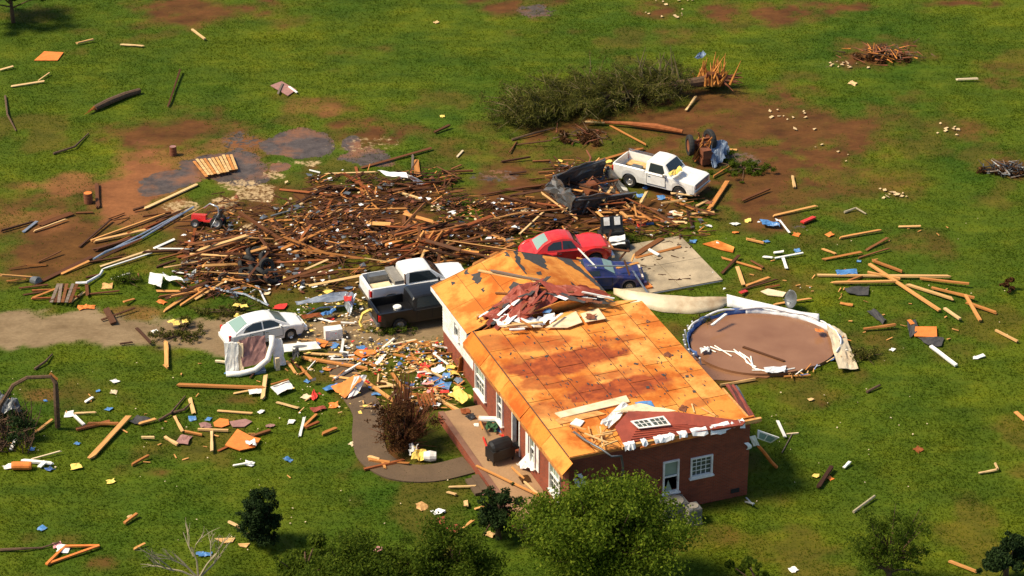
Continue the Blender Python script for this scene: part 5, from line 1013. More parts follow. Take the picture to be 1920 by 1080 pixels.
# ------------------------------------------------------------------ single boards that can be picked out in the photograph
B = [
 # far left and drive
 (181, 340, 184, 391, .22, 'brown', "upright-lying brown board beside the rusty dark barrel"), (271, 391, 371, 345, .3, 'pale', "wide pale plank at the lower edge of the muddy pad"), (249, 394, 271, 387, .12, 'dark', "short dark board touching the wide pale plank"),
 (171, 451, 309, 401, .14, 'pine', "topmost of the long orange boards left of lawn tractor"), (173, 453, 278, 430, .17, 'pale', "bright yellow board below the topmost long board at left"), (168, 471, 271, 440, .24, 'brown', "thick brown beam beside the long silver strip"), (149, 463, 208, 411, .13, 'dark', "thin dark board on red clay left of the orange boards"),
 (41, 437, 72, 413, .15, 'metal', "short grey metal strip at the far left"), (61, 434, 126, 410, .15, 'pale', "yellow board beside short grey metal strip at far left"), (0, 433, 65, 415, .12, 'dark', "dark board running off the left edge"), (68, 424, 141, 397, .3, 'brown', "thick dark brown log beam at far left"), (141, 399, 176, 398, .12, 'brown', "short brown board extending right from the log beam"),
 (288, 466, 328, 448, .15, 'white', "short white board above the white cross bar at left"), (287, 466, 401, 467, .09, 'white', "long straight white bar left of the tyre pile"), (406, 464, 417, 429, .2, 'pine', "orange board standing out below the lawn tractor"), (414, 462, 436, 415, .09, 'dmetal', "thin grey pole beside the lawn tractor"), (357, 464, 366, 429, .15, 'red', "reddish board left below the lawn tractor"),
 (65, 533, 173, 481, .3, 'brown', "long thick brown beam above the broken pallet"), (114, 514, 168, 489, .15, 'pine', "orange board lying on the thick brown beam"), (184, 507, 287, 473, .11, 'white', "long white gutter length left of the white sheet"), (187, 500, 284, 468, .13, 'pale', "yellow board alongside the long white gutter"), (209, 523, 244, 512, .1, 'white', "short white stick left of the folded white sheet"),
 (31, 541, 95, 533, .12, 'brown', "brown board left of the broken pallet"), (57, 560, 122, 535, .12, 'pine', "tan board slanting over the broken pallet"), (127, 570, 160, 546, .15, 'pale', "tan board slanting at the right of broken pallet"), (162, 531, 164, 554, .17, 'brown', "short upright brown board right of broken pallet"), (12, 527, 49, 523, .12, 'pine', "orange board near the grey bucket"), (160, 552, 225, 545, .14, 'brown', "brown board lying right of broken pallet"),
 (199, 579, 213, 606, .32, 'dark', "wide dark plank crossing another on the gravel drive"), (190, 600, 253, 577, .1, 'dark', "thin dark board under the wide crossing plank on the drive"), (255, 614, 284, 644, .16, 'dark', "dark board slanting on the gravel drive"), (222, 645, 250, 641, .1, 'dark', "short dark stick at the lower edge of drive"), (311, 638, 312, 688, .2, 'pine', "orange board end-on below the gravel drive"),
 (305, 584, 393, 527, .16, 'pine', "long orange board slanting up from drive edge to heap"), (338, 573, 387, 541, .13, 'pine', "shorter orange board parallel under the long slanting one"), (295, 557, 433, 535, .12, 'brown', "long thin brown board above the slanting orange pair"), (336, 495, 440, 478, .55, 'grey', "wide grey brown plank left of the tyre pile"), (322, 508, 363, 516, .12, 'white', "white board right of the folded white sheet"), (363, 514, 420, 512, .13, 'pine', "tan board left of the single tyre"),
 # middle heap, explicit
 (676, 315, 811, 277, .2, 'brown', "long dark beam slanting up behind the white crumpled sheet"), (667, 313, 684, 380, .15, 'red', "reddish post crossing the back of heap"), (685, 353, 697, 380, .15, 'pine', "short orange brown board right of the reddish post"), (779, 298, 783, 333, .34, 'pine', "wide orange plank upright right of white sheet"), (774, 288, 773, 321, .12, 'grey', "thin grey batten left of the wide orange plank"),
 (600, 326, 711, 322, .1, 'pale', "long thin tan lath left of the white crumpled sheet"), (578, 318, 602, 324, .1, 'white', "short white stick at the back left of heap"), (735, 356, 792, 374, .12, 'pale', "tan board slanting below the white crumpled sheet"), (827, 322, 887, 320, .14, 'brown', "brown board lying alone right of the wide orange plank"), (846, 317, 865, 309, .12, 'brown', "short brown stick above the lone brown board"), (857, 294, 868, 282, .1, 'cream', "small cream stick on grass behind the heap"), (814, 248, 844, 234, .15, 'dark', "dark stick on grass at the back"),
 (892, 367, 1045, 342, .14, 'brown', "long brown pole left of the dark box trailer"), (757, 418, 762, 380, .2, 'brown', "brown board on the small green patch within heap"), (535, 440, 608, 416, .14, 'dark', "dark board on bare mud left of green patch"), (508, 405, 570, 388, .14, 'dmetal', "dark grey board above the bare mud"), (552, 397, 562, 412, .15, 'pale', "short pale stub on the bare mud"), (556, 466, 835, 458, .2, 'red', "very long reddish beam through the middle of heap"),
 # right group
 (1323, 403, 1364, 340, .26, 'pine', "thick orange beam below the old white pickup's front"), (1447, 405, 1534, 385, .14, 'pine', "orange board on bare ground right of thick orange beam"), (1504, 417, 1527, 407, .3, 'redp', "short red plank on the grass at right"), (1461, 412, 1481, 437, .1, 'white', "white stick beside the blue sheet at right"), (1573, 446, 1654, 431, .14, 'pine', "orange board on the grass above the right lumber pile"), (1684, 425, 1727, 424, .14, 'pale', "lone pale board at upper right lawn"),
 (1536, 488, 1622, 471, .15, 'pine', "orange board just above right lumber pile"), (1619, 472, 1667, 444, .14, 'brown', "brown stick rising right above the lumber pile"), (1608, 484, 1669, 465, .1, 'brown', "thin brown stick above the lumber pile"), (1396, 447, 1435, 456, .12, 'pine', "orange stick between slab and blue sheet"), (1541, 466, 1568, 476, .14, 'pine', "short orange stick left above the lumber pile"),
 (1346, 481, 1435, 507, .13, 'pine', "orange board crossing right of the concrete slab"), (1353, 513, 1387, 477, .16, 'brown', "brown board crossing an orange one right of slab"), (1382, 500, 1394, 534, .2, 'pale', "pale board pointing toward the pool right of slab"), (1399, 536, 1444, 520, .18, 'pine', "orange board below the crossing boards right of slab"), (1406, 487, 1433, 502, .14, 'brown', "short brown board among crossing boards right of slab"), (1382, 546, 1460, 522, .1, 'dark', "thin dark pole behind the white pool wall strip"), (1435, 539, 1463, 534, .12, 'red', "short reddish board beside the thin dark pole"),
 (1453, 484, 1506, 474, .12, 'white', "white board making a T shape on the right lawn"), (1468, 483, 1475, 504, .16, 'white', "white board forming the stem of the T"), (1430, 481, 1449, 483, .14, 'white', "short white board left of the white T"), (1450, 474, 1470, 471, .16, 'white', "short white board above the white T"), (1449, 571, 1523, 559, .16, 'pine', "orange board behind the satellite dish"), (1619, 617, 1681, 608, .17, 'pine', "lone orange board right of the pool"),
 (1745, 649, 1793, 685, .17, 'white', "white post lying on the lawn at right"), (1830, 671, 1847, 665, .2, 'white', "short white block on the lawn at right"), (1867, 619, 1908, 640, .12, 'pale', "pale stick near the right edge"), (1575, 568, 1600, 572, .17, 'pine', "short orange board left below the lumber pile"), (1458, 789, 1472, 819, .14, 'white', "white stick on grass beside the house corner"), (1534, 914, 1560, 874, .2, 'dark', "dark post lying on the lawn right of house"), (1582, 877, 1594, 865, .14, 'white', "short white stick beyond the dark post"), (1835, 887, 1870, 880, .12, 'pale', "pale stick on the lower right lawn"), (1904, 772, 1922, 788, .2, 'pine', "orange board cut by the right edge"), (1447, 612, 1452, 613, .1, 'white', "tiny white chip by the pool"),
 (1778, 1051, 1832, 1072, .14, 'pine', "splintered orange board in the lower right corner"), (1865, 867, 1871, 880, .1, 'pale', "thin curled pale stick on the lower right lawn"), (1350, 722, 1418, 710, .12, 'pale', "pale board on mud right of the deck"), (1470, 706, 1520, 703, .08, 'pine', "thin orange stick on mud below the pool"),
 # behind trailer / truck
 (1068, 318, 1209, 277, .17, 'pine', "long orange board behind the old white pickup's bed"), (1136, 231, 1215, 273, .12, 'pine', "orange pole slanting from the splintered trunk"), (1355, 280, 1382, 281, .17, 'pine', "short orange board right of the tractor wreck"), (1286, 207, 1305, 180, .15, 'pale', "lone pale stick below the torn stump"), (1385, 379, 1445, 353, .12, 'brown', "brown stick right of thick orange beam"), (1159, 344, 1159, 384, .28, 'pine', "orange plank beside the old pickup's rear wheel"), (1155, 383, 1212, 399, .16, 'brown', "brown beam below the old pickup"), (1098, 361, 1133, 399, .15, 'pine', "orange board lying over the dark box trailer"),
 (1250, 370, 1312, 397, .2, 'pine', "splintered tan beam below the old pickup's door"), (1110, 306, 1152, 313, .14, 'pine', "orange board over the back of box trailer"), (1336, 332, 1380, 305, .12, 'pine', "thin orange branch right of the old pickup"), (1190, 480, 1243, 446, .3, 'brown', "thick brown beam on the back of concrete slab"), (1190, 484, 1278, 462, .2, 'pine', "long orange beam across the concrete slab"), (1213, 466, 1235, 478, .16, 'white', "short white board on the concrete slab"), (1209, 530, 1219, 540, .3, 'orangep', "orange block near the dark blue car's nose"), (1400, 545, 1388, 549, .2, 'redp', "tiny red piece beside the slab"), (1216, 552, 1355, 527, .07, 'dmetal', "dark grey pipe along the slab's near edge"),
 # front lawn
 (554, 668, 701, 693, .2, 'pine', "longest orange board in front of the sedan"), (562, 662, 646, 666, .16, 'pale', "pale board just behind the longest orange board"), (657, 668, 706, 687, .2, 'pine', "wide orange board ending at the white plank"), (668, 703, 738, 752, .17, 'pine', "orange board slanting toward the brown shrub"), (627, 710, 676, 681, .12, 'white', "white stick crossing the longest orange board"), (706, 684, 721, 664, .25, 'white', "wide white plank right of the longest board"), (717, 653, 739, 635, .1, 'white', "white lath near the black pickup's shadow"), (722, 649, 782, 637, .1, 'cream', "long cream lath near the black pickup's shadow"), (640, 661, 644, 635, .14, 'white', "white board beside the cabinet"),
 (329, 721, 501, 727, .26, 'pine', "thick long orange beam on lawn below the sofa"), (437, 738, 500, 726, .12, 'pale', "pale splint under the thick long beam"), (492, 752, 499, 700, .2, 'pale', "pale board crossing the end of thick long beam"), (519, 754, 560, 765, .17, 'pale', "short pale board below the white lawn panel"), (561, 822, 571, 780, .13, 'white', "long white stick on the lawn"), (569, 800, 595, 775, .14, 'pine', "orange stick leaning across the long white stick"), (570, 803, 600, 790, .14, 'red', "red brown stick touching the long white stick"), (603, 814, 632, 802, .15, 'pine', "short orange board alone above the front walk"), (562, 687, 584, 711, .14, 'pine', "orange stick below the longest board"), (538, 676, 554, 700, .14, 'pine', "orange stick at the sofa's right end"), (545, 672, 560, 690, .1, 'brown', "brown stick at the sofa's right end"),
 (801, 700, 825, 752, .14, 'pale', "pale stick rising above the red crate"), (790, 722, 822, 687, .1, 'white', "white lath slanting by the wing wall"), (817, 746, 866, 773, .17, 'pale', "pale board lying toward the porch"), (820, 742, 862, 778, .1, 'pine', "orange lath beside the board toward the porch"), (862, 698, 866, 668, .3, 'pine', "orange plank leaning against the house corner", .05, .05, 1.0), (769, 660, 785, 684, .1, 'pine', "thin orange stick on grass left of wing"), (735, 700, 760, 735, .14, 'pine', "orange board behind the brown shrub"), (690, 728, 745, 722, .14, 'pale', "pale board left behind the brown shrub"), (715, 715, 740, 725, .14, 'pale', "short pale board behind the brown shrub"), (687, 861, 735, 868, .17, 'pine', "upper orange board on the front walk"), (690, 856, 712, 862, .15, 'pale', "pale board at top of the front walk stack"), (682, 880, 760, 862, .16, 'red', "red brown board on the front walk"), (735, 866, 768, 868, .13, 'pine', "short orange board near the white and yellow bag"), (717, 865, 722, 878, .12, 'pine', "tiny orange block on the front walk stack"),
 (840, 913, 893, 911, .12, 'pale', "pale board on grass below the front walk"), (838, 922, 856, 927, .17, 'pale', "short pale board on grass below the front walk"), (826, 1021, 890, 973, .13, 'pine', "long orange stick on grass left of the big tree"), (888, 955, 909, 949, .13, 'pine', "short orange stick near the big tree's left side"), (873, 938, 874, 950, .2, 'pale', "small pale block on grass near the porch end"),
 # left lawn
 (162, 867, 248, 773, .24, 'pine', "bright orange board slanting alone on the left lawn"), (143, 805, 206, 790, .2, 'red', "red brown board crossed by the bright slanting board"), (162, 794, 225, 794, .18, 'pine', "orange board behind the bright slanting board"), (257, 796, 294, 785, .14, 'pine', "orange stick on the dark felt patch at left lawn"), (138, 775, 181, 773, .1, 'pale', "thin yellow lath on the left lawn"), (139, 779, 158, 797, .14, 'white', "white board below the thin yellow lath"), (355, 744, 364, 778, .2, 'pale', "pale board upright below the thick long beam"), (263, 820, 292, 820, .1, 'pale', "short yellow stick right of the bright slanting board"), (309, 819, 334, 834, .14, 'pale', "pale stick slanting down on the left lawn"), (246, 872, 280, 853, .12, 'pine', "orange stick below the bright slanting board"), (397, 808, 397, 847, .14, 'pale', "pale stick pointing at the viewer left of orange heap"), (371, 805, 428, 807, .12, 'pale', "pale lath above the splintered orange heap"), (327, 780, 343, 810, .14, 'pale', "pale board below the blue scraps on left lawn"), (343, 808, 382, 816, .1, 'pine', "thin orange stick joining the pale board at left lawn"), (406, 770, 474, 775, .12, 'pale', "long pale lath on the middle lawn"), (39, 863, 100, 869, .15, 'white', "long white board at the far left lawn"), (55, 862, 116, 845, .06, 'cream', "thin cream lath over the long white board"), (72, 877, 86, 864, .2, 'white', "short white block on the long white board"), (70, 808, 98, 786, .12, 'pine', "orange stick beside the broken tree at left"), (20, 843, 30, 823, .14, 'white', "white stick under the broken tree at left"), (159, 754, 175, 744, .14, 'white', "small white stick on the upper left lawn"),
 (233, 981, 257, 963, .14, 'pine', "small orange stick on the lower left lawn"), (250, 1030, 273, 1018, .1, 'pine', "thin orange stick right of the triangular frame"), (429, 978, 456, 991, .12, 'pale', "pale stick beside the small dark evergreen"), (436, 873, 474, 866, .12, 'white', "white stick below the splintered orange heap"), (455, 824, 508, 806, .14, 'brown', "brown stick topping the splintered orange heap"), (408, 846, 475, 815, .14, 'red', "red brown stick across the splintered orange heap"), (404, 677, 428, 679, .1, 'cream', "cream stick left of the sofa"), (468, 710, 480, 695, .1, 'dark', "dark stick below the sofa"),
 # back field
 (140, 82, 178, 73, .14, 'pale', "pale broken stick in the upper left field"), (225, 83, 270, 86, .17, 'pale', "broken tan stick in the upper left field"), (360, 55, 384, 73, .13, 'pale', "pale stick slanting in the upper field"), (0, 131, 25, 124, .17, 'pale', "pale stick at the left edge of the field"), (20, 162, 84, 152, .15, 'pale', "long pale branch stick at left field"), (72, 151, 93, 136, .1, 'pale', "short forked stick joined to the long pale branch"), (315, 200, 338, 130, .1, 'brown', "thin brown strip in the upper left field"), (1789, 149, 1837, 147, .12, 'cream', "pale stick on the upper right field"), (1486, 330, 1490, 352, .14, 'pale', "small pale stick on the right meadow"),
]
def kind_of(lab, w):
    for k in ('beam', 'plank', 'stick', 'lath', 'batten', 'post', 'pole', 'block', 'chip', 'splint', 'strip', 'gutter', 'pipe', 'branch', 'bar', 'log'):
        if k in lab.split(): return k
    return 'board' if w < .26 else 'plank'
for q in B:
    x1, y1, x2, y2, w, mat, lab = q[:7]; h = q[7] if len(q) > 7 else random.choice([.04, .05, .09]); z1 = q[8] if len(q) > 8 else random.uniform(.02, .08); z2 = q[9] if len(q) > 9 else z1+random.uniform(0, .12)
    board(x1, y1, x2, y2, w, mat, lab, h, z1, z2, kind_of(lab, w), kind_of(lab, w), roll=random.uniform(-.25, .25))
# the loose lumber pile at right
for i, q in enumerate([(1530, 516, 1789, 518, .17, "topmost long board across the right lumber pile"), (1548, 530, 1683, 527, .16, "lower left board of the right lumber pile"), (1630, 486, 1697, 511, .16, "upper slanting board of the right lumber pile"), (1630, 495, 1762, 582, .18, "longest slanting board of the right lumber pile"), (1697, 532, 1789, 561, .17, "slanting board in the middle right of the lumber pile"), (1746, 539, 1830, 559, .14, "thin board at the right of the lumber pile"), (1810, 566, 1870, 587, .17, "board at the far right end of lumber pile"), (1810, 553, 1838, 601, .16, "steep board at the right end of lumber pile"), (1771, 578, 1800, 598, .15, "short board below the right lumber pile"), (1725, 522, 1817, 532, .12, "slim board right of centre in the lumber pile"), (1590, 527, 1620, 516, .12, "short board inside the left of lumber pile"), (1626, 510, 1690, 523, .14, "middle board of the right lumber pile")]):
    board(*q[:5], 'pine' if i % 4 else 'pale', q[5], .09, .04+.05*(i % 4), .05+.05*((i+2) % 4), group="lumber pile on the right lawn")
# sheets and panels
gflat([(64, 113), (83, 96), (119, 98), (108, 113)], .06, 'orangep', "plywood_sheet", "orange plywood sheet lying in the upper left field", "plywood", .04)
gflat([(1317, 457), (1345, 450), (1377, 463), (1374, 473), (1352, 468)], .07, 'osb', "plywood_sheet", "broken orange plywood sheet right of concrete slab", "plywood", .03)
gflat([(507, 160), (528, 152), (556, 168), (540, 179)], .08, 'mauve', "siding_piece", "small brown panel with white battens in upper field", "panel", .04); board(540, 161, 558, 174, .12, 'white', "white batten on the small brown field panel", .05, .1); board(521, 176, 530, 156, .12, 'grey', "grey batten on the small brown field panel", .05, .1)
gsheet([(708, 320), (762, 326), (765, 334), (724, 331)], .7, 'wrap', "crumpled_sheet", "white crumpled metal sheet at the back of heap", "sheet", .06, 1); gsheet([(760, 327), (772, 330), (798, 345), (782, 347)], 0, 'wrap', "crumpled_sheet", "folded end of the white crumpled sheet at the back of heap", "sheet", .04, 2, zs=[.75, .75, .2, .2])
gsheet([(281, 512), (306, 516), (302, 539), (278, 531)], .35, 'white', "white_sheet", "white folded sheet on grass left of the heap", "sheet", .04, 3); gsheet([(305, 516), (330, 520), (352, 531), (312, 527)], .3, 'white', "white_sheet", "crumpled white flap beside the folded white sheet", "sheet", .1, 4)
gsheet([(553, 566), (650, 548), (662, 560), (560, 574)], .6, 'metal', "metal_sheet", "long silver sheet metal left of the black pickup", "sheet metal", .1, 5); gsheet([(648, 548), (668, 552), (658, 592), (645, 575)], 0, 'metal', "metal_sheet", "curled silver corrugated sheet by the black pickup", "sheet metal", .08, 6, zs=[1.0, .9, .1, .2])
gsheet([(644, 556), (660, 556), (658, 565), (646, 566)], .8, 'redp', "red_sheet", "red rectangle on the curled silver sheet", "panel", .03, 1); gsheet([(600, 590), (625, 580), (632, 584), (606, 596)], .25, 'blue', "blue_cloth", "blue cloth between sedan and black pickup", "cloth", .1, 2); gsheet([(563, 592), (602, 588), (606, 594), (568, 598)], .2, 'red', "brown_sheet", "red brown sheet between sedan and black pickup", "sheet", .05, 3)
gflat([(663, 662), (670, 655), (711, 656), (702, 664), (680, 670)], .1, 'orangep', "plywood_sheet", "orange plywood scrap left of the cream lath", "plywood", .04); gflat([(592, 634), (616, 640), (608, 651), (596, 646)], .15, 'orangep', "plywood_sheet", "orange plywood scrap beside the cabinet", "plywood", .03)
gsheet([(620, 728), (668, 703), (680, 712), (646, 748)], 0, 'orangep', "gable_piece", "orange sheathing piece with white edge on the lawn", "sheathing", .06, 4, zs=[.15, .7, .7, .1]); gsheet([(664, 706), (688, 704), (672, 738), (652, 748)], 0, 'wrap', "white_trim_piece", "white trim strip edging the orange sheathing piece on lawn", "trim", .04, 5, zs=[.8, .7, .2, .1])
gsheet([(604, 728), (632, 719), (640, 724), (612, 735)], .12, 'blue', "blue_sheet", "blue sheet lying left of the orange sheathing piece", "panel", .04, 6); gsheet([(507, 727), (540, 713), (552, 728), (520, 740)], .15, 'white', "white_board_piece", "white panel with orange edge on the lawn below sofa", "panel", .04, 7); board(508, 721, 542, 711, .1, 'pine', "orange edge strip of the white lawn panel", .05, .3); gsheet([(466, 732), (492, 730), (490, 738), (468, 740)], .12, 'white', "white_board_piece", "white flattened box under the thick long beam", "panel", .04, 9)
gflat([(400, 792), (412, 784), (428, 786), (430, 796), (416, 801), (402, 799)], .06, 'orangep', "plywood_sheet", "round-edged orange plywood scrap on the lawn", "plywood", .03); gflat([(430, 790), (460, 785), (473, 790), (458, 800), (436, 800)], .06, 'mauve', "board_scrap", "brown board scrap beside the round-edged orange one", "scrap", .03)
gflat([(445, 804), (472, 818), (489, 822), (478, 838), (450, 844), (422, 834)], .15, 'orangep', "plywood_sheet", "splintered orange plywood heap on the middle lawn", "plywood", .05); gsheet([(460, 828), (478, 826), (480, 836), (462, 834)], .25, 'wrap', "wrap_scrap", "white scrap on the splintered orange heap", "wrap", .08, 1)
gflat([(1426, 546), (1440, 541), (1474, 548), (1468, 556), (1440, 553)], .06, 'cream', "cream_sheet", "cream flattened sheet behind the white pool strip", "sheet", .03); gsheet([(1424, 412), (1460, 418), (1463, 426), (1430, 424)], .12, 'blue', "blue_sheet", "blue and white sheet on the grass right of beam", "sheet", .08, 2); gsheet([(1566, 508), (1606, 506), (1608, 514), (1570, 516)], .14, 'blue', "blue_sheet", "blue sheet at the left of the right lumber pile", "sheet", .05, 3)
gflat([(1716, 612), (1756, 612), (1757, 632), (1714, 630)], .12, 'orangep', "plywood_sheet", "square orange plywood piece on felt at right", "plywood", .04); gsheet([(1700, 604), (1716, 600), (1724, 622), (1706, 634)], .05, 'felt', "felt_scrap", "dark felt scrap left of the square orange piece", "felt", .05, 4); gsheet([(1720, 632), (1770, 634), (1765, 650), (1740, 648)], .05, 'felt', "felt_scrap", "dark felt scrap below the square orange piece", "felt", .05, 5); gsheet([(1582, 540), (1630, 538), (1628, 555), (1590, 552)], .05, 'felt', "felt_scrap", "dark felt below the left end of lumber pile", "felt", .06, 6); gsheet([(1625, 585), (1640, 580), (1662, 600), (1655, 608)], .05, 'felt', "felt_scrap", "thin dark felt strip right of pool", "felt", .06, 7); board(1704, 600, 1712, 608, .2, 'orangep', "orange chip above square orange piece", .05, .1)
gsheet([(240, 792), (258, 780), (288, 785), (262, 797)], .05, 'felt', "felt_scrap", "dark felt patch beside the bright slanting board", "felt", .05, 8); gflat([(974, 396), (984, 389), (1000, 404), (988, 408)], .2, 'cream', "cream_board", "small cream board left of the dark trailer", "board", .04)
gsheet([(839, 742), (862, 732), (888, 745), (866, 757)], .5, 'yellow', "foam_sheet", "yellow foam sheet at the far end of porch", "foam", .08, 3); gsheet([(580, 766), (606, 761), (613, 766), (588, 774)], .06, 'redside', "red_shingle", "dark red shingle piece on the lawn", "shingle", .03, 4); gsheet([(582, 746), (588, 730), (596, 744), (588, 752)], .06, 'redp', "red_cloth", "red leaf-shaped cloth on the lawn", "cloth", .04, 5)
gflat([(402, 1009), (441, 1008), (436, 1016), (420, 1018)], .05, 'pale', "plywood_sheet", "pale broken sheet on the lower lawn left of evergreen", "sheet", .03); gflat([(446, 1019), (469, 1018), (462, 1026), (450, 1024)], .05, 'pale', "plywood_sheet", "small pale sheet next to the small dark evergreen's foot", "sheet", .03)
gsheet([(548, 660), (560, 656), (562, 672), (548, 674)], .35, 'black', "dark_bag", "black bag at the sofa's right side", "bag", .15, 3)
tf = tag(empty("triangular_frame", G(135, 1035)), "orange triangular timber frame on the lower left lawn", "timber frame")
for a, b in (((87, 1058), (186, 1023)), ((186, 1023), (122, 1024)), ((122, 1024), (87, 1058))): MB().bar(G(*a, .08)-tf.location, G(*b, .14)-tf.location, .12, .07).build("rafter", M['orangep'], tf)
scrap(118, 1030, .6, 'wrap', "white crumpled scrap inside the triangular frame", .05); scrap(108, 1022, .4, 'pink', "pink scrap at the tip of the triangular frame", .05)
# crate, bags, clothes by the house
cr_ = tag(empty("crate", G(800, 765), .4), "red brown wooden crate above the brown shrub", "crate")
for i in range(5): MB().box((-.32+i*.16, 0, .45), (.1, .7, .03), M=Matrix.Rotation(.5, 3, 'X')).build("slat", M['red'], cr_)
for s in (-1, 1): MB().bar((s*.36, -.35, .05), (s*.36, .3, .75), .08).build("rail", M['red'], cr_)
gb = tag(empty("bag_bundle", G(792, 862)), "white and yellow bundled bag lying on the front walk", "bag")
MB().lathe([(0, -.3), (.2, -.28), (.26, 0), (.2, .28), (0, .3)], (.35, -.1, .25), 12, 'X').build("drum", M['white'], gb); crumple([(-.5, -.2, .1), (.1, -.3, .1), (.2, .25, .3), (-.4, .3, .35)], .15, seed=2).build("cloth", M['yellow'], gb); crumple([(-.6, .1, .2), (-.3, .0, .3), (-.2, .4, .5), (-.6, .5, .4)], .15, seed=5).build("flap", M['white'], gb)
# rings of yellow hose
def ring(px, py, r, mat, label, rot, tr_=.07):
    m = MB(); n = 26
    for k in range(2): m.tube([Vector((r*(1+.06*k)*math.cos(2*math.pi*i/n), r*math.sin(2*math.pi*i/n)*(1-.05*k), .05*k+.06*math.sin(i*1.9))) for i in range(n+1)], tr_, 5)
    o = m.build("hose_coil", M[mat], loc=G(px, py, r*.75), rot=rot); return tag(o, label, "hose")
ring(695, 602, .55, 'yellow', "yellow coil behind the black pickup's tail", (1.2, 0, .5)); ring(604, 523, .36, 'cream', "pale yellow coil at the near edge of heap", (1.0, 0, .1), .05)
# metal strips and poles
for pts, r_, mat, nm, lab in [([(175, 486), (198, 472), (263, 448), (363, 388)], .055, 'metal', "gutter", "long silver gutter strip running down to the left of lawn tractor"), ([(190, 478), (264, 440), (340, 400)], .05, 'metal', "metal_rail", "thin silver rail beside the long gutter strip"), ([(142, 531), (162, 530), (187, 516), (192, 507)], .07, 'poolwhite', "bent_gutter", "bent white gutter piece above the broken pallet"), ([(500, 468), (556, 459), (634, 416)], .06, 'metal', "metal_pole", "bent silver pole across the middle of heap"), ([(581, 410), (595, 395), (613, 388), (650, 383), (695, 382)], .05, 'grey', "hose", "grey green hose curving over the mud in the heap"),
                              ([(384, 535), (422, 546), (460, 552), (504, 573)], .06, 'metal', "metal_pole", "long silver pole left of the yellow weeds"), ([(422, 546), (450, 539)], .05, 'metal', "metal_pole", "short silver pole joining the long silver one"), ([(470, 548), (485, 540), (500, 570)], .05, 'poolwhite', "metal_pole", "bent white pole at the end of the long silver one"), ([(570, 593), (600, 577), (660, 572)], .04, 'metal', "metal_pole", "thin silver pole under the sheet metal"), ([(596, 597), (625, 604), (665, 606)], .05, 'white', "hose", "white hose on gravel between sedan and black pickup"), ([(430, 470), (450, 478), (470, 484)], .05, 'metal', "metal_pole", "silver pole above the tyre pile")]:
    tag(MB().tube([G(x, y, .12+.05*(i % 2)) for i, (x, y) in enumerate(pts)], r_, 6).build(nm, M[mat]), lab, nm.replace("_", " "))
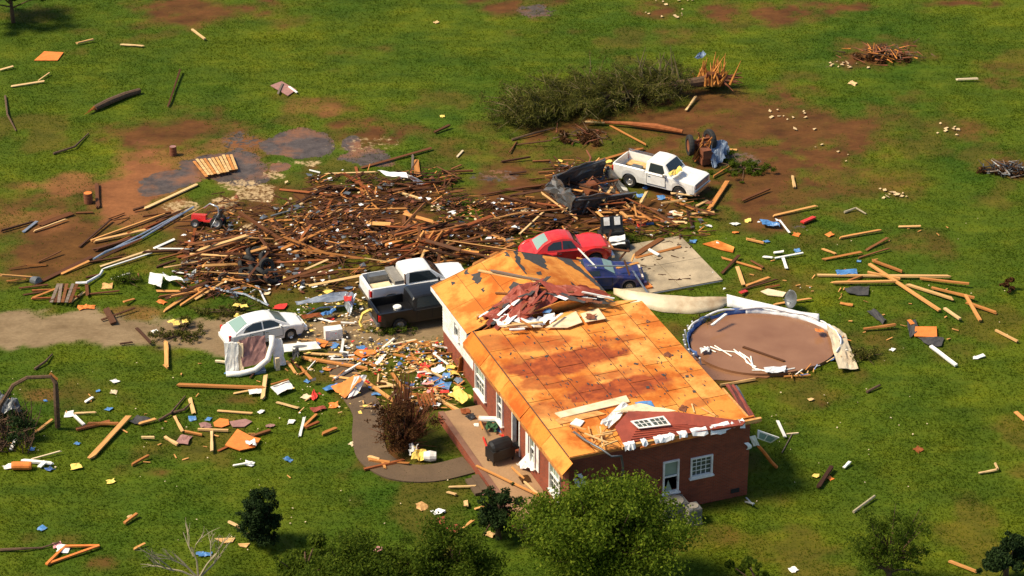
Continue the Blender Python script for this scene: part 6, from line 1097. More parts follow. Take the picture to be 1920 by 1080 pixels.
# small bright litter that shows singly
for x, y, s, m_, lab in [(130, 777, .5, 'white', "white block left of thin yellow lath"), (142, 875, .6, 'yellow', "yellow foam block on the left lawn"), (208, 903, .4, 'yellow', "smaller yellow foam block on the lower left lawn"), (15, 876, .5, 'white', "white bag next to the orange cylinder"), (79, 991, .4, 'blue', "blue scrap alone on the lower left lawn"), (378, 1040, .45, 'blue', "left of two blue scraps by the bare branches"), (390, 1040, .35, 'blue', "right of two blue scraps by the bare branches"), (204, 767, .35, 'blue', "blue bottle shape on the left lawn"), (216, 715, .4, 'white', "white scrap on upper left lawn"), (213, 736, .4, 'cream', "cream square on the upper left lawn"), (184, 733, .25, 'blue', "tiny blue scrap on the upper left lawn"), (85, 751, .2, 'blue', "tiny blue dot beside the broken tree"), (361, 785, .4, 'blue', "blue scrap above the pale board, left of two"), (391, 786, .35, 'blue', "blue scrap above the pale board, right of two"), (60, 842, .3, 'blue', "blue scrap under the broken tree"), (145, 832, .3, 'blue', "blue speck left of the bright slanting board"), (93, 880, .4, 'linerblue', "navy scrap below the long white board"), (540, 862, .45, 'blue', "blue and white scrap alone on the middle lawn"), (467, 870, .5, 'wrap', "white cloth by the splintered orange heap"), (425, 701, .25, 'blue', "blue speck below the sofa"), (575, 715, .3, 'blue', "blue scrap below the longest orange board"), (627, 648, .5, 'blue', "blue box by the white board near cabinet"), (678, 653, .5, 'blue', "blue tub behind the orange plywood scrap"), (706, 739, .45, 'blue', "blue scrap left of the brown shrub"), (626, 760, .5, 'orangep', "orange scrap right of the red shingle"), (575, 745, .5, 'cream', "cream scrap left of the red leaf cloth"), (490, 772, .35, 'white', "white scrap above the brown board scrap"), (546, 792, .4, 'white', "white scrap left of long white stick"), (507, 799, .4, 'mauve', "tan scrap with blue edge on the lawn"), (660, 833, .3, 'cream', "cream scrap at the edge of front walk"), (345, 825, .8, 'mauve', "brown crumbs of board on the left lawn"), (384, 799, .6, 'mauve', "dark square scrap above the pale lath"),
                        (155, 577, .5, 'orangep', "left orange strap piece above gravel drive"), (170, 576, .5, 'orangep', "right orange strap piece above gravel drive"), (304, 567, .5, 'orangep', "orange scrap near the slanting boards"), (291, 621, .35, 'white', "white scrap on gravel left of weeds"), (200, 537, .6, 'pale', "tan broken chunk right of bent white gutter"), (430, 665, .4, 'redp', "red scrap at the sofa's left foot"), (617, 692, .5, 'orangep', "orange red twisted scrap on the longest board"), (480, 695, .4, 'linerblue', "dark blue scrap under the sofa"), (653, 540, .45, 'bluegrey', "blue and tan ball above the curled silver sheet"), (614, 546, .5, 'yellow', "bright yellow bag at the near edge of heap"), (560, 514, .5, 'pink', "pink and white bundle on the heap"), (520, 528, .5, 'linerblue', "dark blue tub at the near edge of heap"), (525, 576, .7, 'redp', "red flowers of debris above sedan's nose"), (620, 598, .35, 'redp', "red ball on gravel by the white hose"), (700, 600, .4, 'pink', "pink scrap in the yellow coil"), (500, 550, .4, 'cream', "cream ball left of long orange stick"), (845, 480, .5, 'yellow', "yellow foam behind the white pickup"), (875, 470, .5, 'yellow', "yellow foam left behind the wing roof"), (910, 478, .5, 'yellow', "yellow foam at wing roof's far edge"), (985, 465, .5, 'yellow', "yellow foam left of red car"), (838, 497, .4, 'blue', "blue scrap on the white pickup's hood"), (990, 452, .35, 'blue', "blue scrap above red car's tail"),
                        (1201, 367, .5, 'blue', "blue tarp scrap below the old pickup"), (1241, 371, .5, 'blue', "round blue scrap below the old pickup"), (1142, 380, .6, 'blue', "blue cloth left of orange plank"), (1217, 418, .45, 'blue', "blue scrap above the slab"), (1299, 453, .4, 'blue', "blue scrap at the slab's far right corner"), (1211, 352, .3, 'blue', "tiny blue scrap beside the old pickup"), (1437, 453, .35, 'blue', "blue scrap on the orange stick right"), (1495, 470, .35, 'blue', "blue scrap right of white T"), (1610, 490, .25, 'blue', "blue speck above lumber pile"), (1203, 421, .5, 'redp', "red scrap above the slab"), (1178, 415, .7, 'orangep', "orange scrap heap right of cart"), (1270, 402, .6, 'cream', "cream scrap below the old pickup"), (1328, 424, .4, 'white', "white ball on grass right of heap"), (1379, 420, .5, 'white', "white scrap right of the thick orange beam"), (1403, 414, .4, 'yellow', "yellow scrap left of blue sheet"), (1493, 440, .4, 'orangep', "orange block above white T"), (1380, 436, .4, 'orangep', "orange scrap right of slab"), (1555, 440, .5, 'orangep', "orange square on grass above lumber pile"), (1345, 460, .4, 'white', "white scrap on broken plywood right of slab"), (1230, 488, .4, 'black', "black bag on the slab by the blue car"), (1050, 302, .4, 'yellow', "yellow scrap left of the box trailer"), (1141, 303, .4, 'yellow', "yellow scrap behind the old pickup's bed"), (1100, 391, .4, 'yellow', "yellow scrap below the box trailer"),
                        (1830, 671, .3, 'white', "white scrap on the right lawn by white block"), (1673, 656, .3, 'white', "white scrap right of the sprawled pool wall"), (1521, 749, .3, 'pale', "small tan stone on the right lawn"), (1530, 892, .35, 'yellow', "yellow scrap left of the dark post"), (1556, 897, .3, 'orangep', "orange scrap right of the dark post"), (1487, 1069, .4, 'white', "white scrap on the lawn at bottom right"), (1722, 843, .4, 'red', "brown chip on the right lawn"), (790, 950, .6, 'pale', "pale broken box on grass left of the dark shrub"), (823, 960, .6, 'wrap', "white crumpled bag on the grass"), (905, 925, .35, 'pink', "pink ball near the porch end"), (822, 978, .7, 'redside', "dark red cloth on the grass, left"), (852, 992, .7, 'redside', "dark red cloth on the grass, right"), (920, 1003, .5, 'pale', "tan scrap left of the big tree"), (708, 1031, .4, 'pink', "faint pink scrap among the left foreground trees"), (245, 970, .3, 'pale', "tan chip on the lower left lawn"), (1600, 157, .5, 'pale', "tan log chip in the upper right field"), (818, 42, .35, 'pale', "pale stub in the upper middle field"), (830, 218, .3, 'yellow', "small yellow scrap behind the heap"), (1535, 618, .3, 'orangep', "orange chip on pool rim")]:
    scrap(x, y, s, m_, lab)

# ------------------------------------------------------------------ the debris heap
def heap(n, poly, mats, wr, lr, zr_, label, group, name="board", ang=None, seed=0, cat="board"):
    r = random.Random(seed); (xa, ya, xb, yb) = poly
    for i in range(n):
        x = r.uniform(xa, xb); y = r.uniform(ya, yb); p = G(x, y, 0); L = r.uniform(*lr); t = r.gauss(*ang) if ang and r.random() < .75 else r.uniform(0, math.pi); d = Vector((math.cos(t), math.sin(t), 0))*L/2; z = r.uniform(*zr_); dz = r.gauss(0, .12)*L*.5
        z = max(z, abs(dz)+.04)
        o = place_bar(p-d+Vector((0, 0, z-dz)), p+d+Vector((0, 0, z+dz)), r.uniform(*wr), r.choice([.04, .05, .09]), r.choice(mats), name, roll=r.uniform(-.6, .6)); mt_ = o.data.materials[0].name; tag(o, ('long ' if L > lr[0]+(lr[1]-lr[0])*.55 else 'short ')+{'fresh_pine': 'orange', 'pale_pine': 'pale yellow', 'weathered_wood': 'brown', 'wet_dark_wood': 'nearly black', 'reddish_timber': 'reddish', 'white_paint': 'white', 'grey_wood': 'grey'}[mt_]+' '+label, cat, group)
BR = ['brown', 'brown', 'red', 'dark', 'pine', 'pine', 'red', 'pale', 'brown']
heap(40, (400, 445, 660, 545), BR, (.08, .2), (1.0, 4.4), (.05, .8), "board in the debris heap around the tyre pile", "boards in the heap around the tyre pile", ang=(.25, .35), seed=1)
heap(58, (700, 420, 960, 500), BR+['pine'], (.09, .24), (1.0, 4.6), (.05, .9), "board in the debris heap behind the white modern pickup", "boards in the heap behind the white modern pickup", ang=(.2, .45), seed=2)
heap(22, (570, 325, 850, 385), ['brown', 'dark', 'red', 'dark'], (.09, .2), (1.2, 4.0), (.03, .35), "board at the heap's back edge below white crumpled sheet", "boards at the back edge of the heap", ang=(.15, .35), seed=3)
heap(26, (940, 375, 1140, 445), BR+['pale'], (.1, .24), (1.0, 3.5), (.05, .7), "board in the heap behind the red vintage coupe", "boards in the heap behind the red car", ang=(-.1, .4), seed=4)
heap(26, (1120, 370, 1320, 440), ['brown', 'pine', 'dark', 'red', 'pale'], (.08, .18), (.6, 2.4), (.03, .5), "board in the heap below the old white pickup", "boards in the heap below the old white pickup", ang=(-.5, .6), seed=5)
heap(24, (690, 650, 860, 770), ['pine', 'pale', 'pine', 'white', 'brown'], (.06, .14), (.4, 1.6), (.03, .3), "small broken stick in the litter left of house corner", "sticks in the litter left of the house", "stick", seed=6, cat="stick")
heap(14, (560, 640, 700, 720), ['pine', 'pale', 'white'], (.06, .13), (.4, 1.3), (.03, .15), "small broken stick in the litter in front of the sedan", "sticks in the litter in front of the sedan", "stick", seed=7, cat="stick")
heap(14, (30, 470, 350, 570), ['brown', 'pine', 'brown', 'dark'], (.07, .15), (.5, 2.2), (.02, .15), "scattered board above the gravel drive at left", "boards above the gravel drive", ang=(.45, .3), seed=8)
heap(10, (960, 270, 1080, 360), ['brown', 'dark'], (.07, .12), (.8, 2.4), (.02, .1), "stick on the mud left of the box trailer", "sticks on the mud left of the box trailer", "stick", ang=(.2, .3), seed=9, cat="stick")
heap(20, (330, 440, 470, 560), BR, (.08, .18), (.9, 3.0), (.03, .35), "board in the thin left end of the debris heap", "boards at the left end of the heap", ang=(.4, .3), seed=10)
heap(16, (560, 400, 730, 470), BR, (.08, .18), (.9, 3.2), (.03, .3), "board on the dark mud in the middle of the heap", "boards on the dark mud of the heap", ang=(.3, .4), seed=11)
heap(16, (1035, 330, 1150, 400), ['brown', 'dark', 'pine', 'red'], (.08, .16), (.7, 2.2), (.3, 1.2), "board lying in and over the dark box trailer", "boards over the dark box trailer", seed=12)
heap(9, (1075, 470, 1200, 548), ['brown', 'pine', 'dark', 'pale'], (.07, .14), (.7, 2.0), (.9, 1.5), "board lying on the red and blue cars", "boards on the red and blue cars", seed=13)
heap(12, (200, 400, 380, 480), ['brown', 'pine', 'dark', 'red'], (.07, .14), (.8, 2.8), (.02, .12), "loose board on bare ground left of the lawn tractor", "boards left of the lawn tractor", ang=(.5, .2), seed=14)
# splinters, shreds and crumbs nobody could count
def shreds(n, boxes, mat, label, size=(.05, .3), zmax=.5, seed=0, name="splinters", flat=False):
    r = random.Random(seed); m = MB()
    for i in range(n):
        xa, ya, xb, yb = r.choice(boxes); p = G(r.uniform(xa, xb), r.uniform(ya, yb), 0); L = r.uniform(*size); z = r.random()**2*zmax+.03
        if flat:
            t = r.uniform(0, 6.28); q = [Vector((math.cos(t+k*1.57+r.uniform(-.3, .3)), math.sin(t+k*1.57), r.uniform(-.3, .5)))*L*.5*r.uniform(.6, 1.2) for k in range(4)]; m.slab([p+Vector((0, 0, z+.03))+k for k in q], .02, Vector((0, 0, 1)))
        else:
            t = r.uniform(0, math.pi) if r.random() < .5 else r.gauss(.25, .4); d = Vector((math.cos(t), math.sin(t), r.gauss(0, .2)))*L/2; m.bar(p-d+Vector((0, 0, z)), p+d+Vector((0, 0, z)), r.uniform(.03, .08), .03)
    c = m.build(name, M[mat]); stuff(c, label, "debris")
HB = [(390, 455, 700, 550), (700, 430, 980, 500), (580, 330, 860, 400), (940, 380, 1330, 450), (820, 380, 1000, 440), (400, 380, 740, 470), (540, 400, 720, 480), (1030, 310, 1160, 400), (340, 440, 480, 560)]; LB = [(760, 640, 870, 760), (540, 630, 860, 780), (560, 560, 700, 640), (640, 640, 850, 740), (690, 650, 830, 700)]
shreds(1150, HB, 'brown', "brown wood splinters strewn through the debris heap", (.3, 1.3), .7, 1); shreds(650, HB, 'dark', "dark wet splinters strewn through the debris heap", (.3, 1.2), .4, 2); shreds(640, HB+LB[:1], 'pine', "orange splinters strewn through the heap and front yard", (.2, .8), .6, 3); shreds(130, HB+LB, 'cream', "cream crumbs strewn over the debris", (.06, .22), .5, 4, "crumbs", True)
shreds(60, LB+[(440, 480, 660, 550), (860, 440, 1000, 490)], 'yellow', "yellow foam crumbs strewn over the debris", (.08, .32), .5, 5, "foam_crumbs", True); shreds(90, LB+HB+[(1330, 420, 1520, 560)], 'wrap', "white paper shreds strewn over the debris", (.06, .28), .5, 6, "paper_shreds", True); shreds(45, LB+HB[3:]+[(540, 700, 700, 780)], 'blue', "blue plastic shreds strewn over the debris", (.08, .25), .4, 7, "plastic_shreds", True); shreds(28, LB, 'redp', "red plastic shreds in the front yard litter", (.08, .28), .4, 8, "plastic_shreds", True); shreds(36, LB, 'linerblue', "dark blue cloth shreds in the front yard litter", (.08, .3), .3, 9, "cloth_shreds", True)
shreds(200, HB+[(440, 470, 560, 530)], 'dmetal', "grey metal scraps strewn through the debris heap", (.12, .5), .5, 20, "metal_scraps", True); shreds(260, HB, 'rust', "rust brown scraps strewn through the debris heap", (.12, .5), .5, 21, "rust_scraps", True); shreds(160, HB+[(420, 340, 720, 450)], 'rubble', "tan crumbs strewn over the mud and heap", (.08, .34), .1, 22, "crumbs", True)
shreds(420, LB, 'cream', "tiny cream fragments in the front yard litter", (.04, .14), .15, 30, "crumbs", True); shreds(200, LB+HB, 'wrap', "tiny white fragments in the litter and heap", (.05, .2), .3, 31, "paper_shreds", True); shreds(160, LB+HB[:2], 'yellow', "tiny yellow foam fragments in the litter and heap", (.04, .16), .3, 32, "foam_crumbs", True); shreds(200, LB, 'pale', "pale splinters in the front yard litter", (.1, .5), .15, 33, "splinters"); shreds(70, HB, 'wrap', "white scraps strewn through the debris heap", (.15, .45), .5, 34, "paper_shreds", True); shreds(60, [(1190, 455, 1300, 545)], 'dark', "dark crumbs and sticks on the concrete slab", (.08, .5), .08, 35, "splinters")
shreds(130, LB+HB, 'felt', "black felt shreds strewn over the debris", (.1, .4), .3, 10, "felt_shreds", True); shreds(110, [(0, 680, 560, 900), (1350, 400, 1900, 680), (300, 900, 900, 1050), (1400, 700, 1750, 950)], 'cream', "pale crumbs scattered on the lawn", (.03, .1), .02, 11, "crumbs", True); shreds(70, [(0, 680, 560, 900), (1350, 400, 1800, 640)], 'pine', "orange crumbs scattered on the lawn", (.1, .4), .02, 12, "splinters")
shreds(70, [(1480, 240, 1680, 310), (1440, 205, 1520, 225), (1650, 355, 1700, 372), (1755, 230, 1830, 255), (1200, 0, 1300, 35), (1550, 115, 1640, 130)], 'rubble', "pale stones scattered on the bare field patches", (.1, .32), .02, 13, "stones", True)
for i, (x, y, s, m_) in enumerate([(795, 690, .8, 'redp'), (808, 700, .7, 'wrap'), (822, 694, .7, 'wrap'), (815, 712, .8, 'linerblue'), (828, 722, .9, 'blue'), (838, 705, .6, 'blue'), (850, 700, .9, 'yellow'), (845, 690, .6, 'yellow'), (800, 720, .6, 'pink'), (812, 730, .6, 'redp'), (790, 705, .6, 'redp'), (832, 735, .5, 'redp'), (860, 715, .6, 'bluegrey'), (818, 760, .5, 'wrap'), (806, 735, .4, 'pink'), (780, 690, .5, 'cream'), (855, 730, .5, 'yellow')]):
    scrap(x, y, s*.72, m_, ["red", "white", "white", "navy", "blue", "blue", "yellow", "yellow", "pink", "red", "red", "red", "grey", "white", "pink", "cream", "yellow"][i]+" clothing in the pile at the house corner", .1+.1*(i % 3), "clothing", "clothing", "clothing pile at the house corner", 1.3, .7)

# ------------------------------------------------------------------ trees and plants
def leaf_mesh(name, centers, radii, n, size, mat, seed=0, flat=.75, asp=.5):
    r = np.random.default_rng(seed); centers = np.array(centers); radii = np.array(radii); w = radii**2; k = r.choice(len(centers), n, p=w/w.sum())
    d = r.normal(size=(n, 3)); d /= np.linalg.norm(d, axis=1)[:, None]; rad = radii[k]*(r.random(n)**.62); P = centers[k]+d*rad[:, None]*np.array([1, 1, flat])
    a = r.normal(size=(n, 3)); a /= np.linalg.norm(a, axis=1)[:, None]; b = np.cross(a, r.normal(size=(n, 3))); b /= np.linalg.norm(b, axis=1)[:, None]; s = size*r.uniform(.55, 1.35, n)[:, None]
    V = np.stack([P-a*s, P-b*s*asp, P+a*s, P+b*s*asp], 1).reshape(-1, 3); return np_mesh(name, V, 4, np.arange(4*n), M[mat])
def tree(px, py, h, rx, ry, rz_, n, size, mat, label, name="tree", cat="tree", clumps=40, cz=None, seed=0, trunk=.14, bark='bark', group=None, dx=0.0, sparse=.28, base=None):
    b = base if base else G(px, py, 0); r = random.Random(seed); e = tag(empty(name, b), label, cat, group); cz = cz if cz is not None else h-rz_
    C = []; R = []
    for i in range(clumps):
        while True:
            q = Vector((r.uniform(-1, 1), r.uniform(-1, 1), r.uniform(-1, 1)))
            if .25 < q.length < 1: break
        q = q*(.62+.55*r.random()); C.append((q.x*rx+dx, q.y*ry, cz+q.z*rz_)); R.append(r.choice([.35, .5, .7, 1.0, 1.25])*sparse*min(rx, rz_*1.3))
    m = MB(); m.tube([(0, 0, -.1), (r.uniform(-.05, .05), 0, cz*.4), (dx*.5, 0, cz*.75), (dx, 0, cz+rz_*.5)], [trunk, trunk*.8, trunk*.6, trunk*.2], 8); m.build("trunk", M[bark], e, smooth=True)
    lm = MB()
    for i in range(0, clumps, 2):
        c = Vector(C[i]); z0 = cz*r.uniform(.3, .8); lm.tube([(dx*.4, 0, z0), (c.x*.5+r.uniform(-.1, .1), c.y*.5, (z0+c.z)/2+.1), c], [trunk*.4, trunk*.25, trunk*.06], 5, False)
    lm.build("limbs", M[bark], e); o = link(bpy.data.objects.new("crown", leaf_mesh("crown", C, R, n, size, mat, seed)), e); return e
tree(1130, 1120, 5.6, 3.6, 2.6, 2.4, 62000, .075, 'leaf', "large bright green tree in front of the brick front wall", clumps=190, seed=1, cz=3.0, sparse=.3)
tree(690, 1165, 4.0, 3.0, 2.0, 1.7, 36000, .07, 'leafd', "broad dull green tree at the bottom left of the big bright tree", clumps=150, seed=2, cz=2.1, sparse=.28)
tree(850, 1150, 4.3, 2.0, 1.8, 1.8, 24000, .07, 'leafd', "green tree between the broad dull tree and the big bright tree", clumps=120, seed=12, cz=2.3, sparse=.3)
tree(575, 1110, 2.8, 1.5, 1.4, 1.2, 12000, .09, 'leafd', "low green bush right below the small dark evergreen", "bush", "bush", 28, seed=3, cz=1.4)
tree(935, 1010, 2.6, 1.1, 1.0, 1.2, 8000, .06, 'leafdd', "dark shrub at the near end of porch", "shrub", "shrub", 90, seed=4, cz=1.4, sparse=.22)
tree(488, 1022, 2.9, .85, .8, 1.35, 16000, .06, 'leafdd', "small dark evergreen on the lower left lawn", "evergreen", "tree", 120, seed=5, cz=1.45, trunk=.06, sparse=.3)
tree(1665, 1105, 4.2, 1.8, 1.6, 1.7, 9000, .06, 'leafd', "sparse thin green tree at the lower right", clumps=120, seed=6, cz=2.3, sparse=.2)
tree(1885, 1085, 2.4, 1.6, 1.5, 1.0, 12000, .08, 'leafdd', "dark shrub in the lower right corner", "shrub", "shrub", 26, seed=7, cz=1.2)
tree(1420, 1120, 2.2, 1.3, 1.2, .8, 6000, .09, 'leafd', "low green bush at the bottom right of the big tree", "bush", "bush", 20, seed=14, cz=1.0)
tree(25, 42, 4.5, 2.6, 2.2, 1.6, 16000, .11, 'leafdd', "dark tree in the top left corner", clumps=36, seed=8, cz=2.6)
tree(1890, 549, .8, .5, .45, .35, 1500, .06, 'leafb', "small dark round bush at the right edge", "bush", "bush", 10, seed=9, cz=.4, trunk=.03)
# brown storm-stripped shrub by the porch
sh = tree(757, 838, 2.7, 1.55, 1.3, 1.15, 6500, .06, 'leafb', "brown storm-stripped shrub beside the curved front walk", "shrub", "shrub", 90, seed=10, cz=1.35, sparse=.22, trunk=.07)
tw = MB(); r = random.Random(4)
for i in range(150):
    t = r.uniform(0, 6.28); q = r.uniform(.2, 1.0); a = Vector((math.cos(t)*.15, math.sin(t)*.15, .1)); b = Vector((math.cos(t)*q*1.7, math.sin(t)*q*1.4, r.uniform(.4, 2.6))); tw.tube([a, (a+b)/2+Vector((r.uniform(-.15, .15), r.uniform(-.15, .15), .1)), b], [.022, .016, .006], 4, False)
for i in range(60):
    x = r.uniform(-.25, .25); tw.tube([(x, .2, 1.2), (x+r.uniform(-.3, .3), .3, r.uniform(2.8, 4.0))], [.02, .005], 4, False)
tw.build("twigs", M['rust'], sh)
# weeds with yellow bits on the drive
for i, (px, py, rx, n, lab) in enumerate([(340, 628, 1.3, 3000, "green weedy branch with yellow scraps on the gravel drive"), (440, 585, 1.5, 2600, "uprooted leafy branch behind the sedan"), (735, 622, .9, 1500, "green weeds under the black pickup"), (235, 528, .8, 1200, "green leafy branch left of the folded white sheet"), (1395, 318, 1.9, 5200, "fallen leafy dark branch right of the old white pickup"), (1175, 455, .5, 900, "green shrub scrap beside the utility cart"), (1620, 670, .8, 1500, "leafy weeds right of the sprawled pool wall"), (1322, 605, .6, 900, "weeds at the pool's left rim")]):
    e = tag(empty("leafy_branch", G(px, py)), lab, "branch"); r = random.Random(i); C = [(r.gauss(0, .5)*rx, r.gauss(0, .35)*rx, r.uniform(.02, .35)) for _ in range(44)]
    o = link(bpy.data.objects.new("leaves", leaf_mesh("leaves", C, [r.uniform(.1, .26) for _ in C], n, .05, ['leafo', 'leafo', 'leafd', 'leafd', 'leafd', 'leafd', 'leafo', 'leafo'][i], i)), e)
    m = MB(); 
    for c in C: m.tube([(c[0]*.2, c[1]*.2, .1), c], [.025, .01], 4, False)
    m.build("stems", M['bark'], e)
for x, y in ((330, 606), (347, 602), (444, 572), (458, 574), (446, 592), (322, 602)): scrap(x, y, .4, 'yellow', "yellow scrap caught in weeds near the sedan", .35, group="yellow scraps in the weeds near sedan")
# bare pale branches at the bottom left
bt = tag(empty("bare_tree", G(372, 1085)), "bare pale branched sapling at the bottom left", "tree"); m = MB(); r = random.Random(8)
def fork(p, d, L, rad, depth):
    q = p+d*L; mid = p.lerp(q, .5)+Vector((r.uniform(-.08, .08), 0, r.uniform(-.04, .08)))*L; m.tube([p, mid, q], [rad, rad*.8, rad*.55], 5, False)
    if depth > 0:
        for k in range(r.choice([2, 3])): fork(p.lerp(q, r.uniform(.4, 1)), (d+Vector((r.uniform(-.7, .7), r.uniform(-.5, .5), r.uniform(-.2, .5)))).normalized(), L*r.uniform(.5, .8), rad*.6, depth-1)
for k, dv in enumerate(((-.75, .1, .9), (-.9, 0, .35), (-.15, .1, 1), (.5, 0, .8), (.9, .1, 1.0))): fork(Vector((0, 0, 0)), Vector(dv).normalized(), 1.5, .05, 3)
m.build("branches", M['barkp'], bt)
dk = tag(MB().tube([G(398, 1085, 0), G(398, 1085, 2.3)+Vector((.05, 0, 0))], [.07, .05], 6).build("dead_trunk", M['bark']), "thin dark dead trunk beside the bare sapling", "trunk")
# broken tree at the left edge
lt = tag(empty("broken_tree", G(20, 850)), "snapped tree with arching bent limb at the left edge", "tree"); m = MB(); L0 = lt.location
m.tube([G(-20, 845, 0)-L0, G(0, 760, 1.6)-L0, G(25, 722, 2.4)-L0, G(51, 708, 2.8)-L0, G(95, 706, 2.8)-L0, G(104, 718, 2.5)-L0, G(106, 760, 1.4)-L0, G(108, 800, .1)-L0], [.14, .12, .1, .09, .09, .12, .14, .13], 7); m.build("bent_limb", M['bark'], lt)
MB().tube([G(92, 702, 2.85)-L0, G(108, 712, 2.6)-L0], [.13, .06], 6).build("torn_wood", M['splinter'], lt)
m = MB(); r = random.Random(12)
for i in range(120): 
    a = G(r.uniform(-30, 60), r.uniform(790, 850), 0)-L0; b = a+Vector((r.gauss(0, .6), r.gauss(0, .6), r.uniform(.2, 1.5))); m.tube([a, (a+b)/2+Vector((r.gauss(0, .15), 0, .1)), b], [.035, .025, .008], 4, False)
m.build("twigs", M['bark'], lt); C = [(G(r.uniform(-30, 55), r.uniform(770, 850), 0)-L0)+Vector((0, 0, r.uniform(.1, 1.0))) for _ in range(16)]; link(bpy.data.objects.new("leaves", leaf_mesh("leaves", [tuple(c) for c in C], [.5]*16, 4500, .07, 'leafdd', 4)), lt)
gsheet([(0, 742), (32, 750), (40, 774), (2, 776)], 1.0, 'dmetal', "grey_tarp", "grey tarp draped in the snapped tree at left", "tarp", .15, 4, zs=[1.6, 1.4, .8, 1.0])
for q, lab in (([(0, 1031), (40, 1029), (79, 1027), (112, 1016)], "dark fallen branch on the lower left lawn"), ([(298, 788), (320, 775), (347, 743)], "dark forked branch on the left lawn"), ([(320, 775), (345, 768), (357, 757)], "thin dark branch below the forked branch"), ([(65, 692), (85, 678), (98, 664)], "thin dark twig on the upper left lawn"), ([(100, 288), (140, 275), (166, 250)], "dark curved twig in the left field"), ([(10, 180), (14, 215), (30, 245)], "dark curved branch line at left field"), ([(1583, 398), (1605, 390), (1624, 401)], "pale curved log on the right meadow"), ([(1600, 960), (1640, 930)], "thin pale branch at lower right"), ([(1625, 735), (1650, 722)], "thin brown twig on right lawn"), ([(960, 262), (1000, 250), (1040, 240)], "fallen brown branch left of the fallen tree's crown")):
    tag(MB().tube([G(x, y, .06+.08*(i % 2)) for i, (x, y) in enumerate(q)], [.07, .06, .04, .03][:len(q)], 6).build("branch", M['bark'] if 'pale' not in lab else M['barkp']), lab, "branch")
# logs and the uprooted tree
def log(q, rad, label, mat='bark', tip=True):
    P = [G(*p) for p in q]; o = MB().tube(P, rad, 9).build("log", M[mat]); tag(o, label, "log")
    if tip:
        d = (P[0]-P[1]).normalized(); m = MB(); r = random.Random(int(P[0].x*10))
        for k in range(7): m.tube([P[0]+Vector((r.uniform(-.1, .1), r.uniform(-.1, .1), r.uniform(-.05, .1))), P[0]+d*r.uniform(.3, .9)+Vector((r.uniform(-.15, .15), r.uniform(-.15, .15), r.uniform(-.1, .1)))], [.06, .01], 4, False)
        m.build("splintered_end", M['splinter'], o)
log([(178, 203, .2), (205, 190, .22), (235, 178, .2), (262, 170, .18)], [.17, .2, .19, .16], "dark bark log with splintered orange end in the left field")
log([(1128, 229, .2), (1180, 232, .25), (1231, 238, .25), (1280, 247, .2)], [.07, .13, .2, .12], "splintered reddish trunk lying behind the old white pickup", 'red'); board(1093, 228, 1135, 229, .17, 'pale', "pale plank at the left end of the splintered trunk", .06, .2)
log([(1060, 345, .2), (1100, 318, .4), (1108, 296, .5), (1100, 282, .6)], [.06, .07, .06, .04], "thin curved orange branch left of box trailer", 'rust', False)
M['barko'] = plain('olive_twig_bark', (.14, .11, .04), .9, var=.5, scale=2)
ft = tag(empty("fallen_tree", G(1180, 190)), "uprooted tree lying on its side with splintered orange stump", "tree"); L0 = ft.location; r = random.Random(21)
MB().tube([G(1335, 150, .7)-L0, G(1280, 158, .7)-L0, G(1220, 165, .7)-L0, G(1140, 180, .8)-L0, G(1060, 195, .7)-L0], [.34, .28, .2, .14, .06], 9).build("trunk", M['bark'], ft)
m = MB()
for i in range(110):
    a = G(1338+r.gauss(0, 11), 152+r.uniform(-8, 10), r.uniform(.0, .7))-L0; m.tube([a, a+Vector((r.gauss(0, .22), r.gauss(0, .2), r.uniform(.5, 1.0)))*r.choice([.6, .9, 1.2, 1.7])], [.09, .012], 4, False)
m.build("splintered_stump", M['splinter'], ft); m = MB()
for i in range(12):
    a = G(1340, 155, .4)-L0; t = r.uniform(-1.2, 1.2); m.tube([a, a+Vector((math.cos(t)*.8, math.sin(t)*.7, .3)), a+Vector((math.cos(t)*1.7, math.sin(t)*1.4, r.uniform(-.3, .5)))], [.12, .08, .02], 5, False)
m.build("roots", M['rust'], ft); crumple([G(1302, 108, 1.9)-L0, G(1318, 96, 2.0)-L0, G(1324, 104, 1.9)-L0, G(1308, 114, 1.7)-L0], .08).build("caught_sheet", M['bluegrey'], ft)
m = MB(); C = []; 
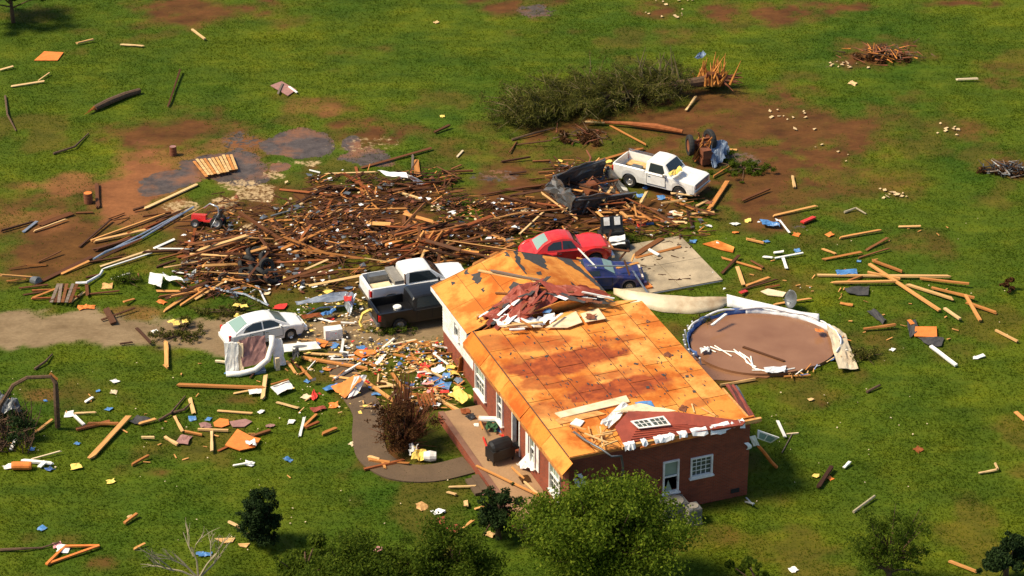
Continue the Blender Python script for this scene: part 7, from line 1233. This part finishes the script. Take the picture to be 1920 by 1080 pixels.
for i in range(520):
    s = r.random()**.8; bx = 1295-s*330; by = 148+s*62+r.gauss(0, 9); a = G(bx, by, .6)-L0; v_ = Vector((r.gauss(-.9, .9), r.gauss(-.2, 1.2), r.gauss(.3, .5)))*r.uniform(.5, 1.7)*(1.25-abs(s-.55)); v_ = v_*min(1, 2.0/max(v_.length, .01)); b = a+v_; b.z = max(b.z, .1); mid = a.lerp(b, .5)+Vector((r.gauss(0, .15), r.gauss(0, .15), r.uniform(0, .25))); m.tube([a, mid, b], [.045, .028, .01], 4, False); C.append(tuple(b)); C.append(tuple(mid))
for i in range(10): 
    a = G(r.uniform(1200, 1275), 155, .8)-L0; m.tube([a, a+Vector((r.uniform(-.3, .3), .2, .8)), a+Vector((r.uniform(-.5, .6), .3, r.uniform(1.3, 2.2)))], [.07, .05, .015], 5, False)
m.build("branches", M['barko'], ft); crumple([G(1318, 165, 0)-L0, G(1360, 165, 0)-L0, G(1352, 148, .9)-L0, G(1325, 146, 1.0)-L0], .25, t=.2, seed=9).build('root_mass', M['rust'], ft); link(bpy.data.objects.new("crown", leaf_mesh("crown", C, [r.uniform(.25, .5) for _ in C], 40000, .15, 'leafo', 6, asp=.11)), ft)
# brush piles in the field
for j, (px, py, w_, h_, n, lab, mats) in enumerate([(1665, 108, 2.0, .9, 150, "brush pile of torn roots in the upper right field", ('rust', 'splinter', 'bark')), (1885, 322, 1.5, .45, 110, "dark rubbish pile near the right edge of field", ('shadow', 'grey', 'dmetal')), (1100, 258, 1.6, .35, 60, "tangle of brown twigs under the fallen tree", ('rust', 'bark', 'bark'))]):
    e = tag(empty("brush_pile", G(px, py)), lab, "brush pile"); r = random.Random(j+50)
    for k in range(3):
        m = MB()
        for i in range(n//3 if k != 1 else n//5): a = Vector((r.gauss(0, .45)*w_, r.gauss(0, .4)*w_*.6, r.random()*h_*.6)); t = r.uniform(0, 6.28); b = a+Vector((math.cos(t), math.sin(t), r.uniform(-.1, .5)))*r.uniform(.3, .9); b.z = max(b.z, .03); m.tube([a, b], [.05, .012], 4, False)
        stuff(m.build(["roots", "torn_wood", "sticks"][k], M[mats[k]], e))
    link(bpy.data.objects.new("soil", leaf_mesh("soil", [(r.gauss(0, .4)*w_, r.gauss(0, .4)*w_*.6, .1) for _ in range(14)], [.3]*14, 1500, .09, 'leafb', j)), e)
